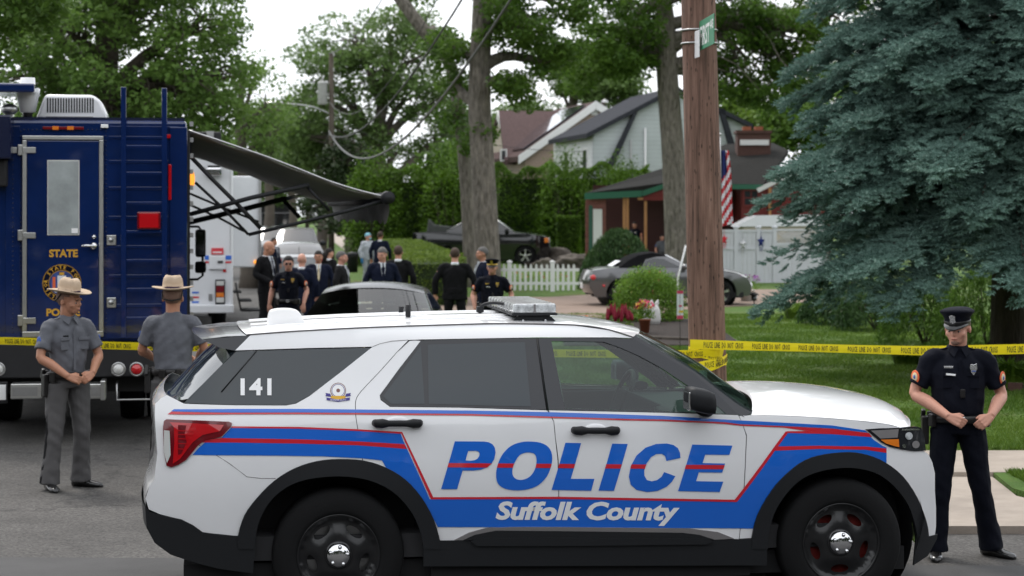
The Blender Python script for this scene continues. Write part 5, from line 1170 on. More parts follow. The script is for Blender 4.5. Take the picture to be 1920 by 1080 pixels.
# ------------------------------------------------------------------ fences and small yard things
def fences():
    # white pickets
    t = thing('picket_fence', 'white picket fence on the grass in front of the dark pickup', 'fence', (-1.0, 58.5, LZ)); p0 = (905 - 960) * 58.5 / F; p1 = (1086 - 960) * 58.5 / F; n = int((p1 - p0) / .15)
    for i in range(n):
        x = p0 + (p1 - p0) * i / n + 1.0; post = i % 8 == 5; b = MB()
        if post: b.b2((x - .06, -.04, 0), (x + .07, .09, .86)); b.lathe([(.09, .86), (.09, .88), (0, .93)], c=(x, .025, 0), n=4); b.build('post', M['white_trim'], t)
        else: b.prism([(x - .035, -.04, .04), (x + .035, -.04, .04), (x + .035, -.04, .76), (x, -.04, .82), (x - .035, -.04, .76)], (0, .02, 0)); b.build('picket', M['white_trim'], t)
    for z in (.2, .6):
        b = MB(); b.b2((p0 + 1, -.018, z), (p1 + 1, .03, z + .08)); b.build('rail', M['white_trim'], t)
    # vinyl privacy fence
    D = 66; x0 = (1345 - 960) * D / F; t = thing('vinyl_fence', 'white vinyl privacy fence with star ornaments beside the grey convertible', 'fence', (x0, D, 0)); xs = [0, .62, 1.36, 1.9]; H = 1.84
    for i, x in enumerate(xs):
        b = MB(); b.box((x, 0, H / 2 + .04), (.13, .13, H + .08)); b.lathe([(.11, H + .08), (.11, H + .11), (0, H + .17)], c=(x, 0, 0), n=4); b.build('post', M['vinyl_white'], t)
    for a, c in ((0, .62), (.62, 1.36), (1.36, 1.9)):
        b = MB(); k = int((c - a) / .15)
        for j in range(k): b.b2((a + .07 + (c - a - .14) * j / k, -.02, .08), (a + .07 + (c - a - .14) * (j + 1) / k - .008, .02, H - .42 if 0 else H - .04))
        b.build('panel', M['vinyl_white'], t); b = MB(); b.b2((a + .06, -.045, H - .06), (c - .06, .045, H + .02)); b.b2((a + .06, -.045, .05), (c - .06, .045, .14)); b.b2((a + .06, -.045, 1.2), (c - .06, .045, 1.27)); b.build('rail', M['vinyl_white'], t)
    b = MB()
    for j in range(9): b.b2((1.97 + j * .17, -.02, .08), (1.97 + j * .17 + .162, .02, 1.35))
    b.b2((1.9, -.045, 1.33), (3.5, .045, 1.42)); b.b2((1.9, -.045, 1.82), (3.5, .045, 1.88)); b.b2((3.5, -.06, 0), (3.62, .06, 1.95)); b.build('gate_panel', M['vinyl_white'], t)
    b = MB()
    for j in range(-5, 24):
        for s_ in (1, -1):
            a = Vector((1.96 + j * .1, s_ * .006, 1.42)); c = a + Vector((s_ * .4, 0, .4))
            if s_ < 0: a.x += .4; c.x += .4
            if min(a.x, c.x) > 1.95 and max(a.x, c.x) < 3.5: b.tube([a, c], .013, 4)
    b.build('lattice', M['vinyl_white'], t)
    def star(nm, lb, px, py, r, mt):
        c = W(px, py, D - .1); P = []
        for k in range(10): a = math.pi / 2 + k * math.pi / 5; q = r if k % 2 == 0 else r * .45; P.append((math.cos(a) * q * .62, 0, math.sin(a) * q))
        b = MB()
        for k in range(10): b.add([P[k], P[(k + 1) % 10], (0, -.035, 0)], [(0, 1, 2)]); b.add([P[k], P[(k + 1) % 10], (0, .01, 0)], [(0, 1, 2)])
        b.box((-.03, -.005, -r * 1.1), (.02, .01, r * .7)); b.box((.03, -.005, -r * 1.1), (.02, .01, r * .7)); b.tube([(0, 0, r), (0, .03, r + .14)], .006, 4)
        o = b.build('star_ornament', mt); o.location = c; tag(o, lb, 'ornament')
    star('s', 'red metal star hung on the white vinyl fence', 1358, 449, .2, M['flag_red']); star('s', 'pale grey metal star hung on the white vinyl fence', 1393, 458, .2, M['steel']); star('s', 'dark blue metal star hung on the white vinyl fence', 1427, 453, .22, M['flag_blue'])
    # small pavilion roof behind the fence
    D = 70; t = thing('garden_shed', 'small garden shed with pale gabled roof behind the vinyl fence', 'shed', (W(1465, 400, D).x, D, 0)); s = D / F
    P = lambda px, z, y=0: ((px - 1465) * s, y, z)
    b = MB(); b.b2(P(1395, 0, .1), P(1535, 2.0, 2.2)); b.build('wall', M['siding_cream'], t)
    b = MB(); b.prism([P(1383, 1.93), P(1387, 2.0), P(1420, 2.32), P(1535, 2.36), P(1550, 1.96)], (0, 2.4, 0)); b.build('roof', M['truck_white'], t)
def yard():
    # rocks
    for i, (px, py, D, r, lb) in enumerate([(1045, 483, 82, (.75, .5, .62), 'dark boulder under the clipped upright shrub'), (1087, 486, 80, (.95, .5, .5), 'long grey boulder behind the picket fence'), (1020, 490, 79, (.4, .3, .35), 'small boulder at the nose of the dark pickup')]):
        c = W(px, py, D); t = bmesh.new(); bmesh.ops.create_icosphere(t, subdivisions=4, radius=1); rg = rng_(i + 5); o1 = rg.uniform(0, 9, 3)
        for v in t.verts:
            d = 1 + .16 * math.sin(v.co.x * 3 + o1[0]) + .13 * math.sin(v.co.y * 5 + v.co.z * 4 + o1[1]) + .06 * math.sin(v.co.z * 11 + v.co.x * 7); v.co = Vector((v.co.x * r[0], v.co.y * r[1], max(-.3, v.co.z) * r[2])) * d
        me = bpy.data.meshes.new('boulder'); t.to_mesh(me); t.free(); me.materials.append(M['rock']); o = link(bpy.data.objects.new('boulder', me)); o.location = (c.x, D, .35 if D > 81 else .3); tag(o, lb, 'rock'); auto_smooth(o, 40)
    # flowers
    def flowers(nm, lb, px, py, D, r, mats_, leaf=.045, n=260, nf=70, spike=False, z=LZ, pot=None, seed=1, cat='flower'):
        c = W(px, py, D); rg = rng_(seed); t = thing(nm, lb, cat, (c.x, D, z)); h0 = 0
        if pot:
            h0 = pot[1]; b = MB(); b.lathe([(0, 0), (pot[0] * .72, 0), (pot[0], h0 * .92), (pot[0] * 1.1, h0 * .92), (pot[0] * 1.1, h0), (pot[0] * .9, h0), (0, h0 * .9)], n=20); b.build('pot', M[pot[2]], t)
        v = in_ball(n, rg, .1); v[:, 2] = np.abs(v[:, 2]); q = v * np.array(r) + np.array([0, 0, h0 + .02]); V, Fc = leaf_quads(q, leaf * 1.3, rg, .3, .45); mesh_np('foliage', V, Fc, M['leaf_bush'], t)
        for m, k in mats_:
            w_ = in_ball(k, rg, .5); w_[:, 2] = np.abs(w_[:, 2]) * .5 + .55; q = w_ * np.array(r) + np.array([0, 0, h0 + .03]); 
            if spike:
                b = MB()
                for p in q: hh = rg.uniform(.10, .2); b.lathe([(0, -.07), (.03, -.05), (.035, .0), (.02, hh * .6), (0, hh)], c=tuple(p), n=6)
                b.build('blossom', M[m], t)
            else:
                qq = np.repeat(q, 4, 0) + rg.normal(size=(k * 4, 3)) * leaf * .25; V, Fc = leaf_quads(qq, leaf, rg, .6, .9); mesh_np('blossom', V, Fc, M[m], t)
    flowers('celosia', 'deep crimson plumed flowers in front of the round bush', 1158, 605, 40, (.33, .25, .30), [('petal_crimson', 34)], spike=True, seed=2)
    flowers('potted_flowers', 'terracotta pot of pink and yellow flowers near the bush', 1209, 620, 38, (.21, .2, .32), [('petal_pink', 34), ('petal_yellow', 18)], pot=(.11, .28, 'terracotta'), seed=3, n=420)
    flowers('geranium', 'bright red geranium cluster left of the round bush', 1176, 565, 42.2, (.18, .18, .42), [('petal_red', 12)], seed=4, n=300)
    flowers('marigold', 'small orange flowers at the left end of the bed', 1098, 598, 40, (.16, .12, .20), [('petal_orange', 10)], seed=5, n=110)
    flowers('roses', 'pink flowers low by the roof line of the police car', 1172, 640, 36, (.13, .12, .22), [('petal_pink', 8), ('petal_orange', 3)], seed=6, n=90)
    flowers('yellow_flowers', 'yellow green blooms low in front of the flower pot', 1192, 640, 35.5, (.12, .12, .16), [('petal_yellow', 8)], seed=8, n=90)
    flowers('potted_flowers', 'pot of purple petunias on the driveway by the convertible', 1400, 545, 52, (.42, .3, .36), [('petal_purple', 40), ('petal_crimson', 10)], pot=(.2, .3, 'planter_white'), seed=7, n=420)
    flowers('garden_plants', 'scattered yard flowers behind the picket fence', 985, 540, 61, (1.4, .3, .5), [('petal_red', 10), ('petal_orange', 14)], seed=9, n=900, leaf=.06)
    # white ornament planter
    c = W(1222, 582, 41); t = thing('garden_ornament', 'white pointed garden ornament beside the red geranium', 'ornament', (c.x, 41, LZ)); b = MB(); b.lathe([(0, 0), (.16, 0), (.19, .12), (.17, .3), (.12, .42), (0, .42)], n=18); b.build('basin', M['planter_white'], t)
    for a, dx in ((.5, -.1), (-.4, .08), (.1, 0)):
        b = MB(); b.tube([(dx, 0, .38), (dx * 1.4, 0, .46), (dx * 1.6, 0, .52)], [.05, .04, .01], 8); b.build('finial', M['planter_white'], t)
    # yard flag on a thin stake
    D = 33; c = W(1275, 572, D); t = thing('garden_flag', 'small pink and white garden banner on a thin stake beside the pole', 'flag', (c.x, D, LZ)); s = D / F
    z1 = CAM_H - (545 - HZ) * s - LZ; z0 = CAM_H - (598 - HZ) * s - LZ; b = MB(); b.tube([(.0, 0, -.1), (.0, 0, z1 + .03), (.05, 0, z1 + .03)], .005, 6); b.build('stake', M['black'], t)
    b = MB(); b.b2((-.052, -.004, z0), (.055, .0, z1)); o = b.build('banner', M['shirt_white'], t)
    for za, zb, m in ((z1 - .05, z1, 'petal_pink'), (z0, z0 + .06, 'petal_pink'), (z0 + .1, z0 + .14, 'petal_yellow'), (z0 + .2, z0 + .23, 'petal_pink')):
        b = MB(); b.b2((-.05 if 'ink' in m and za != z0 + .2 else -.02, -.0065, za), (.052 if za != z0 + .2 else .03, -.0045, zb)); b.build('print', M[m], o)
    # leaning white pipe, solar lantern
    a = W(1271, 521, 47); c2 = W(1286, 460, 47); o = MB(); o.tube([(0, 0, -a.z + LZ), (0, 0, 0), tuple(c2 - a)], .022, 8); o = o.build('leaning_pole', M['pipe_white']); o.location = a; tag(o, 'thin white pole leaning beside the grey convertible', 'pole')
    c = W(1414, 575, 50); t = thing('path_light', 'small black lantern at the edge of the driveway', 'garden light', (c.x, 50, LZ)); b = MB(); b.tube([(0, 0, -.05), (0, 0, .1)], .015, 6); b.build('stake', M['black'], t); b = MB(); b.lathe([(.04, .1), (.08, .12), (.07, .24)], n=8); b.build('lantern', M['window_dark'], t); b = MB(); b.lathe([(.13, .24), (.1, .28), (0, .33)], n=10); b.build('cap', M['black'], t)
    # edging stones
    b = MB(); rg = rng_(4); c0 = G(1215, 637, LZ); c1 = G(1300, 640, LZ)
    for k in range(8): p = c0.lerp(c1, k / 8); b.box((p.x, p.y - .05, LZ + .03), (.11, .09, .08), rot=(0, 0, rg.uniform(-.2, .2)), bev=.015)
    o = b.build('bed_edging', M['rock']); tag(o, 'low stone edging along the front of the flower bed', 'edging')
    b = MB()
    for k in range(16): x = 6.3 + k * .21; b.box((x, 26.35 - (x - 4.9) * .38, LZ + .05), (.19, .1, .12), rot=(0, 0, -.36), bev=.015)
    o = b.build('bed_edging', M['brick_chimney']); tag(o, 'brick edging of the bed under the blue spruce', 'edging')
    # low leafy plants under the spruce
    rg = rng_(44)
    for i, (px, py, D, h, w_, lb) in enumerate([(1500, 600, 43, .4, .5, 'low green plants at the tip of the spruce boughs'), (1890, 745, 26.2, .42, .35, 'pale leafy plant beside the elbow of the officer'), (1700, 700, 30, .35, .3, 'small weedy plant at the bed left of the officer')]):
        c = W(px, py, D); t = thing('grassy_plant', lb, 'plant', (c.x, D, LZ)); n = 420; a = rg.uniform(0, 6.28, n); r = rg.uniform(0, .6, n) * w_; L = h * rg.uniform(.6, 1.2, n); lean = rg.uniform(.1, .75, n)
        p0 = np.stack([r * np.cos(a), r * np.sin(a), np.zeros(n)], 1); V = []; wd = .012 + .0003 * D
        dr = np.stack([np.cos(a), np.sin(a), np.zeros(n)], 1); sd = np.stack([-np.sin(a), np.cos(a), np.zeros(n)], 1)
        p1 = p0 + dr * (lean * L * .35)[:, None] + np.array([0, 0, 1]) * (L * .7)[:, None]; p2 = p0 + dr * (lean * L * 1.1)[:, None] + np.array([0, 0, 1]) * (L * (.95 - .5 * lean))[:, None]
        V = np.stack([p0 - sd * wd, p0 + sd * wd, p1 + sd * wd * .8, p1 - sd * wd * .8, p2 + sd * .002, p2 - sd * .002], 1).reshape(-1, 3); b_ = np.arange(n)[:, None] * 6; Fc = np.concatenate([b_ + np.array([[0, 1, 2, 3]]), b_ + np.array([[3, 2, 4, 5]])])
        mesh_np('blades', V, Fc, M['leaf_bright'] if i != 1 else M['leaf_bush'], t)
    # waste bin on the verge
    c = W(661, 517, 78); t = thing('waste_bin', 'black round litter bin on the verge by the lamp pole', 'bin', (c.x, 78, LZ)); b = MB(); b.lathe([(0, 0), (.2, 0), (.22, .65), (.23, .66), (.23, .7), (.2, .76), (0, .8)], n=18); b.build('barrel', M['black_trim'], t)
    b = MB(); b.lathe([(.235, .6), (.245, .62), (.235, .64)], n=18, caps=False); b.build('hoop', M['black'], t)
def flag():
    D = 39; s = D / F; c = W(1353, 255, D); t = thing('american_flag', 'american flag hanging limp from a staff behind the utility pole', 'flag', (c.x - .03, D, LZ))
    z1 = CAM_H + (HZ - 255) * s - LZ; b = MB(); b.tube([(0, 0, -.1), (0, 0, z1)], .014, 8); b.ell((0, 0, z1 + .03), (.03, .03, .03)); b.build('staff', M['steel'], t)
    top, bot = CAM_H + (HZ - 282) * s - LZ, CAM_H + (HZ - 425) * s - LZ; nx, nz_ = 13 * 3, 30; vs = []; fs = []; mi = []
    for j in range(nz_ + 1):
        for i in range(nx + 1):
            u, v = i / nx, j / nz_; x = .02 + (.15 + .10 * v) * u + .015 * math.sin(v * 5); y = .03 * math.sin(u * 15 + v * 2) * (1 - .2 * v); vs.append((x, y, top + (bot - top) * v * (1 - .04 * u)))
    for j in range(nz_):
        for i in range(nx):
            a = j * (nx + 1) + i; fs.append([a, a + 1, a + nx + 2, a + nx + 1]); k = int((j / nz_ + .22 * i / nx) * 12); mi.append(2 if j < nz_ * .36 - i * .1 and i < nx * .55 else (0 if k % 2 == 0 else 1))
    mesh_np('cloth', vs, fs, [M['flag_red'], M['shirt_white'], M['flag_blue']], t, True, mi)
fences(); yard(); flag()

# ------------------------------------------------------------------ houses
class H:
    def __init__(s, name, label, px, D, yaw): s.x = (px - 960) * D / F; s.t = thing(name, label, 'house', (s.x, D, 0), yaw); s.f = Frame((s.x, D, 0), yaw)
    def p(s, px, py, y=0): return s.f.on_y(px, py, y)
    def wall(s, nm, mt, L, y=0, d=.25, base=None, parent=None):
        P = [s.p(a, b_, y) for a, b_ in L]
        if base is not None: P = [Vector((q.x, q.y, base if q.z < base + .3 else q.z)) for q in P]
        b = MB(); b.prism(P, (0, d, 0)); return b.build(nm, M[mt], parent or s.t)
    def window(s, px0, py0, px1, py1, y=0, fr='white_trim', mull=True):
        a, c = s.p(px0, py0, y), s.p(px1, py1, y); b = MB(); w_ = .07
        b.b2((a.x - w_, y - .05, c.z - w_), (c.x + w_, y - .003, c.z)); b.b2((a.x - w_, y - .05, a.z), (c.x + w_, y - .003, a.z + w_)); b.b2((a.x - w_, y - .05, c.z), (a.x, y - .003, a.z)); b.b2((c.x, y - .05, c.z), (c.x + w_, y - .003, a.z))
        if mull: b.b2(((a.x + c.x) / 2 - .02, y - .035, c.z), ((a.x + c.x) / 2 + .02, y - .003, a.z)); b.b2((a.x, y - .034, (a.z + c.z) / 2 - .02), (c.x, y - .004, (a.z + c.z) / 2 + .02))
        f = b.build('window', M[fr], s.t); b = MB(); b.b2((a.x, y - .02, c.z), (c.x, y - .006, a.z)); b.build('pane', M['window_dark'], f)
def houses():
    # tan gabled house
    h = H('brown_roofed_house', 'tan house with brown roof, white gable trim and solar panels', 1050, 106, math.radians(13))
    h.wall('wall', 'siding_tan', [(984, 500), (984, 286), (1117, 203), (1165, 232), (1165, 500)], 0, 8, base=0)
    A, B, Cc = h.p(972, 293, -.3), h.p(1117, 190, -.3), h.p(1166, 222, -.3)
    th = Vector((0, 0, .28)); dp = Vector((0, 9.0, 0))
    b = MB(); b.prism([A, B, B - th, A - th], dp); b.build('roof', M['roof_brown'], h.t); b = MB(); b.prism([B, Cc, Cc - th, B - th], dp); b.build('roof', M['roof_brown'], h.t)
    b = MB(); up = Vector((0, 0, .03)); b.prism([A + up, B + up, B - th * 1.5, A - th * 1.5], (0, -.05, 0)); b.prism([B + up + Vector((.01, 0, 0)), Cc + up, Cc - th * 1.5, B - th * 1.5 + Vector((.01, 0, 0))], (0, -.05, 0)); b.build('fascia', M['white_trim'], h.t)
    nr = (B - A).cross(dp).normalized(); nr = nr if nr.z > 0 else -nr
    b = MB(); q = A + (B - A) * .12 + nr * .06; b.prism([q + Vector((0, .7, 0)), A + (B - A) * .92 + nr * .06 + Vector((0, .7, 0)), A + (B - A) * .92 + nr * .06 + Vector((0, 5.6, 0)), q + Vector((0, 5.6, 0))], nr * .06); b.build('solar_panel', M['solar'], h.t)
    b = MB(); v = h.p(1109, 201, -.05); w_ = h.p(1121, 216, -.05); b.b2((v.x, -.06, w_.z), (w_.x, -.003, v.z)); b.build('gable_vent', M['white_trim'], h.t)
    # main block with the ridge across
    e0, e1 = h.p(940, 300, 3), h.p(1010, 300, 3)
    r0, r1 = h.p(935, 207, 7), h.p(1075, 205, 7); f0, f1 = h.p(946, 300, 2), h.p(1010, 300, 2); k0, k1 = Vector((r0.x - .1, 12, f0.z)), Vector((r1.x, 12, f0.z))
    b = MB(); b.prism([f0, r0, r0 + Vector((0, 0, -.25)), f0 + Vector((0, 0, -.25))], (r1.x - f0.x, 0, 0)); b.build('roof', M['roof_brown'], h.t)
    b = MB(); b.prism([r0, k0, k0 + Vector((0, 0, -.25)), r0 + Vector((0, 0, -.25))], (r1.x - r0.x, 0, 0)); b.build('roof', M['roof_brown'], h.t)
    b = MB(); g = .12; b.prism([Vector((r0.x - g, f0.y, f0.z - .3)), Vector((r0.x - g, r0.y, r0.z - .0)), Vector((r0.x - g, r0.y, r0.z - .5)), Vector((r0.x - g, f0.y + .2, f0.z - .6))], (g * 1.9, 0, 0)); b.build('fascia', M['white_trim'], h.t)
    b = MB(); b.prism([(r0.x + .1, f0.y + .4, 0), (r0.x + .1, f0.y + .4, f0.z - .1), (r0.x + .1, r0.y, r0.z - .35), (r0.x + .1, 11.6, f0.z - .1), (r0.x + .1, 11.6, 0)], (r1.x - r0.x - .2, 0, 0)); b.build('wall', M['siding_cream'], h.t)
    h.window(972, 306, 981, 320, 2.35, mull=False); h.window(940, 282, 948, 300, 2.35, mull=False)
    b = MB(); c = h.p(1134, 196, 4); b.tube([(c.x, 4, c.z - 1.2), (c.x, 4, c.z)], .13, 10); b.lathe([(.2, 0), (.2, .2), (0, .3)], c=(c.x, 4, c.z), n=10); b.build('chimney_pipe', M['steel'], h.t)
    # grey gambrel house
    h = H('grey_house', 'pale grey sided house with dark gambrel roof lines behind the ranch', 1250, 94, math.radians(10.5))
    h.wall('wall', 'siding_grey', [(1113, 520), (1113, 246), (1187, 207), (1268, 172), (1352, 210), (1400, 235), (1400, 520)], 0, 9, base=0)
    A, B, Cc = h.p(1100, 250, -.3), h.p(1268, 162, -.3), h.p(1412, 232, -.3)
    b = MB(); b.prism([A, B, B - th * .8, A - th * .8], dp); b.build('roof', M['roof_dark'], h.t); b = MB(); b.prism([B, Cc, Cc - th * .8, B - th * .8], dp); b.build('roof', M['roof_dark'], h.t)
    for L in ([(1137, 312), (1187, 209), (1195, 206), (1148, 312)], [(1346, 204), (1354, 204), (1384, 300), (1372, 300)]):
        P = [h.p(a, c, -.02) for a, c in L]; b = MB(); b.prism(P, (0, -.28, 0)); b.build('rake_board', M['roof_dark'], h.t)
    c0 = h.p(1113, 400, 0); b = MB(); b.b2((c0.x - .06, .1, 0), (c0.x - .003, 8.95, h.p(1113, 247, 0).z)); b.build('wall', M['siding_white'], h.t)
    for y0, y1 in ((1.0, 1.9), (5.2, 6.2)):
        b = MB(); b.b2((c0.x - .10, y0, 4.1), (c0.x - .065, y1, 5.5)); f = b.build('window', M['white_trim'], h.t); b = MB(); b.b2((c0.x - .12, y0 + .1, 4.2), (c0.x - .105, y1 - .1, 5.4)); b.build('pane', M['window_dark'], f)
    for px, m in ((1210, 'white_trim'), (1183, 'transformer')):
        b = MB(); a = h.p(px, 240 if px == 1210 else 262, -.08); b.tube([(a.x, -.08, 1), (a.x, -.08, a.z)], .06 if px == 1210 else .04, 6); b.build('wall_pipe', M[m], h.t)
    # red ranch house with the porch
    h = H('ranch_house', 'low red ranch house with green trimmed porch roof and timber posts', 1250, 75, 0); P = h.p
    def sh(nm, mt, pts, d=(0, 0, -.16)): b = MB(); b.prism(pts, d); return b.build(nm, M[mt], h.t)
    sh('roof', 'roof_grey', [P(1097, 362, 0), P(1205, 357, 0), P(1252, 342, 0), P(1340, 306, 4.2), P(1262, 309, 4.2)])
    sh('roof', 'roof_grey', [P(1252, 342.5, 0), P(1431, 346, 0), P(1478, 282, 4.5), P(1450, 268, 6.5), P(1360, 270, 6.5), P(1262, 309, 4.3)])
    sh('fascia', 'green_trim', [P(1096, 362, -.06), P(1204, 357, -.06), P(1204, 369, -.06), P(1096, 374, -.06)], (0, .055, 0)); sh('fascia', 'green_trim', [P(1205, 357.5, -.06), P(1252, 342, -.06), P(1252, 351, -.06), P(1205, 368, -.06)], (0, .055, 0))
    sh('fascia', 'green_trim', [P(1252, 344, -.06), P(1431, 346, -.06), P(1431, 355, -.06), P(1252, 353, -.06)], (0, .055, 0))
    sh('gable_infill', 'siding_red', [P(1206, 369, .02), P(1252, 352, .02), P(1252, 376, .02), P(1206, 376, .02)], (0, .06, 0))
    sh('rake_board', 'white_trim', [P(1418, 354, -.1), P(1508, 309, -.1), P(1512, 316, -.1), P(1422, 361, -.1)], (0, -.06, 0))
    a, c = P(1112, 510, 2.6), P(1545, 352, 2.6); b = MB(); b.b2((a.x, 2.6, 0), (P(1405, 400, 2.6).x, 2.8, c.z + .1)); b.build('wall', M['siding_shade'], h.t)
    sh('wall', 'siding_red', [Vector((P(1390, 0, .1).x, .1, 0)), Vector((P(1390, 0, .1).x, .1, P(0, 352, .1).z)), P(1430, 353, .1), P(1506, 315, .1), P(1560, 340, .1), Vector((P(1560, 0, .1).x, .1, 0))], (0, 3, 0))
    sh('roof', 'roof_grey', [P(1506, 306, -.15), P(1580, 340, -.15), Vector((P(1580, 340, -.15).x, 5, P(1580, 340, -.15).z)), Vector((P(1506, 306, -.15).x, 5, P(1506, 306, -.15).z))], (0, 0, -.12))
    b = MB(); q = P(1098, 374, .3); q2 = P(1136, 374, .3); b.b2((q.x, .3, 0), (q2.x, .5, q.z)); b.build('wall', M['shingle_red'], h.t)
    b = MB(); q = P(1112, 392, .25); q2 = P(1129, 470, .25); b.b2((q.x, .24, 0), (q2.x, .297, q.z)); b.build('door', M['white_trim'], h.t)
    b = MB(); q = P(1104, 390, .25); q2 = P(1111, 470, .25); b.b2((q.x, .23, 0), (q2.x, .297, q.z + .1)); b.build('door_trim', M['door_green'], h.t)
    for x0, x1, m in ((1168, 1173, 'post_wood'), (1174, 1179, 'post_wood'), (1208, 1213, 'post_wood')):
        b = MB(); q = P(x0, 372, .15); q2 = P(x1, 372, .15); b.b2((q.x, .12, 0), (q2.x, .22, q.z + .1)); b.build('porch_post', M[m], h.t)
    b = MB(); q = P(1196, 371, .1); q2 = P(1223, 375, .1); b.b2((q.x, .05, q2.z), (q2.x, .25, q.z + .02)); b.build('beam', M['post_wood'], h.t)
    b = MB(); q = P(1441, 352, .0); q2 = P(1446, 352, .0); b.b2((q.x, -.05, 0), (q2.x, .06, q.z)); b.build('porch_post', M['post_wood'], h.t)
    h.window(1396, 358, 1420, 384, .1, 'siding_red'); h.window(1252, 372, 1268, 420, 2.55)
    q0, q1 = P(1097, 500, 2.6), P(1260, 500, 0); b = MB(); b.b2((q0.x, 0, 0), (q1.x, 2.6, .35)); b.build('porch_floor', M['concrete'], h.t)
    # chimney
    b = MB(); q = P(1383, 250, 4); q2 = P(1445, 285, 4); b.b2((q.x, 4, q2.z - .6), (q2.x, 4.9, q.z)); b.b2((q.x - .05, 3.95, q.z), (q2.x + .05, 4.95, q.z + .12)); ch = b.build('chimney', M['brick_chimney'], h.t)
    for px in (1400, 1422): b = MB(); q = P(px, 248, 4.4); b.b2((q.x - .16, 4.2, q.z), (q.x + .16, 4.6, q.z + .22)); b.build('chimney_pot', M['terracotta'], ch)
    b = MB(); q = P(1388, 262, 3.9); q2 = P(1442, 272, 3.9); b.b2((q.x, 3.93, q2.z), (q2.x, 3.997, q.z)); b.build('flashing', M['white_trim'], ch)
    # far dark roof
    h = H('distant_house', 'dark slate roof of a house beyond the hedge left of the maple', 825, 130, 0)
    h.wall('wall', 'siding_cream', [(806, 500), (806, 300), (850, 300), (850, 500)], 0, 7, base=0)
    b = MB(); b.prism([h.p(799, 304, -.3), h.p(803, 267, 3.5), h.p(856, 267, 3.5), h.p(858, 304, -.3)], (0, 0, -.2)); b.build('roof', M['roof_dark'], h.t); h.window(815, 310, 825, 325, 0)
    h = H('distant_house', 'dark slate roof showing between the maple trunk and the tan house', 915, 125, 0)
    h.wall('wall', 'siding_cream', [(912, 500), (912, 275), (940, 275), (940, 500)], 0, 7, base=0)
    b = MB(); b.prism([h.p(908, 275, -.3), h.p(912, 236, 3.5), h.p(945, 236, 3.5), h.p(948, 275, -.3)], (0, 0, -.2)); b.build('roof', M['roof_dark'], h.t)
houses()
# ------------------------------------------------------------------ ordinary cars
def simple_car(name, label, cat, loc, yaw, paint, segs, wins, wb, r=.32, wt=None, style='five', extra=None, L=None, trim=None, group=None, arch=True, hw=.9):
    root = thing(name, label, cat, loc, yaw, group); xs = [p[0] for s_ in segs for p in s_[2]]
    S = Shell(root, wt or [(.1, .84), (.3, .87), (.6, .90), (.85, .89), (1.0, .86), (1.2, .76), (1.45, .64), (1.9, .55)], min(xs), max(xs), (.6, .16), (.8, .22))
    prof = []
    for s_ in segs:
        for p in s_[2]:
            if not prof or prof[-1] != p: prof.append(p)
    a = r + .065; lo = []
    x1, x0 = prof[-1][0], prof[0][0]; zb = .24
    lo = [(x1 - .08, zb), (wb + a + .02, zb)] + circ(wb, r, a, -15, 195, 16) + [(wb - a - .02, zb), (a + .02, zb)] + circ(0, r, a, -15, 195, 16) + [(-a - .02, zb), (x0 + .06, zb)]
    S.sheet('body_side', M[paint], prof + lo, step=.12)
    for nm, mt, L_, cr_, bu in segs:
        S.loft(nm, M[mt], catmull(L_, 3) if len(L_) > 2 else L_, crown=cr_, bulge=bu, n=14, pw=2.4)
    for w_ in wins: S.sheet('window', M['dark_glass'], w_, off=.005, step=.15, rim=.004)
    for x in (0, wb):
        for sd in (-1, 1): wheel(root, x, hw - .05, r, sd, style, .2, r * .66)
        b = MB(); b.b2((x - a + .02, -hw + .28, .15), (x + a - .02, hw - .28, r + a - .05)); b.lathe([(a + .005, -hw + .05), (a, hw - .05)], c=(x, 0, r), axis='y', n=24, caps=False); b.build('wheel_well', M['black'], root)
    b = MB(); b.b2((x0 + .2, -hw + .1, .2), (x1 - .2, hw - .1, .34)); b.build('underbody', M['black'], root)
    if extra: extra(root, S)
    return root
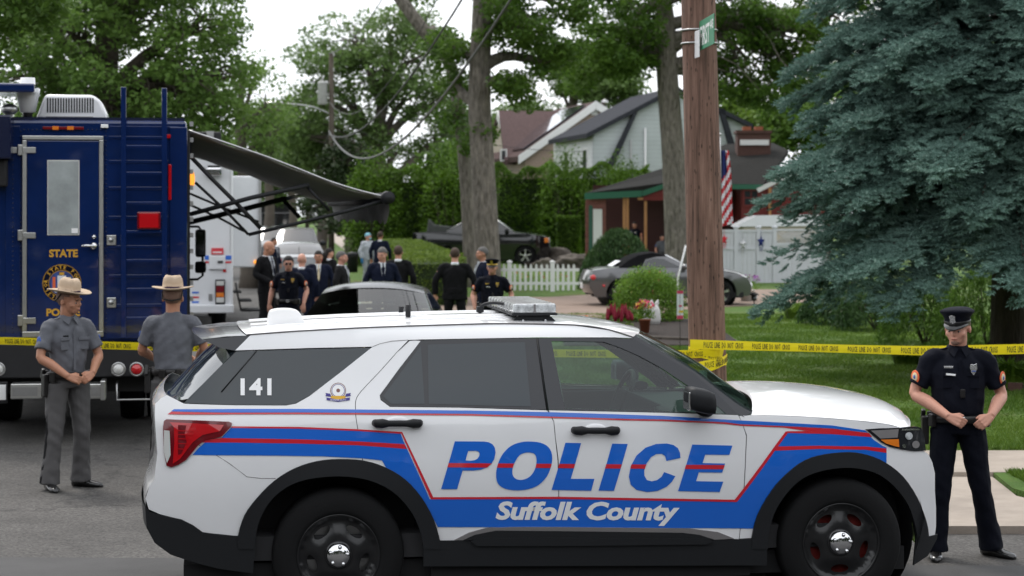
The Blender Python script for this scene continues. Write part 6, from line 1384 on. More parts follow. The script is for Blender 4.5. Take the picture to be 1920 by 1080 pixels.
def cars():
    sedan = lambda p, g='dark_glass': [('tail_panel', p, [(-.93, .3), (-1.0, .55), (-.98, .85), (-.92, 1.0)], 0, -.10), ('boot_lid', p, [(-.92, 1.0), (-.65, 1.06), (-.35, 1.09)], .02, -.05), ('rear_window', g, [(-.35, 1.09), (.05, 1.27), (.40, 1.40)], .03, -.08), ('roof', p, [(.40, 1.40), (.9, 1.45), (1.35, 1.43)], .04, 0), ('windshield', g, [(1.35, 1.43), (1.9, 1.24), (2.4, 1.02)], .03, .10), ('hood', p, [(2.4, 1.02), (3.0, .95), (3.5, .82), (3.68, .72)], .05, .1), ('front_end', p, [(3.68, .72), (3.8, .55), (3.78, .3)], 0, .12)]
    swin = [[(-.1, 1.07), (.42, 1.30), (.85, 1.33), (.85, 1.05)], [(.9, 1.05), (.9, 1.33), (1.3, 1.31), (2.0, 1.05)]]
    lamp = lambda root, nm, mt, c, s_: (MB().box(c, s_, bev=.02).build(nm, M[mt], root))
    # black sedan just behind the police car, nose to the camera
    def ex(root, S):
        b = MB(); b.b2((.2, -.75, .3), (2.3, .75, .6)); b.build('cabin_floor', M['seat'], root)
        for y in (-.38, .38):
            b = MB(); b.box((.95, y, .85), (.16, .48, .6), rot=(0, -.15, 0), bev=.05); b.box((.88, y, 1.2), (.1, .25, .16), bev=.04); b.build('front_seat', M['seat'], root)
        b = MB(); b.box((1.55, 0, 1.27), (.03, .22, .07), bev=.01); b.build('rear_view_mirror', M['black'], root)
        b = MB(); b.box((2.05, 0, .93), (.5, 1.4, .14), bev=.05); b.build('dashboard', M['seat'], root)
        for sd in (-1, 1): b = MB(); b.ell((1.95, sd * 1.0, 1.0), (.1, .12, .08)); b.box((1.95, sd * .88, .98), (.05, .1, .03)); b.build('side_mirror', M['black_paint'], root)
    seg = sedan('sedan_black', 'shield_glass'); seg[2] = ('rear_window', 'dark_glass', [(-.35, 1.09), (-.05, 1.22), (.25, 1.33)], .05, -.08); seg[3] = ('roof', 'sedan_black', [(.25, 1.33), (.6, 1.375), (.95, 1.385), (1.3, 1.365), (1.55, 1.325)], .085, .06); seg[4] = ('windshield', 'shield_glass', [(1.55, 1.325), (2.0, 1.17), (2.45, 1.01)], .075, .2)
    c = W(695, 400, 26.8); simple_car('parked_car', 'black sedan seen over the police car roof, windshield facing the camera', 'car', (c.x + .05, 28.1, 0), math.radians(-90), 'sedan_black', seg, swin, 2.8, extra=ex)
    # silver sedan down the street, tail to the camera
    def ex2(root, S):
        for sd in (-1, 1): lamp(root, 'tail_light', 'red_lens', (-.96, sd * .70, .86), (.12, .34, .22))
        lamp(root, 'licence_plate', 'white_decal', (-1.1, 0, .72), (.03, .32, .16)); lamp(root, 'bumper', 'grey_trim', (-1.06, 0, .46), (.08, 1.3, .18))
        b = MB(); b.tube([(-.5, 0, 1.08), (-.55, 0, 1.35)], .008, 5); b.build('antenna', M['black'], root)
    c = W(557, 400, 63); simple_car('parked_car', 'silver sedan with red tail lights parked down the street', 'car', (c.x, 63.6, 0), math.radians(96), 'silver_paint', sedan('silver_paint'), swin, 2.8, extra=ex2)
    suv = lambda p, g='dark_glass': [('tail_panel', p, [(-.9, .35), (-.98, .7), (-.95, 1.1)], 0, -.08), ('rear_window', g, [(-.95, 1.1), (-.6, 1.68)], .0, -.06), ('roof', p, [(-.6, 1.68), (.6, 1.78), (1.55, 1.72)], .04, 0), ('windshield', g, [(1.55, 1.72), (2.1, 1.4), (2.5, 1.16)], .02, .12), ('hood', p, [(2.5, 1.16), (3.1, 1.08), (3.55, .95)], .05, .12), ('front_end', p, [(3.55, .95), (3.7, .7), (3.68, .35)], 0, .14)]
    uwin = [[(-.75, 1.12), (-.5, 1.6), (.75, 1.66), (.75, 1.12)], [(.8, 1.12), (.8, 1.66), (1.5, 1.64), (2.2, 1.16)]]
    wt2 = [(.1, .88), (.3, .91), (.7, .95), (1.05, .93), (1.15, .9), (1.45, .80), (1.75, .70)]
    def ex3(root, S):
        for sd in (-1, 1):
            lamp(root, 'headlight', 'white_lens', (3.55, sd * .68, .86), (.2, .34, .2)); b = MB(); b.ell((2.2, sd * 1.06, 1.18), (.08, .14, .11)); b.box((2.2, sd * .94, 1.14), (.05, .12, .04)); b.build('side_mirror', M['black_trim'], root)
        lamp(root, 'grille', 'black_trim', (3.74, 0, .78), (.06, .9, .24)); lamp(root, 'licence_plate', 'white_decal', (3.84, 0, .5), (.03, .3, .15))
    c = W(556, 400, 82); simple_car('parked_car', 'white utility vehicle facing the camera behind the silver sedan', 'car', (c.x - .2, 84, 0), math.radians(-84), 'pearl_paint', suv('pearl_paint'), uwin, 2.75, .36, wt2, extra=ex3, hw=.95)
    c = W(497, 400, 88); simple_car('parked_car', 'black utility vehicle half hidden beside the white truck', 'car', (c.x, 92, 0), math.radians(-84), 'black_paint', suv('black_paint'), uwin, 2.75, .36, wt2, extra=ex3, hw=.95)
    c = W(518, 400, 125); simple_car('parked_car', 'pale green car small in the distance beyond the white vehicle', 'car', (c.x, 128, 0), math.radians(-84), 'teal_plastic', sedan('teal_plastic'), swin, 2.8, extra=None)
    # far box truck
    c = W(518, 400, 150); t = thing('box_truck', 'dark truck far down the street with white cab stripes', 'truck', (c.x, 150, 0), math.radians(6)); b = MB(); b.b2((-1.2, 0, .9), (1.2, 6, 3.3)); b.build('cargo_box', M['chassis'], t); b = MB(); b.b2((-1.1, -2, .5), (1.1, -.1, 2.5)); b.build('cab', M['black_paint'], t, bevel=.1)
    b = MB(); b.b2((-.95, -2.03, 1.5), (.95, -2.005, 2.3)); b.build('windshield', M['dark_glass'], t); b = MB(); b.b2((-.5, -2.05, .7), (.5, -2.02, 1.3)); b.build('grille', M['steel'], t)
    for sx in (-1, 1):
        b = MB(); b.lathe([(.0, 0), (.48, 0), (.48, .3), (0, .3)], c=(sx * 1.0 - .15, -1.2, .48), axis='x', n=20); b.lathe([(.0, 0), (.48, 0), (.48, .3), (0, .3)], c=(sx * 1.0 - .15, 4.6, .48), axis='x', n=20); b.build('tyre', M['rubber'], t)
        b = MB(); b.b2((sx * 1.25 - .05, -1.9, 1.6), (sx * 1.25 + .05, -1.8, 3.0)); b.build('exhaust_stack', M['alu'], t)
    # black pickup with sloping bed pillars
    pk = [('tailgate', 'black_paint', [(-1.25, .45), (-1.32, .8), (-1.28, 1.3)], 0, -.05), ('bed_cover', 'soft_top', [(-1.28, 1.3), (-.4, 1.33), (.1, 1.36)], .03, 0), ('rear_window', 'soft_top', [(.1, 1.36), (.55, 1.6), (.95, 1.84)], .02, -.02), ('roof', 'soft_top', [(.95, 1.84), (1.5, 1.9), (2.1, 1.86)], .04, 0), ('windshield', 'dark_glass', [(2.1, 1.86), (2.5, 1.6), (2.85, 1.34)], .02, .1), ('hood', 'black_paint', [(2.85, 1.34), (3.5, 1.28), (4.15, 1.16)], .05, .08), ('front_end', 'black_paint', [(4.15, 1.16), (4.28, .9), (4.28, .5)], 0, .1)]
    pw_ = [[(.52, 1.40), (.82, 1.58), (.98, 1.76), (1.15, 1.76), (1.15, 1.38)], [(1.2, 1.38), (1.2, 1.78), (1.75, 1.8), (1.75, 1.36)], [(1.8, 1.36), (1.8, 1.8), (2.05, 1.79), (2.5, 1.4)]]
    def ex4(root, S):
        for sd in (-1, 1):
            lamp(root, 'headlight', 'amber_lens', (4.16, sd * .83, 1.02), (.16, .22, .2)); lamp(root, 'headlight', 'white_lens', (4.22, sd * .66, 1.02), (.16, .3, .2)); b = MB(); b.ell((2.55, sd * 1.1, 1.42), (.09, .14, .12)); b.box((2.55, sd * 1.0, 1.36), (.05, .12, .04)); b.build('side_mirror', M['black_trim'], root)
            b = MB(); b.tube([(.1, sd * .88, 1.38), (.5, sd * .84, 1.62), (.95, sd * .76, 1.86)], .014, 6); b.build('pillar_trim', M['steel'], root)
            b = MB(); b.tube([(2.12, sd * .76, 1.86), (2.5, sd * .84, 1.6), (2.86, sd * .92, 1.35)], .02, 6); b.build('pillar_trim', M['steel'], root)
    wt3 = [(.1, .92), (.4, .95), (.8, 1.0), (1.15, .99), (1.36, .95), (1.6, .86), (1.9, .75)]
    c0 = W(983 - 3.3 * 45.5, 400, 81); simple_car('pickup_truck', 'black pickup truck parked nose right behind the pale maple trunk', 'truck', (c0.x, 82, .28), 0, 'black_paint', pk, pw_, 3.3, .39, wt3, extra=ex4, hw=1.0)
    # grey roadster with black soft top
    z4 = [('tail_panel', 'grey_car', [(-.70, .32), (-.80, .55), (-.74, .80), (-.70, .90)], 0, -.08), ('boot_lid', 'grey_car', [(-.70, .90), (-.4, .94), (-.05, .97)], .02, 0), ('soft_top', 'soft_top', [(-.05, .97), (.25, 1.15), (.45, 1.25), (.8, 1.31), (1.12, 1.27)], .03, 0), ('windshield', 'dark_glass', [(1.12, 1.27), (1.5, 1.08), (1.75, .94)], .02, .1), ('hood', 'grey_car', [(1.75, .94), (2.3, .90), (2.9, .80), (3.15, .70)], .05, .12), ('front_end', 'grey_car', [(3.15, .70), (3.30, .52), (3.28, .28)], 0, .14)]
    zw = [[(.52, .97), (.62, 1.13), (.85, 1.19), (1.08, 1.17), (1.5, .96)]]
    def ex5(root, S):
        P_ = [(-.08, .955), (.2, 1.14), (.45, 1.26), (.8, 1.32), (1.1, 1.28), (1.16, 1.24), (.9, 1.23), (.62, 1.16), (.5, .96)]
        S.sheet('soft_top_side', M['soft_top'], P_, off=.009)
        for sd in (-1, 1):
            L1 = MB(); L1.ell((-.69, sd * .70, .72), (.09, .14, .09)); L1.build('tail_light', M['red_lens'], root); L1 = MB(); L1.ell((3.0, sd * .66, .66), (.2, .14, .08)); L1.build('headlight', M['clear_lens'], root)
            b = MB(); b.ell((1.55, sd * .95, .98), (.08, .12, .07)); b.build('side_mirror', M['grey_car'], root)
        lamp(root, 'licence_plate', 'white_decal', (-.87, 0, .5), (.03, .32, .16)); b = MB(); b.ell((-.45, -.86, .52), (.04, .02, .03)); b.ell((-.45, .86, .52), (.04, .02, .03)); b.build('side_marker', M['red_lens'], root)
        b = MB(); b.box((-.05, 0, 1.05), (.25, .7, .01), rot=(0, -.55, 0)); b.build('rear_window', M['white_lens'], root)
    c0 = W(1156, 400, 49.6); simple_car('parked_car', 'grey two seat convertible with black soft top beside the bush', 'car', (c0.x, 49.9, LZ), math.radians(7), 'grey_car', z4, zw, 2.5, .325, [(.1, .80), (.3, .84), (.6, .89), (.8, .88), (.95, .82), (1.1, .72), (1.32, .6)], extra=ex5, hw=.88)
    # covered trailer behind the pickup
    c = W(795, 400, 85); t = thing('covered_trailer', 'small grey tarp covered trailer at the tail of the black pickup', 'trailer', (c.x, 85, .2)); b = MB(); b.prism([(0, 0, .5), (.15, 0, 1.7), (.2, 0, 1.98), (.42, 0, 1.72), (1.45, 0, 1.6), (1.6, 0, 1.2), (1.6, 0, .5)], (0, 1.6, 0)); b.build('cover', M['tarp_grey'], t, bevel=.05)
    b = MB(); b.lathe([(0, 0), (.3, 0), (.3, .2), (0, .2)], c=(.8, -.1, .3), axis='y', n=18); b.lathe([(0, 0), (.3, 0), (.3, .2), (0, .2)], c=(.8, 1.5, .3), axis='y', n=18); b.build('tyre', M['rubber'], t)
cars()

# ------------------------------------------------------------------ trucks
def command_truck():
    D = 21.1; o = W(350, 400, D); yaw = math.radians(9.2); root = thing('command_truck', 'navy blue state police command truck with rear door, ladder and open awning', 'truck', (o.x, D, 0), yaw); f = Frame((o.x, D, 0), yaw)
    P = lambda px, py, y=0: f.on_y(px, py, y); NV = M['navy_paint']
    def bx(nm, mt, px0, py0, px1, py1, y0, y1, bev=0, parent=None):
        a, c = P(px0, py0, y0), P(px1, py1, y0); b = MB(); b.b2((a.x, y0, c.z), (c.x, y1, a.z)); return b.build(nm, M[mt] if isinstance(mt, str) else mt, parent or root, bevel=bev)
    zt = P(300, 226).z; zb = P(300, 640).z; LN = 9.2
    b = MB(); b.b2((-2.62, 0, zb), (0, LN, zt)); b.build('body', NV, root, bevel=.035)
    b = MB(); b.b2((-2.60, .05, zt), (-.02, LN - .05, zt + .03)); b.build('roof_edge', M['navy_dark'], root)
    # panels and rivet rows
    for px0, px1 in ((44, 198), (204, 232)): pass
    bx('panel', NV, 198, 236, 335, 634, -.012, -.001, .004); bx('panel', NV, 10, 236, 38, 634, -.012, -.001, .004)
    b = MB(); rg = rng_(2)
    for px in (24, 39, 199, 337):
        for py in range(246, 632, 9): p = P(px, py, -.014); b.ell((p.x, -.013, p.z), (.007, .005, .007), n=5)
    for px in range(45, 196, 8): p = P(px, 243, -.002); b.ell((p.x, -.003, p.z), (.007, .005, .007), n=5)
    o_ = b.build('rivets', M['navy_dark'], root); o_['kind'] = 'stuff'
    bx('corner_post', NV, 318, 238, 351, 640, -.03, -.013, .012)
    # door with alloy frame
    dr = bx('door', NV, 50, 263, 186, 622, -.028, -.002, .01); fr = []
    for a in ((41.5, 254, 194, 262.5), (41.5, 622, 194, 631)): bx('frame', 'alu', *a, -.036, -.002, .006, dr)
    for a in ((41.5, 262.7, 50, 621.8), (185.5, 262.7, 194, 621.8)): bx('frame', 'alu', *a, -.036, -.002, .006, dr)
    bx('window', 'white_lens', 88.5, 300, 149, 441, -.034, -.029, .012, dr); bx('pane', 'door_pane', 90.5, 302, 147, 439, -.038, -.0345, .006, dr); bx('sticker', 'white_decal', 134, 428, 146, 437, -.0405, -.0385, 0, dr)
    p = P(176, 461, -.03); b = MB(); b.lathe([(0, -.06), (.035, -.055), (.035, 0)], c=(p.x, p.y, p.z), axis='y', n=14); b.tube([(p.x, -.085, p.z), (p.x - .08, -.09, p.z + .004), (p.x - .125, -.085, p.z)], [.016, .014, .012], 8); b.build('handle', M['chrome'], dr)
    p = P(176.5, 444, -.03); b = MB(); b.lathe([(0, -.05), (.02, -.045), (.02, 0)], c=tuple(p), axis='y', n=12); b.build('lock', M['chrome'], dr)
    for py in (282, 442, 602):
        h_ = bx('hinge', 'alu', 33, py - 11, 42, py + 9, -.06, -.02, .006, dr); bx('hinge_leaf', 'alu', 42.5, py - 6, 67, py + 5, -.046, -.037, .004, h_); 
        if py < 300: bx('hinge_leaf', 'alu', 15, py - 6, 32, py + 5, -.03, -.018, .004, h_)
    # lettering and seal
    def txt(s_, px0, py0, px1, py1, y, mt, par, **k):
        V, Fs = fit_text(s_, 0, 0, 1, 1, **k); a, c = P(px0, py1, y), P(px1, py0, y); me = bpy.data.meshes.new('lettering'); me.from_pydata([(a.x + (c.x - a.x) * u, y, a.z + (c.z - a.z) * v) for u, v in V], [], Fs); me.materials.append(M[mt]); return link(bpy.data.objects.new('lettering', me), par)
    txt('STATE', 92, 467.5, 146, 482.5, -.030, 'gold_paint', dr, bold=.04); txt('POLICE', 87, 578, 150, 593, -.030, 'gold_paint', dr, bold=.04)
    c = P(116, 531, -.03); R_ = .20
    def disc(r, y, mt, nm, par, r0=0): b = MB(); b.lathe([(r0, y), (r, y)], c=(c.x, 0, c.z), axis='y', n=40, caps=r0 == 0); return b.build(nm, M[mt], par)
    se = disc(R_, -.031, 'gold_paint', 'seal', dr); disc(R_ * .95, -.033, 'navy_dark', 'ring', se); disc(R_ * .70, -.035, 'gold_paint', 'ring', se); disc(R_ * .65, -.037, 'patch_blue', 'field', se)
    for i, ch in enumerate('STATE POLICE EXCELSIOR '):
        if ch == ' ': continue
        V, Fs = text_mesh(ch, bold=.03, res=1); a = math.pi * .5 + .9 - i * 2 * math.pi / 23; sc_ = .052; me = bpy.data.meshes.new('letter')
        me.from_pydata([(c.x + math.cos(a) * (R_ * .745 + y * sc_) + math.sin(a) * (x - .3) * sc_, -.0345, c.z + math.sin(a) * (R_ * .745 + y * sc_) - math.cos(a) * (x - .3) * sc_) for x, y in V], [], Fs); me.materials.append(M['gold_paint']); link(bpy.data.objects.new('letter', me), se)
    for (dx, dz, w_, h_, mt) in ((0, .02, .09, .12, 'shirt_white'), (-.08, .0, .03, .13, 'patch_orange'), (.08, .0, .03, .13, 'patch_cream'), (0, .0, .05, .06, 'patch_blue'), (0, -.08, .15, .03, 'shirt_white'), (0, .1, .05, .03, 'gold_paint')):
        b = MB(); b.box((c.x + dx, -.039 - w_ * .02, c.z + dz), (w_, .003, h_), bev=.001); b.build('charge', M[mt], se)
    # ladder
    ld = thing('ladder', None, None); ld.parent = root
    for px, t0, t1 in ((231.5, 163, 634), (308, 165, 634)):
        a, c_ = P(px - 5, t0, -.14), P(px + 5, t1, -.14); b = MB(); b.b2((a.x, -.14, c_.z), (c_.x, -.10, a.z)); b.build('rail', NV, ld, bevel=.006)
    for py in (272, 322, 378, 432, 486, 540, 594):
        a, c_ = P(237, py, -.13), P(303, py + 5, -.13); b = MB(); b.b2((a.x, -.135, c_.z), (c_.x, -.105, a.z)); b.build('rung', NV, ld, bevel=.005)
    for py in (240, 610):
        for px in (231.5, 308): a = P(px, py, -.1); b = MB(); b.b2((a.x - .02, -.1, a.z - .02), (a.x + .02, -.01, a.z + .02)); b.build('bracket', NV, ld)
    # panel ribs seen behind the ladder
    for py in (255, 300, 350, 405, 460, 515, 570): bx('rib', NV, 204, py, 316, py + 6, -.022, -.0125, .004)
    # lamps
    bx('lamp', 'dark_red_lens', 257, 397, 301, 430, -.17, -.145, .012); bx('lamp_lens', 'red_lens', 261, 400, 297, 427, -.178, -.171, .01)
    bx('marker_lamp', 'red_lens', 315.5, 308, 321.5, 375, -.045, -.031, .006); bx('marker_lamp', 'red_lens', 312, 252, 320, 259, -.045, -.031, .004)
    bx('clearance_bar', 'dark_red_lens', 80, 237, 157, 243, -.03, -.003, .004); bx('clearance_bar', 'amber_lens', 98, 236.5, 110, 243.5, -.034, -.031, .003); bx('clearance_bar', 'amber_lens', 126, 236.5, 138, 243.5, -.034, -.031, .003)
    bx('licence_lamp', 'white_decal', 189, 233, 203, 240, -.04, -.003, .006)
    for py in (450, 567):
        l_ = bx('latch', 'alu', 200, py - 9, 218, py + 10, -.03, -.013, .006); q = P(208, py, -.04); b = MB(); b.lathe([(0, -.05), (.025, -.045), (.03, -.03)], c=(q.x, 0, q.z), axis='y', n=12); b.build('knob', M['steel'], l_)
    # roof air conditioner
    a, c_ = P(67, 177, .5), P(212, 222, .5); b = MB(); z0 = zt + .03; zh = P(100, 177, .5).z; xa, xb = a.x, c_.x
    b.prism([(xa, .5, z0), (xa + .06, .5, zh - .1), (xa + .1, .5, zh), (xb - .22, .5, zh), (xb - .13, .5, zh - .06), (xb - .05, .5, z0)], (0, 1.0, 0)); ac = b.build('air_conditioner', M['white_paint'], root, bevel=.03); auto_smooth(ac, 40)
    for i in range(18): px = 88 + i * 5.0; q = P(px, 184, .497); q2 = P(px + 2.6, 211, .497); b = MB(); b.b2((q.x, .494, q2.z), (q2.x, .499, q.z)); b.build('slot', M['black'], ac)
    q, q2 = P(86, 218, .49), P(175, 221, .49); b = MB(); b.b2((q.x, .485, q2.z), (q2.x, .495, q.z)); b.build('slot', M['grey_trim'], ac)
    # left side boxes, canopy and spot lamp
    b = MB(); q = P(65, 156, -.25); q2 = P(-60, 172, -.25); b.b2((q2.x, -.25, q2.z), (q.x, .6, q.z)); b.build('roof_box', NV, root, bevel=.02)
    b = MB(); q = P(20, 215, -.3); q2 = P(-60, 298, -.3); b.b2((q2.x, -.3, q2.z), (q.x, -.005, q.z)); b.build('side_locker', M['navy_dark'], root, bevel=.02)
    b = MB(); q = P(12, 298, -.2); q2 = P(-60, 350, -.2); b.b2((q2.x, -.2, q2.z), (q.x, -.005, q.z)); b.build('side_locker', M['black'], root, bevel=.02)
    q = P(52, 185, .1); b = MB(); b.lathe([(0, .22), (.075, .22), (.08, .12), (.13, .1), (.12, .05), (.08, -.14), (0, -.16)], c=(q.x, .1, q.z), n=20); b.build('flood_lamp', M['truck_white'], root)
    b = MB(); b.tube([(q.x, .1, q.z - .1), (q.x, .1, z0)], .05, 8); b.build('lamp_post', M['chassis'], root)
    q = P(18, 205, 0); b = MB(); b.ell((q.x, 0, q.z), (.09, .09, .06)); b.tube([(q.x, 0, q.z), (q.x, .05, z0 - .3)], .03, 6); b.build('horn', M['steel'], root)
    # bumper, skirt, wheels
    z1 = P(300, 705).z; b = MB(); b.b2((-2.6, -.06, z1), (.02, .25, zb - .004)); b.build('skirt', M['chassis'], root, bevel=.015)
    b = MB(); b.b2((-2.5, .25, .5), (-.1, LN - 1, zb - .005)); b.build('chassis', M['black'], root)
    for y in (2.4,):
        for sx in (-2.35, -.32):
            for k in (0, .31): b = MB(); b.lathe([(.25, 0), (.5, .02), (.52, .08), (.52, .22), (.5, .28), (.25, .3)], c=(sx - .15 + k * (1 if sx < -1 else -1), y, .52), axis='x', n=30); b.build('tyre', M['rubber'], root)
    for sx in (-2.45, -.35): b = MB(); b.lathe([(.25, 0), (.5, .02), (.52, .08), (.52, .22), (.5, .28), (.25, .3)], c=(sx, LN - 1.4, .52), axis='x', n=30); b.build('tyre', M['rubber'], root)
    for px, mt in ((222, 'white_lens'), (256, 'red_lens'), (-4, 'white_lens')):
        q = P(px, 692.5, -.06); b = MB(); b.lathe([(.06, -.005), (.075, -.012), (.078, .005)], c=(q.x, -.062, q.z), axis='y', n=24, caps=False); r_ = b.build('lamp_ring', M['steel'], root); b = MB(); b.lathe([(0, -.03), (.045, -.025), (.062, -.004)], c=(q.x, -.062, q.z), axis='y', n=24); b.build('lens', M[mt], r_)
    for x0, x1 in ((20, 78), (160, 198)):
        bx('step', 'alu', x0, 720, x1, 748, -.34, -.08, .01); bx('step_plate', 'steel', x0 + 3, 726, x1 - 8, 742, -.35, -.341, 0)
    bx('step_end', 'alu', 188, 714, 198, 751, -.36, -.06, .01); bx('licence_plate', 'white_decal', -14, 722, 11, 750, -.09, -.065, .004); bx('tow_bracket', 'chassis', -14, 716, 14, 757, -.064, -.02, .01)
    a, c_ = P(219, 718, -.1), P(284, 749, -.1); b = MB(); b.tube([(a.x, .1, a.z), (a.x, -.1, a.z - .02), (a.x, -.1, c_.z), (c_.x, -.1, c_.z), (c_.x, -.1, a.z - .02), (c_.x, .1, a.z)], .011, 8); b.build('hitch_loop', M['steel'], root)
    # awning on the right side
    aw = thing('awning', None, None); aw.parent = root; prof = [P(*p, .35) for p in ((350, 247), (400, 262), (450, 279), (505, 298), (560, 319), (615, 341), (665, 357), (700, 366), (722, 371))]; prof[0].x = .02
    pf = catmull([(p.x, p.z) for p in prof], 3); Y1 = 9.0; vs = []; fs = []; ny = 10
    for j in range(ny + 1):
        for i, (x, z) in enumerate(pf): u = i / (len(pf) - 1); vs.append((x, .35 + (Y1 - .35) * j / ny, z - .015 * math.sin(math.pi * j / ny) * math.sin(math.pi * u) + .008 * math.sin(j * 3 + i)))
    n = len(pf)
    for j in range(ny):
        for i in range(n - 1): a = j * n + i; fs.append([a, a + 1, a + n + 1, a + n])
    me = bpy.data.meshes.new('cloth'); me.from_pydata(vs, [], fs); me.materials.append(M['awning']); me.polygons.foreach_set('use_smooth', [True] * len(fs)); o_ = link(bpy.data.objects.new('cloth', me), aw); m_ = o_.modifiers.new('s', 'SOLIDIFY'); m_.thickness = .012
    b = MB(); b.tube([(x, .33, z + .012) for x, z in pf], .012, 6); b.build('edge_piping', M['steel'], aw)
    xe, ze = pf[-1]; b = MB(); b.tube([(xe + .02, .2, ze), (xe + .02, Y1 + .1, ze)], .062, 14); b.build('roller', M['black_trim'], aw)
    b = MB(); b.lathe([(0, -.02), (.07, -.01), (.075, .16), (.06, .2)], c=(xe + .02, .16, ze), axis='y', n=16); b.build('roller_cap', M['black_trim'], aw)
    vs = []; fs = []
    for j in range(41):
        y = .45 + (Y1 - .5) * j / 40
        for k in range(5): vs.append((xe + .04 + .018 * math.sin(j * .9 + k), y, ze - .03 - .060 * k * (1 + .12 * math.sin(j * 1.7) * (k == 4))))
    for j in range(40):
        for k in range(4): a = j * 5 + k; fs.append([a, a + 1, a + 6, a + 5])
    me = bpy.data.meshes.new('valance'); me.from_pydata(vs, [], fs); me.materials.append(M['awning']); me.polygons.foreach_set('use_smooth', [True] * len(fs)); link(bpy.data.objects.new('valance', me), aw)
    def bar(pts, y, r, mt='black_trim', nm='arm'): b = MB(); b.tube([(q.x, y, q.z) for q in [P(a_, b_, y) for a_, b_ in pts]], [(r * .5, r)] * len(pts), 6); b.build(nm, M[mt], aw)
    bar([(356, 402), (470, 371), (580, 347)], .36, .028); bar([(354, 290), (400, 338), (440, 378), (489, 428)], .40, .026, 'chassis'); bar([(466, 440), (560, 418), (650, 396), (722, 376)], .33, .022); bar([(574, 348), (618, 395)], .38, .018)
    bar([(366, 342), (420, 392), (466, 440)], .42, .018); bar([(355, 417), (450, 394), (536, 372)], 8.4, .045); bar([(536, 373), (572, 364)], 8.4, .035, 'alu'); bar([(532, 376), (562, 408)], 8.4, .035); bar([(356, 363), (420, 390), (485, 416)], 8.4, .02); bar([(356, 384), (410, 408), (458, 434)], 8.4, .02)
    # fittings on the side, seen edge on
    q = P(361, 336, .6); b = MB(); b.ell((q.x - .01, .6, q.z), (.035, .06, .10)); b.build('beacon', M['amber_lit'], root)
    b = MB(); b.b2((.0, .05, zb - .15), (.035, .3, zt - .1)); b.build('side_rail', M['chassis'], root); b = MB()
    for k in range(14): b.box((.05, .2, zb + .1 + k * .17), (.04, .03, .05))
    b.build('rail_clip', M['steel'], root)
    for (y0, y1, z0_, z1_) in ((1.4, 3.6, 1.1, 1.9), (4.2, 6.6, 1.0, 2.6)): b = MB(); b.b2((0, y0, z0_), (.012, y1, z1_)); b.build('side_panel', NV, root)
    y = 7.6; a = P(376, 430, y); b = MB(); b.box((a.x, y, P(376, 456, y).z), (.15, .12, .40), bev=.04); m1 = b.build('side_mirror', M['black_trim'], root); b = MB(); b.box((a.x, y - .062, P(376, 456, y).z), (.11, .006, .34), bev=.01); b.build('mirror_glass', M['dark_glass'], m1)
    b = MB(); b.box((a.x, y, P(376, 501, y).z), (.16, .12, .17), bev=.04); b.build('side_mirror', M['black_trim'], root)
    b = MB(); zq = P(376, 425, y).z; zr = P(376, 524, y).z; b.tube([(0, y, zq), (a.x - .03, y + .08, zq), (a.x + .03, y + .08, zq - .08), (a.x + .03, y + .08, zr + .05), (a.x - .04, y + .08, zr), (0, y, zr)], .018, 8); b.build('mirror_arm', M['black_trim'], root)
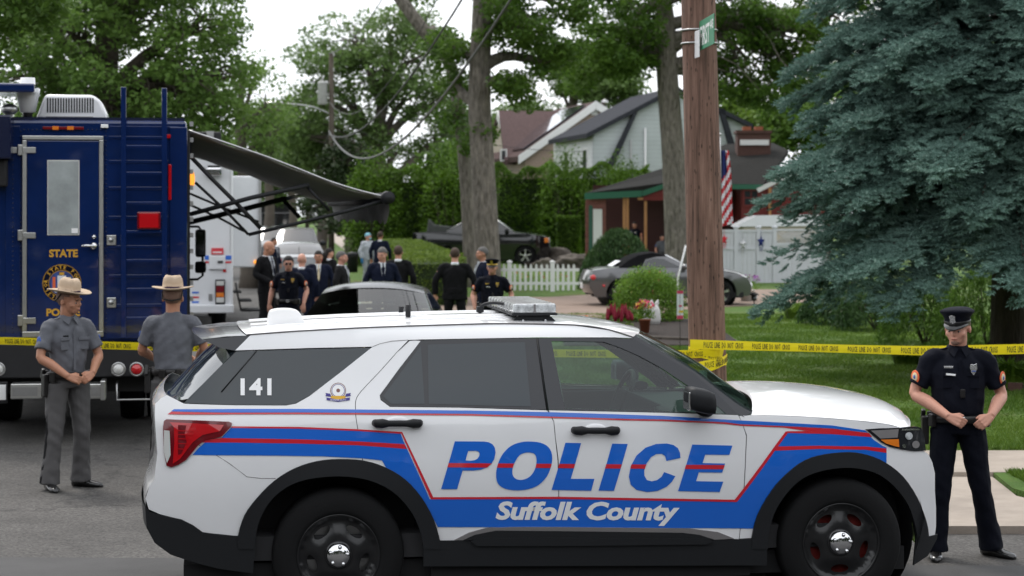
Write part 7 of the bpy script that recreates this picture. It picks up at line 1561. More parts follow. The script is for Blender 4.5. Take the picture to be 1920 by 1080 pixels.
def white_truck():
    D = 39.0; o = W(437, 400, D); yaw = math.radians(9.5); root = thing('command_bus', 'white command vehicle with blue and red stripe parked beyond the navy truck', 'truck', (o.x, D, 0), yaw); f = Frame((o.x, D, 0), yaw); P = lambda px, py, y=0: f.on_y(px, py, y)
    def bx(nm, mt, px0, py0, px1, py1, y0, y1, bev=0, parent=None):
        a, c = P(px0, py0, y0), P(px1, py1, y0); b = MB(); b.b2((a.x, y0, c.z), (c.x, y1, a.z)); return b.build(nm, M[mt], parent or root, bevel=bev)
    zt = P(400, 291).z; zb = P(400, 578).z; b = MB(); b.b2((-2.5, 0, zb), (0, 9, zt)); b.build('body', M['truck_white'], root, bevel=.05)
    bx('seam', 'steel', 431.3, 300, 432, 476, -.006, -.001); bx('bumper', 'truck_white', 340, 572, 438.5, 587, -.12, -.002, .02); bx('locker', 'truck_white', 392, 480, 422, 505, -.05, -.002, .012)
    bx('warning_sign', 'red_decal', 396.5, 465, 419, 477, -.03, -.002); bx('sign_lettering', 'white_decal', 399, 472, 416, 474, -.034, -.031)
    bx('handle', 'black', 408, 489, 418, 493, -.07, -.052)
    for a in ((384, 479, 391.5, 487), (423, 479, 434, 487)): bx('stripe', 'blue_decal', *a, -.006, -.002)
    for a in ((384, 490, 391.5, 493.5), (423, 490, 434, 493.5)): bx('stripe', 'red_decal', *a, -.006, -.002)
    tl = bx('tail_light', 'black_trim', 403.5, 524, 422, 571, -.05, -.002, .01)
    for y0, y1, m_ in ((527, 535, 'white_lens'), (536, 548, 'dark_red_lens'), (549, 557, 'amber_lens'), (558, 567, 'white_lens')): bx('lens', m_, 405.5, y0, 420, y1, -.06, -.051, .006, tl)
    bx('latch', 'steel', 391, 551, 398, 564, -.02, -.002, .004); bx('marker', 'red_lens', 418, 505, 424, 510, -.02, -.002)
    for i, (y0, y1) in enumerate(((547, 550), (556, 559), (565, 568))): bx('letter', 'blue_decal' if i != 1 else 'red_decal', 360 + (i == 1) * 1, y0, 373, y1, -.006, -.002)
    q = P(401, 322, 0); b = MB(); b.box((q.x, -.1, q.z), (.3, .16, .17), bev=.04); c_ = b.build('camera_housing', M['chrome'], root); b = MB(); b.box((q.x, -.1, q.z + .1), (.24, .14, .04)); b.build('cowl', M['black_trim'], c_)
    b = MB(); q = P(378, 247, .4); q2 = P(415, 291, .4); b.b2((q.x - .6, .4, zt), (q2.x, 1.6, q.z)); b.build('roof_unit', M['chassis'], root, bevel=.03); b = MB(); q = P(394, 246, .35); b.box((q.x, .35, q.z - .1), (.14, .1, .2)); b.build('roof_camera', M['steel'], root)
    # slide out room and steps
    a = P(487, 501, 3.0); b = MB(); b.b2((.005, 3.0, a.z), (a.x, 7.5, P(487, 330, 3).z)); so_ = b.build('slide_out', M['truck_white'], root, bevel=.03); b = MB(); b.b2((a.x - .02, 2.96, a.z - .15), (a.x + .03, 2.995, P(487, 330, 3).z)); b.build('edge_trim', M['steel'], so_)
    q = P(480, 491, 2.99); b = MB(); b.ell((q.x, 2.97, q.z), (.05, .03, .04)); b.build('marker_light', M['amber_lit'], so_)
    for i, (px0, px1, py) in enumerate(((438, 452, 546), (448, 471, 562), (452, 487, 580))):
        q, q2 = P(px0, py, 2.2), P(px1, py + 3, 2.2); b = MB(); b.b2((q.x, 2.0, q2.z), (q2.x, 2.9, q.z)); b.build('step', M['black'], root)
    b = MB(); qs = [P(a_, b_, 2.1) for a_, b_ in ((442, 530), (444, 545), (452, 582), (470, 583))]; b.tube([(q.x, 2.1, q.z) for q in qs], .02, 6); b.build('step_rail', M['black'], root)
    for y in (1.6, 7.4):
        for sx in (-2.3, -.3): b = MB(); b.lathe([(.25, 0), (.5, .02), (.52, .08), (.52, .22), (.5, .28), (.25, .3)], c=(sx - .1, y, .52), axis='x', n=28); b.build('tyre', M['rubber'], root)
    b = MB(); b.b2((-2.3, .3, .45), (-.2, 8.5, zb + .01)); b.build('chassis', M['black'], root)
mat('door_pane', (.35, .38, .38), .06, coat=1, var=.25, vscale=3)
command_truck(); white_truck()
# ------------------------------------------------------------------ people
def ring_tube(b, pts, rad, n=14):
    """pts world-ish points, rad [(rx,ry)] with x axis kept sideways"""
    rings = []; pts = [Vector(p) for p in pts]; prev = None
    for i, p in enumerate(pts):
        d = (pts[min(i + 1, len(pts) - 1)] - pts[max(i - 1, 0)]).normalized(); a = prev or (Vector((1, 0, 0)) if abs(d.x) < .85 else Vector((0, 1, 0))); a = (a - d * a.dot(d)); a.normalize(); prev = a; c = d.cross(a); rx, ry = rad[i] if isinstance(rad[i], (tuple, list)) else (rad[i], rad[i])
        rings.append([b.bm.verts.new(p + a * rx * math.cos(t) + c * ry * math.sin(t)) for t in [2 * math.pi * k / n for k in range(n)]])
    for A, B in zip(rings, rings[1:]):
        for k in range(n): b.bm.faces.new([A[k], A[(k + 1) % n], B[(k + 1) % n], B[k]])
    b.bm.faces.new(rings[0][::-1]); b.bm.faces.new(rings[-1])
def smtube(b, pts, rad, n=14, k=3):
    rad = [r if isinstance(r, (tuple, list)) else (r, r) for r in rad]; q = catmull([(*p, *r) for p, r in zip(pts, rad)], k)
    ring_tube(b, [p[:3] for p in q], [(max(.004, p[3]), max(.004, p[4])) for p in q], n)
def fuse(b, name, mt, parent, vox, smooth=4, wrinkle=0, seed=0, cut=None):
    """melt the pieces into one continuous skin"""
    o = b.build(name, mt); r = o.modifiers.new('r', 'REMESH'); r.mode = 'VOXEL'; r.voxel_size = vox; r.use_smooth_shade = True
    s = o.modifiers.new('s', 'SMOOTH'); s.iterations = smooth; s.factor = .5; baked(o)
    if wrinkle:
        me = o.data; n = len(me.vertices); co = np.empty(n * 3, np.float32); me.vertices.foreach_get('co', co); nr = np.empty(n * 3, np.float32); me.vertices.foreach_get('normal', nr); co = co.reshape(-1, 3); nr = nr.reshape(-1, 3)
        x, y, z = co.T; k = np.sin(z * 23 + np.sin(x * 14 + seed) * 2.9 + np.sin(y * 17 + z * 6) * 1.7) * np.sin(x * 19 + z * 8 + seed * 2 + np.sin(z * 13) * 1.5) + .5 * np.sin(z * 61 + x * 47 + np.sin(y * 23) * 2 + seed) * np.sin(y * 29 + z * 5 + x * 11)
        co += nr * (wrinkle * k)[:, None]; me.vertices.foreach_set('co', co.ravel().astype(np.float32))
    me = o.data
    if not len(me.materials): me.materials.append(mt)
    if cut:
        t = bmesh.new(); t.from_mesh(me); dl = [v for v in t.verts if cut(v.co)]; bmesh.ops.delete(t, geom=dl, context='VERTS'); t.to_mesh(me); t.free()
    me.polygons.foreach_set('use_smooth', [True] * len(me.polygons)); me.update(); o.parent = parent; return o
def V3(p, q, t): return tuple(a + (c - a) * t for a, c in zip(p, q))
SK = {}
def person(label, loc, yaw, outfit, skin='skin', hair='hair_dark', height=1.78, build=1.0, pose=None, hd=(0, 0), vox=.014, hat=None, group=None, hairstyle='short', lean=(0, 0), seed=0, shades=False, sit=False, beard=False):
    """stands on loc, faces local -y; pose: joints of arms and legs; hd: head turn and nod"""
    T = thing('person', label, 'person', loc, yaw, group); k = height / 1.78; pw = build; pose = pose or {}
    sh = {-1: (-.176 * pw, .0, 1.415), 1: (.176 * pw, .0, 1.415)}
    dfl = {'el': (.27 * pw, .03, 1.15), 'wr': (.27 * pw, -.06, .90), 'hand': (0, -.15, -1)}
    J = {}
    for sd, nm in ((-1, 'r'), (1, 'l')):     # r: the arm at local -x (left of the picture when facing the camera)
        el = pose.get('el_' + nm, (dfl['el'][0] * sd, dfl['el'][1], dfl['el'][2])); wr = pose.get('wr_' + nm, (dfl['wr'][0] * sd, dfl['wr'][1], dfl['wr'][2])); hv = Vector(pose.get('hd_' + nm, dfl['hand'])).normalized(); curl = pose.get('curl', .5)
        kn = pose.get('kn_' + nm, (.11 * sd, -.02, .50)); an = pose.get('an_' + nm, (.13 * sd, .02, .09)); ft = pose.get('ft_' + nm, (.30 * sd, -1, 0)); J[sd] = (el, wr, hv, kn, an, ft, curl)
    hips = {-1: (-.095, 0, .92), 1: (.095, 0, .92)}
    # --- the body: one skin from head to feet
    b = MB(); hz = 1.518; tn, nod = hd; R = Matrix.Translation((0, -.012, hz)) @ Matrix.Rotation(tn, 4, 'Z') @ Matrix.Rotation(nod, 4, 'X') @ Matrix.Scale(1.06, 4)
    h = MB()
    h.ell((0, .012, .125), (.077, .098, .095), 16); h.ell((0, -.022, .075), (.066, .078, .085), 16); h.ell((0, -.045, .028), (.045, .048, .036), 12)
    h.ell((0, -.062, .018), (.026, .026, .022), 10); h.ell((0, -.098, .078), (.0125, .02, .020), 8); h.tube([(0, -.088, .112), (0, -.106, .074)], [.009, .013], 6); h.ell((0, -.085, .122), (.05, .02, .012), 10)
    for s_ in (-1, 1): h.ell((s_ * .079, .012, .085), (.010, .018, .027), 8); h.ell((s_ * .046, -.055, .068), (.022, .026, .022), 8)
    h.ell((0, -.090, .040), (.024, .012, .011), 8)
    h.bm.verts.ensure_lookup_table()
    for v in h.bm.verts: v.co = R @ v.co
    h.bm.verts.index_update(); b.add([v.co.copy() for v in h.bm.verts], [[v.index for v in f.verts] for f in h.bm.faces]); h.bm.free()
    smtube(b, [(0, .020, 1.39), (0, .010, 1.47), tuple(R @ Vector((0, .01, .02))), tuple(R @ Vector((0, .012, .09)))], [(.075, .05), (.062, .057), (.061, .062), (.06, .07)])
    tor = [(0, .01, .95), (0, .0, 1.0), (0, -.005, 1.10), (0, -.008, 1.25), (0, .0, 1.36), (0, .012, 1.43)]
    smtube(b, tor, [(.10 * pw, .07), (.13 * pw, .09 * pw), (.13 * pw, .09 * pw), (.145 * pw, .095), (.14 * pw, .085), (.09, .065)])
    for sd in (-1, 1):
        el, wr, hv, kn, an, ft, curl = J[sd]; s0 = sh[sd]
        smtube(b, [V3((0, .01, 1.39), s0, .5), V3(s0, el, .06), V3(s0, el, .45), el, V3(el, wr, .35), wr], [.035, .042, .046 * pw, .040, .044 * pw, .0275])
        smtube(b, [hips[sd], V3(hips[sd], kn, .5), kn, V3(kn, an, .35), an], [.06, .062, .052, .052, .036])
        # hand: palm, four fingers of different length, thumb
        w_ = Vector(wr); d = hv; side = Vector(pose.get('pn_' + ('r' if sd < 0 else 'l'), (0, -1, 0))); side = (side - d * side.dot(d)).normalized(); lat = d.cross(side) * sd   # side: back-of-hand normal; lat: towards the thumb
        pm = w_ + d * .05; b.box(tuple(pm + d * .0), (.001, .001, .001))
        for q in (-1, 0, 1): b.tube([w_ + lat * q * .012, w_ + d * .05 + lat * q * .022, w_ + d * .09 + lat * q * .025], [.019, .018, .014], 8)
        for i, (L_, o_) in enumerate(((.072, 1.5), (.080, .5), (.075, -.5), (.060, -1.5))):
            p0 = w_ + d * .085 + lat * o_ * .0195; c_ = curl * (1 + .12 * i); p1 = p0 + (d * math.cos(c_ * .6) - side * math.sin(c_ * .6)) * L_ * .45; p2 = p1 + (d * math.cos(c_ * 1.4) - side * math.sin(c_ * 1.4)) * L_ * .32; p3 = p2 + (d * math.cos(c_ * 2.1) - side * math.sin(c_ * 2.1)) * L_ * .25
            b.tube([p0, p1, p2, p3], [.0098, .0092, .0085, .007], 7)
        p0 = w_ + d * .025 + lat * .026; b.tube([p0, p0 + d * .03 + lat * .022 - side * .008, p0 + d * .062 + lat * .026 - side * .02], [.0135, .0115, .0085], 7)
    cut = None
    body = fuse(b, 'body', M[skin], T, vox * .62, 2)
    # --- face
    def onface(nm, mt, parts, parent=None):
        q = MB()
        for c, r, rt in parts: q.ell(c, r, 10, M=R, rot=rt)
        return q.build(nm, M[mt], parent or body, smooth=True)
    if vox < .02:
        onface('eye', 'eye_white', [((-.031, -.086, .090), (.0115, .006, .0046), None)]); onface('eye', 'eye_white', [((.031, -.086, .090), (.0115, .006, .0046), None)])
        onface('iris', 'hair_dark', [((-.031, -.0905, .090), (.0058, .003, .0056), None)]); onface('iris', 'hair_dark', [((.031, -.0905, .090), (.0058, .003, .0056), None)])
        onface('mouth', 'lip', [((0, -.0985, .0405), (.020, .0055, .0035), None)])
        for s_ in (-1, 1): onface('eyebrow', hair if hair != 'stubble' else 'hair_brown', [((s_ * .033, -.0985, .112), (.018, .006, .0042), (0, s_ * .12, 0))])
    if shades: onface('sunglasses', 'black', [((-.031, -.101, .092), (.024, .008, .017), None), ((.031, -.101, .092), (.024, .008, .017), None), ((0, -.1, .098), (.02, .005, .004), None), ((-.078, -.04, .098), (.004, .06, .005), None), ((.078, -.04, .098), (.004, .06, .005), None)])
    if beard: onface('stubble', 'stubble', [((0, -.066, .016), (.031, .03, .0225), None)])
    # --- hair
    if hairstyle in ('short', 'fringe', 'bun', 'long'):
        q = MB(); th = .003 if hairstyle == 'short' else .009
        q.ell((0, .014, .126), (.079 + th, .099 + th, .095 + th), 26); 
        if hairstyle == 'bun': q.ell((0, .125, .13), (.035, .03, .035), 10)
        if hairstyle == 'long': q.tube([(0, .06, .15), (0, .12, .05), (0, .13, -.10)], [.06, .075, .04], 10)
        for v in q.bm.verts: v.co = v.co
        t = q.bm; dl = [v for v in t.verts if v.co.z < (.150 if v.co.y < -.05 else (.118 if v.co.y < -.015 else (.098 if v.co.y < .04 else .045))) and not (hairstyle == 'long' and v.co.y > .05)]; bmesh.ops.delete(t, geom=dl, context='VERTS')
        for v in t.verts: v.co = R @ v.co
        q.build('hair', M[hair], body, smooth=True)
    elif hairstyle == 'balding':
        q = MB(); q.ell((0, .018, .10), (.083, .099, .085), 18); t = q.bm; dl = [v for v in t.verts if v.co.z > .135 or v.co.z < .045 or v.co.y < -.02]; bmesh.ops.delete(t, geom=dl, context='VERTS')
        for v in t.verts: v.co = R @ v.co
        q.build('hair', M[hair], body, smooth=True)
    # --- clothes
    def pos_arm(sd, u0, u1, r0, r1, n=4):
        el, wr = J[sd][0], J[sd][1]; return el, wr
    def legs(nm, mt, mid=.088, cuff=.075, wr_=.004, top=.90):
        q = MB(); smtube(q, [(0, .006, top - .02), (0, .004, top + .05), (0, 0, top + .12)], [(.172 * pw, .125), (.168 * pw, .120 * pw), (.160 * pw, .118 * pw)])
        for sd in (-1, 1):
            el, wr, hv, kn, an, ft, curl = J[sd]; hp = (hips[sd][0], .005, .91)
            smtube(q, [hp, V3(hp, kn, .35), V3(hp, kn, .75), kn, V3(kn, an, .4), V3(kn, an, .85), (an[0], an[1], an[2] - .035)], [(.098, .115), (.094, .105), (.080, .09), (.074, .080), (.071, .076), (cuff * .93, cuff), (cuff, cuff * 1.08)])
        return fuse(q, nm, mt, T, vox, 3, wr_, seed)
    def shoes(mt='shoe'):
        for sd in (-1, 1):
            an, ft = Vector(J[sd][4]), Vector(J[sd][5]).normalized(); z0 = an.z - .09; q = MB(); s_ = Vector((-ft.y, ft.x, 0)); c = Vector((an.x, an.y, z0))
            out = []
            for u, w2, hh in ((-.075, .030, .07), (-.05, .038, .085), (.0, .040, .095), (.06, .043, .075), (.12, .048, .055), (.17, .043, .046), (.20, .028, .036), (.212, .01, .02)):
                p = c + ft * u; out.append([p + s_ * w2 * math.cos(t_) + Vector((0, 0, max(0.0, hh * .5 + hh * .5 * math.sin(t_)))) for t_ in [2 * math.pi * j / 14 for j in range(14)]])
            R_ = [[q.bm.verts.new(p) for p in r] for r in out]
            for A, B in zip(R_, R_[1:]):
                for j in range(14): f = q.bm.faces.new([A[j], A[(j + 1) % 14], B[(j + 1) % 14], B[j]]); f.smooth = True
            q.bm.faces.new(R_[0]); q.bm.faces.new(R_[-1]); q.build('shoe', M[mt], T)
    def top(nm, mt, hem, sleeve, extra=.0, wr_=.004, belly=0.0, arm=.062, flare=0, neck=1.50):
        """shirt or jacket; sleeve: 0..1 along upper arm, up to 2 for a full sleeve"""
        q = MB(); e = extra; P_ = [(0, .004, hem), (0, 0, hem + .08), (0, -.004 - belly * .5, 1.08), (0, -.006, 1.22), (0, .0, 1.34), (0, .010, 1.42), (0, .018, neck)]
        smtube(q, P_, [((.168 + e + flare) * pw, .122 + e + flare * .6), ((.165 + e + flare * .6) * pw, .122 + e + belly), ((.168 + e) * pw, .124 + e + belly), ((.178 + e) * pw, .130 + e), ((.176 + e) * pw, .118 + e), ((.128 + e * .5), .092 + e * .5), (.066, .068)])
        for sd in (-1, 1):
            el, wr = J[sd][0], J[sd][1]; s0 = (sh[sd][0] * .98, .004, 1.405); a = arm + e * .6
            ps = [V3((0, .01, 1.41), s0, .45), V3(s0, el, .03)]; rs = [.062 + e * .5, (a + .004, a + .004)]
            if sleeve <= 1: ps += [V3(s0, el, .4), V3(s0, el, sleeve)]; rs += [a, a + .006]
            else: ps += [V3(s0, el, .45), el, V3(el, wr, .5), V3(el, wr, .97)]; rs += [a, a * .98, a * .92, a * .84]
            smtube(q, ps, rs)
        return fuse(q, nm, mt, T, vox, 3, wr_, seed + 1)
    def patch(nm, mt, sd, r=(.004, .032, .038), u=.5, off=.068, par=None, fwd=.35):
        el = Vector(J[sd][0]); s0 = Vector(sh[sd]); c = s0.lerp(el, u); q = MB(); n_ = Vector((sd, -fwd, .0)).normalized(); c = c + n_ * off; yw = math.atan2(n_.y, n_.x)
        q.ell((0, 0, 0), r, 12, M=Matrix.Translation(c) @ Matrix.Rotation(yw, 4, 'Z')); return q.build(nm, M[mt], par or T, smooth=True)
    def chest(nm, mt, c, size, par=None, rt=None, bev=.002): q = MB(); q.box(c, size, rot=rt, bev=bev); return q.build(nm, M[mt], par or T)
    if outfit == 'suit' or outfit.startswith('suit_'):
        m_ = M.get(outfit, M['suit_black']); J_ = top('suit_jacket', m_, .80, 2, .012, .004, .01 * (pw > 1.05), .058, .012, 1.46); legs('trousers', m_, wr_=.004); shoes()
        q = MB(); q.tube([(0, .022, 1.43), (0, .014, 1.482)], [.074, .067], 14); q.build('collar', M['shirt_white'], T, smooth=True)
        q = MB(); q.prism([(-.050, -.092, 1.475), (.050, -.092, 1.475), (.036, -.158, 1.33), (.0, -.168, 1.12), (-.036, -.158, 1.33)], (0, .03, 0)); q.build('shirt_front', M['shirt_white'], T, bevel=.004)
        q = MB(); q.prism([(-.014, -.096, 1.47), (.014, -.096, 1.47), (.010, -.108, 1.445), (.022, -.164, 1.20), (0, -.172, 1.13), (-.022, -.164, 1.20), (-.010, -.108, 1.445)], (0, -.008, 0)); q.build('necktie', M[pose.get('tie', 'suit_navy')], T)
    elif outfit == 'coverall':
        top('coverall_top', M['tyvek'], .84, 2, .022, .009, 0, .066, .01); legs('coverall_legs', M['tyvek'], wr_=.009, cuff=.09); shoes('tyvek')
        q = MB(); q.ell((0, .012, .125), (.092, .108, .102), 16)
        bmesh.ops.delete(q.bm, geom=[v for v in q.bm.verts if v.co.z < .10 - v.co.y * .3], context='VERTS')
        for v in q.bm.verts: v.co = R @ v.co
        q.build('hair_cap', M['mask_blue'], body, smooth=True); onface('face_mask', 'mask_blue', [((0, -.075, .045), (.05, .036, .04), None)])
        for sd in (-1, 1): el, wr, hv = J[sd][:3]; q = MB(); q.tube([Vector(wr) - hv * .05, Vector(wr) + hv * .04, Vector(wr) + hv * .13, Vector(wr) + hv * .17], [.045, .042, .04, .02], 10); q.build('glove', M['glove_blue'], T)
    else:
        tro = outfit == 'trooper'; mt_s = M['grey_shirt'] if tro else M['navy_cloth']; mt_l = M['grey_trouser'] if tro else M['navy_cloth']
        top('uniform_shirt', mt_s, .955, .78, .0 if tro else .004, .0045, .012 * (pw > 1.03), .066 if tro else .061); legs('trousers', mt_l, wr_=.0038, cuff=.088); shoes()
        q = MB(); pts = [(math.cos(a) * .186 * pw, math.sin(a) * .142 + .002, .985) for a in [2 * math.pi * i / 30 for i in range(31)]]; q.tube(pts, [(.012, .012)] * 31, 8, caps=False)
        for v in q.bm.verts: v.co.z = .985 + (v.co.z - .985) * 2.4
        bt = q.build('duty_belt', M['leather'], T, smooth=True)
        for a, sz in ((-.35, (.05, .035, .09)), (-.8, (.06, .035, .08)), (3.6, (.06, .035, .09)), (2.6, (.05, .035, .1)), (5.4, (.055, .035, .08)), (1.2, (.06, .035, .08)), (1.9, (.05, .035, .09))):
            q = MB(); q.box((math.cos(a) * .2 * pw, math.sin(a) * .157, .975), sz, rot=(0, 0, a + math.pi / 2), bev=.01); q.build('pouch', M['leather'], bt)
        sg = pose.get('gun', -1); q = MB(); q.box((sg * .215 * pw, .01, .90), (.05, .07, .20), rot=(.06, 0, 0), bev=.012); q.box((sg * .225 * pw, .035, 1.0), (.03, .035, .09), rot=(.4, 0, 0), bev=.008); q.build('holster', M['leather'], bt)
        q = MB(); q.box((0, -.148, .985), (.055, .014, .045), bev=.005); q.build('buckle', M['silver_badge' if not tro else 'leather'], bt)
        # collar, placket, pockets
        for s_ in (-1, 1):
            q = MB(); q.prism([(s_ * .008, -.082, 1.475), (s_ * .062, -.03, 1.50), (s_ * .075, -.055, 1.452), (s_ * .04, -.104, 1.415)], (0, -.006, .004)); q.build('collar', mt_s, T, bevel=.002)
            q = MB(); q.box((s_ * .085, -.128, 1.255), (.088, .008, .10), rot=(-.06, 0, -s_ * .22), bev=.004); pk_ = q.build('pocket', mt_s, T); q = MB(); q.box((s_ * .086, -.136, 1.30), (.092, .008, .028), rot=(-.06, 0, -s_ * .22), bev=.003); q.build('pocket_flap', mt_s, pk_)
            q = MB(); q.box((s_ * .11, .0, 1.468), (.10, .04, .008), rot=(0, s_ * .24, 0), bev=.003); q.build('epaulette', mt_s, T)
        q = MB(); q.box((0, -.134, 1.22), (.022, .006, .38), rot=(-.02, 0, 0), bev=.002); q.build('placket', mt_s, T)
        if tro:
            for sd in (-1, 1):
                kn, an = J[sd][3], J[sd][4]; hp = (hips[sd][0], .005, .93); q = MB(); pts = [(hp[0] + sd * .082, hp[1], .96), (hp[0] + sd * .099, hp[1], .80), (V3(hp, kn, .7)[0] + sd * .083, V3(hp, kn, .7)[1], V3(hp, kn, .7)[2]), (kn[0] + sd * .076, kn[1], kn[2]), (V3(kn, an, .5)[0] + sd * .073, V3(kn, an, .5)[1], V3(kn, an, .5)[2]), (an[0] + sd * .086, an[1], .065)]
                for A, B in zip(pts, pts[1:]):
                    q.add([(A[0], A[1] - .016, A[2]), (A[0], A[1] + .016, A[2]), (B[0], B[1] + .016, B[2]), (B[0], B[1] - .016, B[2]), (A[0] - sd * .02, A[1], A[2]), (B[0] - sd * .02, B[1], B[2])], [(0, 1, 2, 3), (0, 4, 5, 3), (1, 4, 5, 2)])
                q.build('trouser_stripe', M['suit_black'], T)
            patch('sleeve_patch', 'patch_blue', -1, (.006, .034, .042), .5, .062, fwd=.15); patch('sleeve_patch', 'patch_blue' if 1 else '', 1, (.006, .034, .042), .5, .062, fwd=.15); chest('name_plate', 'suit_black', (-.085, -.142, 1.325), (.05, .004, .012))
        else:
            for sd in (-1, 1):
                p_ = patch('sleeve_patch', 'patch_orange', sd, (.006, .040, .048), .55, .068, fwd=.8); patch('patch_field', 'patch_cream', sd, (.006, .026, .032), .55, .0715, p_, fwd=.8); patch('patch_mark', 'patch_blue', sd, (.006, .012, .016), .55, .0745, p_, fwd=.8)
            bd = 'gold_badge' if hat == 'gold' or pose.get('gold') else 'silver_badge'
            q = MB(); q.prism([(.062, -.146, 1.37), (.075, -.143, 1.375), (.088, -.141, 1.37), (.108, -.134, 1.378), (.112, -.134, 1.345), (.10, -.138, 1.315), (.085, -.143, 1.295), (.07, -.146, 1.315), (.06, -.148, 1.345)], (0, -.008, 0)); bg_ = q.build('badge', M[bd], T, bevel=.002); chest('badge_number', 'patch_blue', (.086, -.1525, 1.325), (.03, .003, .007), bg_)
            chest('name_plate', bd, (-.085, -.143, 1.352), (.062, .004, .015)); chest('citation_bar', 'white_decal' if vox < .012 else 'silver_badge', (-.07, -.146, 1.30), (.066, .004, .014), rt=(0, .08, 0))
            q = MB(); q.box((.01, -.155, 1.17), (.035, .02, .06), bev=.006); q.build('microphone', M['leather'], T)
    # --- hats
    if hat == 'stetson':
        q = MB(); z0 = .162; n = 40
        rings = []
        for r_, up in ((.088, .0), (.12, -.004), (.155, .0), (.178, .006), (.182, .010), (.178, .014), (.15, .008), (.092, .012)):
            rings.append([q.bm.verts.new((math.cos(a) * r_ * .93, math.sin(a) * r_ * 1.02 + .01, z0 + up + .016 * (r_ > .1) * math.cos(a) ** 2 * (r_ / .18))) for a in [2 * math.pi * i / n for i in range(n)]])
        for r_, up in ((.089, .05), (.082, .085), (.066, .108), (.04, .104), (.012, .096)):
            rings.append([q.bm.verts.new((math.cos(a) * r_ * .92, math.sin(a) * r_ * 1.12 + .01, z0 + up - .020 * (r_ < .08) * abs(math.sin(a)) * 0 + .012 * (r_ > .03) * abs(math.cos(2 * a + .8)) - .022 * math.exp(-((a - 4.0) % 6.28 - 0) ** 2 * 4) * (r_ > .05))) for a in [2 * math.pi * i / n for i in range(n)]])
        for A, B in zip(rings, rings[1:]):
            for i in range(n): f = q.bm.faces.new([A[i], A[(i + 1) % n], B[(i + 1) % n], B[i]]); f.smooth = True
        q.bm.faces.new(rings[-1]); 
        for v in q.bm.verts: v.co = R @ v.co
        ht = q.build('hat', M['felt_tan'], T); q = MB(); q.lathe([(.0885, z0 + .012), (.0905, z0 + .014), (.0905, z0 + .030), (.0885, z0 + .032)], n=36, caps=False)
        for v in q.bm.verts: v.co = R @ Vector((v.co.x * .93, v.co.y * 1.06 + .01, v.co.z))
        q.build('hat_band', M['felt_band'], ht); q = MB(); q.tube([(-.08, .03, .15), (-.076, .085, .09), (0, .112, .075), (.076, .085, .09), (.08, .03, .15)], .006, 6)
        for v in q.bm.verts: v.co = R @ v.co
        q.build('chin_strap', M['leather'], ht)
    elif hat in ('cap', 'gold'):
        q = MB(); q.lathe([(.082, .135), (.084, .165), (.094, .180), (.110, .198), (.113, .206), (.09, .220), (.0, .232)], n=32, caps=False)
        for v in q.bm.verts: v.co = Vector((v.co.x * 1.0, v.co.y * 1.12 + .004, v.co.z + .02 * max(0, -v.co.y) / .1 * (v.co.z > .18)))
        for v in q.bm.verts: v.co = R @ v.co
        ht = q.build('hat', M['navy_cloth'], T); q = MB(); n = 18; A_ = []
        for i in range(n + 1): a = math.pi + math.pi * i / n; A_.append([q.bm.verts.new((math.cos(a) * .084, math.sin(a) * .094 + .004, .135)), q.bm.verts.new((math.cos(a) * .086 * .98, math.sin(a) * .15 - .006 * 0 + .004, .108 + .02 * abs(math.cos(a)))), q.bm.verts.new((math.cos(a) * .084 * .97, math.sin(a) * .145 + .004, .101 + .02 * abs(math.cos(a))))])
        for a, c_ in zip(A_, A_[1:]):
            for j in (0, 1): f = q.bm.faces.new([a[j], c_[j], c_[j + 1], a[j + 1]]); f.smooth = True
        for v in q.bm.verts: v.co = R @ v.co
        q.build('visor', M['shoe'], ht); q = MB(); q.lathe([(.0835, .128), (.086, .130), (.087, .15), (.085, .153)], n=32, caps=False)
        for v in q.bm.verts: v.co = R @ Vector((v.co.x, v.co.y * 1.12 + .004, v.co.z))
        q.build('hat_band', M['gold_badge' if hat == 'gold' else 'leather'], ht); q = MB(); q.prism([(-.02, -.116, .198), (0, -.118, .207), (.02, -.116, .198), (.017, -.108, .175), (.02, -.101, .155), (0, -.098, .146), (-.02, -.101, .155), (-.017, -.108, .175)], (0, -.008, 0))
        for v in q.bm.verts: v.co = R @ v.co
        q.build('hat_badge', M['gold_badge' if hat == 'gold' else 'silver_badge'], ht)
    T.scale = (k, k, k); T.rotation_euler = (lean[0], lean[1], yaw); return T
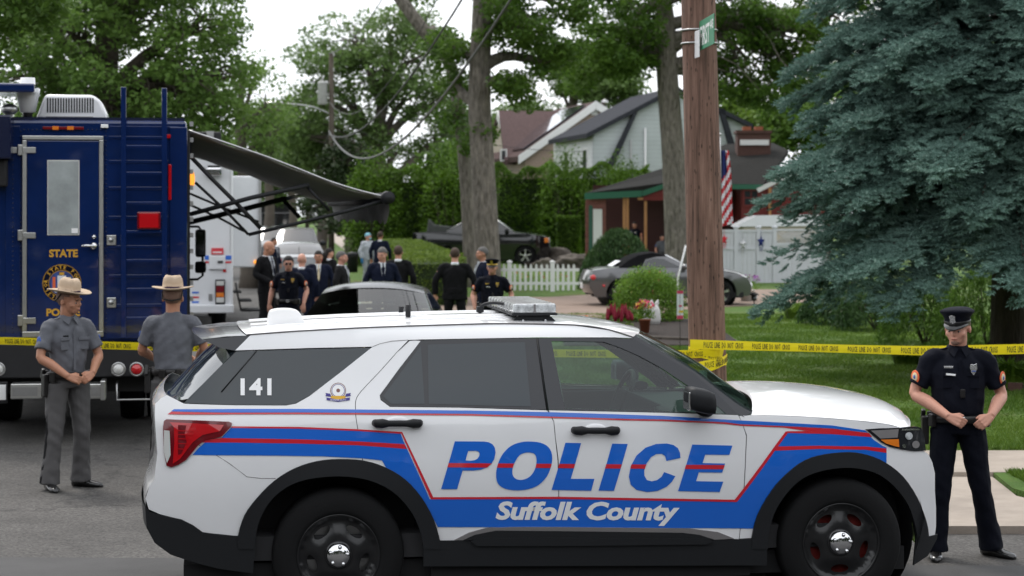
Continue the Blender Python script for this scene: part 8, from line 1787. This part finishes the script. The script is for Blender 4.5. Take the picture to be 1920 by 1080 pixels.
def people():
    def at(px, D, z=0): return ((px - 960) * D / F, D, z)
    hv = .009
    # trooper in front of the truck door, hands clasped, looking to the right
    person('trooper in grey shirt and tan wide brim hat, hands clasped at his belt', at(127, 17.35), math.radians(38), 'trooper', 'skin_tan', 'stubble', 1.80, .95,
           dict(el_r=(-.265, -.03, 1.15), wr_r=(-.10, -.22, .985), hd_r=(.95, -.35, -.35), pn_r=(0, -1, .2), el_l=(.265, -.05, 1.15), wr_l=(.13, -.21, 1.0), hd_l=(-.9, -.35, -.45), pn_l=(0, -1, .3), curl=.8, gun=-1, kn_r=(-.13, -.02, .50), an_r=(-.17, .0, .09), kn_l=(.12, -.03, .5), an_l=(.15, .06, .09), ft_r=(-.15, -1, 0), ft_l=(.75, -1, 0)), hd=(math.radians(30), math.radians(6)), vox=hv, hat='stetson', seed=1)
    # trooper with his back to the camera
    person('trooper seen from behind in grey shirt and tan hat by the police car', at(324, 17.55), math.radians(183), 'trooper', 'skin_tan', 'stubble', 1.82, .98,
           dict(el_l=(.27, -.05, 1.17), wr_l=(.20, -.27, 1.08), hd_l=(-.7, -.7, 0), el_r=(-.265, -.03, 1.18), wr_r=(-.18, -.27, 1.05), hd_r=(.7, -.7, -.1), gun=1), hd=(0, 0), vox=hv, hat='stetson', seed=3)
    # officer in the peaked cap at the right
    person('officer in navy uniform and peaked cap standing at the nose of the police car', at(1796, 13.85), math.radians(-4), 'officer', 'skin_pink', 'stubble', 1.765, 1.05,
           dict(el_r=(-.30, .0, 1.16), wr_r=(-.095, -.23, 1.015), hd_r=(.9, -.3, -.4), pn_r=(0, -1, .2), el_l=(.305, .02, 1.15), wr_l=(.19, -.22, 1.02), hd_l=(-.75, -.35, -.55), pn_l=(0, -1, .3), curl=1.0, kn_r=(-.12, -.03, .50), an_r=(-.155, .0, .09), kn_l=(.16, .02, .5), an_l=(.25, .12, .09), ft_r=(-.12, -1, 0), ft_l=(.9, -1, 0), gun=-1), hd=(math.radians(-24), math.radians(9)), vox=hv, hat='cap', seed=5, beard=True)
    mv, G_ = .014, 'people gathered in the street behind the cars'
    def P_(lb, px, D, yw, outfit, **k): z = k.pop('z', 0); return person(lb, at(px, D, z), math.radians(yw), outfit, vox=k.pop('vox', mv), group=G_, **k)
    P_('officer in short sleeved black uniform and dark sunglasses between the truck and the sedan', 541, 33.0, 0, 'officer', skin='skin_pink', hair='hair_dark', height=1.72, build=.98, hairstyle='fringe', shades=True, seed=7, vox=.012, pose=dict(el_r=(-.29, .06, 1.16), wr_r=(-.33, .02, .92), el_l=(.31, .03, 1.17), wr_l=(.27, -.13, .93), gold=1), hd=(.1, 0))
    P_('officer in black uniform and gold banded cap in front of the picket fence', 923, 31.5, 0, 'officer', skin='skin_pink', hair='hair_dark', height=1.70, build=1.05, hat='gold', seed=8, vox=.012, pose=dict(el_r=(-.32, .03, 1.17), wr_r=(-.28, -.12, .93), el_l=(.32, .03, 1.17), wr_l=(.27, -.14, .95)), hd=(-.1, .05))
    P_('tall bald man in black suit looking down beside the white truck', 500, 38.5, 60, 'suit_black', skin='skin_tan', height=1.90, build=1.05, hairstyle='none', seed=9, pose=dict(wr_r=(-.2, -.25, 1.0), wr_l=(.2, -.25, 1.0)), hd=(.3, .35))
    P_('bald man in navy suit seen from behind, left of the group', 566, 37.0, 170, 'suit_navy', skin='skin_pink', height=1.68, build=1.1, hairstyle='none', seed=10)
    P_('dark haired man in navy suit and pale tie facing the camera in the group', 597, 39.0, 8, 'suit_navy', skin='skin_tan', height=1.70, build=1.1, hair='hair_dark', hairstyle='short', seed=11, pose=dict(tie='patch_cream'), hd=(-.15, .05))
    P_('woman with dark tied hair in a dark jacket, back turned in the group', 617, 46.0, 150, 'suit_char', skin='skin', height=1.62, build=.92, hair='hair_dark', hairstyle='long', seed=12, hd=(-.6, 0))
    P_('grey haired man in charcoal suit in profile looking right', 640, 37.5, 80, 'suit_char', skin='skin_pink', height=1.72, build=1.1, hair='hair_grey', hairstyle='short', seed=13)
    P_('grey haired man in navy suit and tie looking down to the left', 717, 36.8, 10, 'suit_navy', skin='skin_pink', height=1.80, build=1.1, hair='hair_grey', hairstyle='fringe', seed=14, hd=(-.45, .2))
    P_('man in dark suit seen from behind, right of the grey haired man', 747, 39.0, 175, 'suit_black', skin='skin_tan', height=1.80, build=1.08, hair='hair_brown', hairstyle='short', seed=15)
    P_('broad man in black suit standing with his back turned by the low hedge', 853, 36.5, 180, 'suit_black', skin='skin_pink', height=1.80, build=1.25, hair='hair_brown', hairstyle='short', seed=16, pose=dict(el_r=(-.35, .03, 1.16), wr_r=(-.36, 0, .90), el_l=(.35, .03, 1.16), wr_l=(.36, 0, .90), kn_r=(-.13, 0, .5), an_r=(-.16, 0, .09), kn_l=(.13, 0, .5), an_l=(.16, 0, .09)))
    P_('man in navy suit in profile behind the officer in the gold cap', 905, 37.5, -75, 'suit_navy', skin='skin_tan', height=1.80, build=1.0, hair='hair_grey', hairstyle='short', seed=17)
    mv = .018
    P_('forensic worker in pale coverall, blue cap, mask and gloves on the sidewalk', 690, 66.0, 35, 'coverall', skin='skin_pink', height=1.78, seed=18, hairstyle='none', vox=.018, z=.0, hd=(.4, 0))
    P_('man in dark suit with his back turned beside the forensic worker', 713, 64.0, 172, 'suit_navy', skin='skin_tan', height=1.85, build=1.1, hair='hair_brown', hairstyle='short', seed=19, vox=.018)
    P_('person in dark blue clothes by the parked cars down the street', 514, 60.0, 60, 'suit_navy', skin='skin_tan', height=1.70, hair='hair_dark', hairstyle='short', seed=20, vox=.02)
    person('officer in dark uniform waiting on the porch between the timber posts', at(1190, 76.2, .35), math.radians(-25), 'officer', 'skin_tan', 'hair_dark', 1.75, 1.0, None, vox=.022, seed=21)
    person('person in pale blue shirt on the porch beside the tree trunk', at(1241, 75.8, .0), math.radians(20), 'trooper', 'skin_pink', 'hair_dark', 1.62, 1.0, None, vox=.022, seed=22)
    c = at(1190, 76.4, .35)
people()
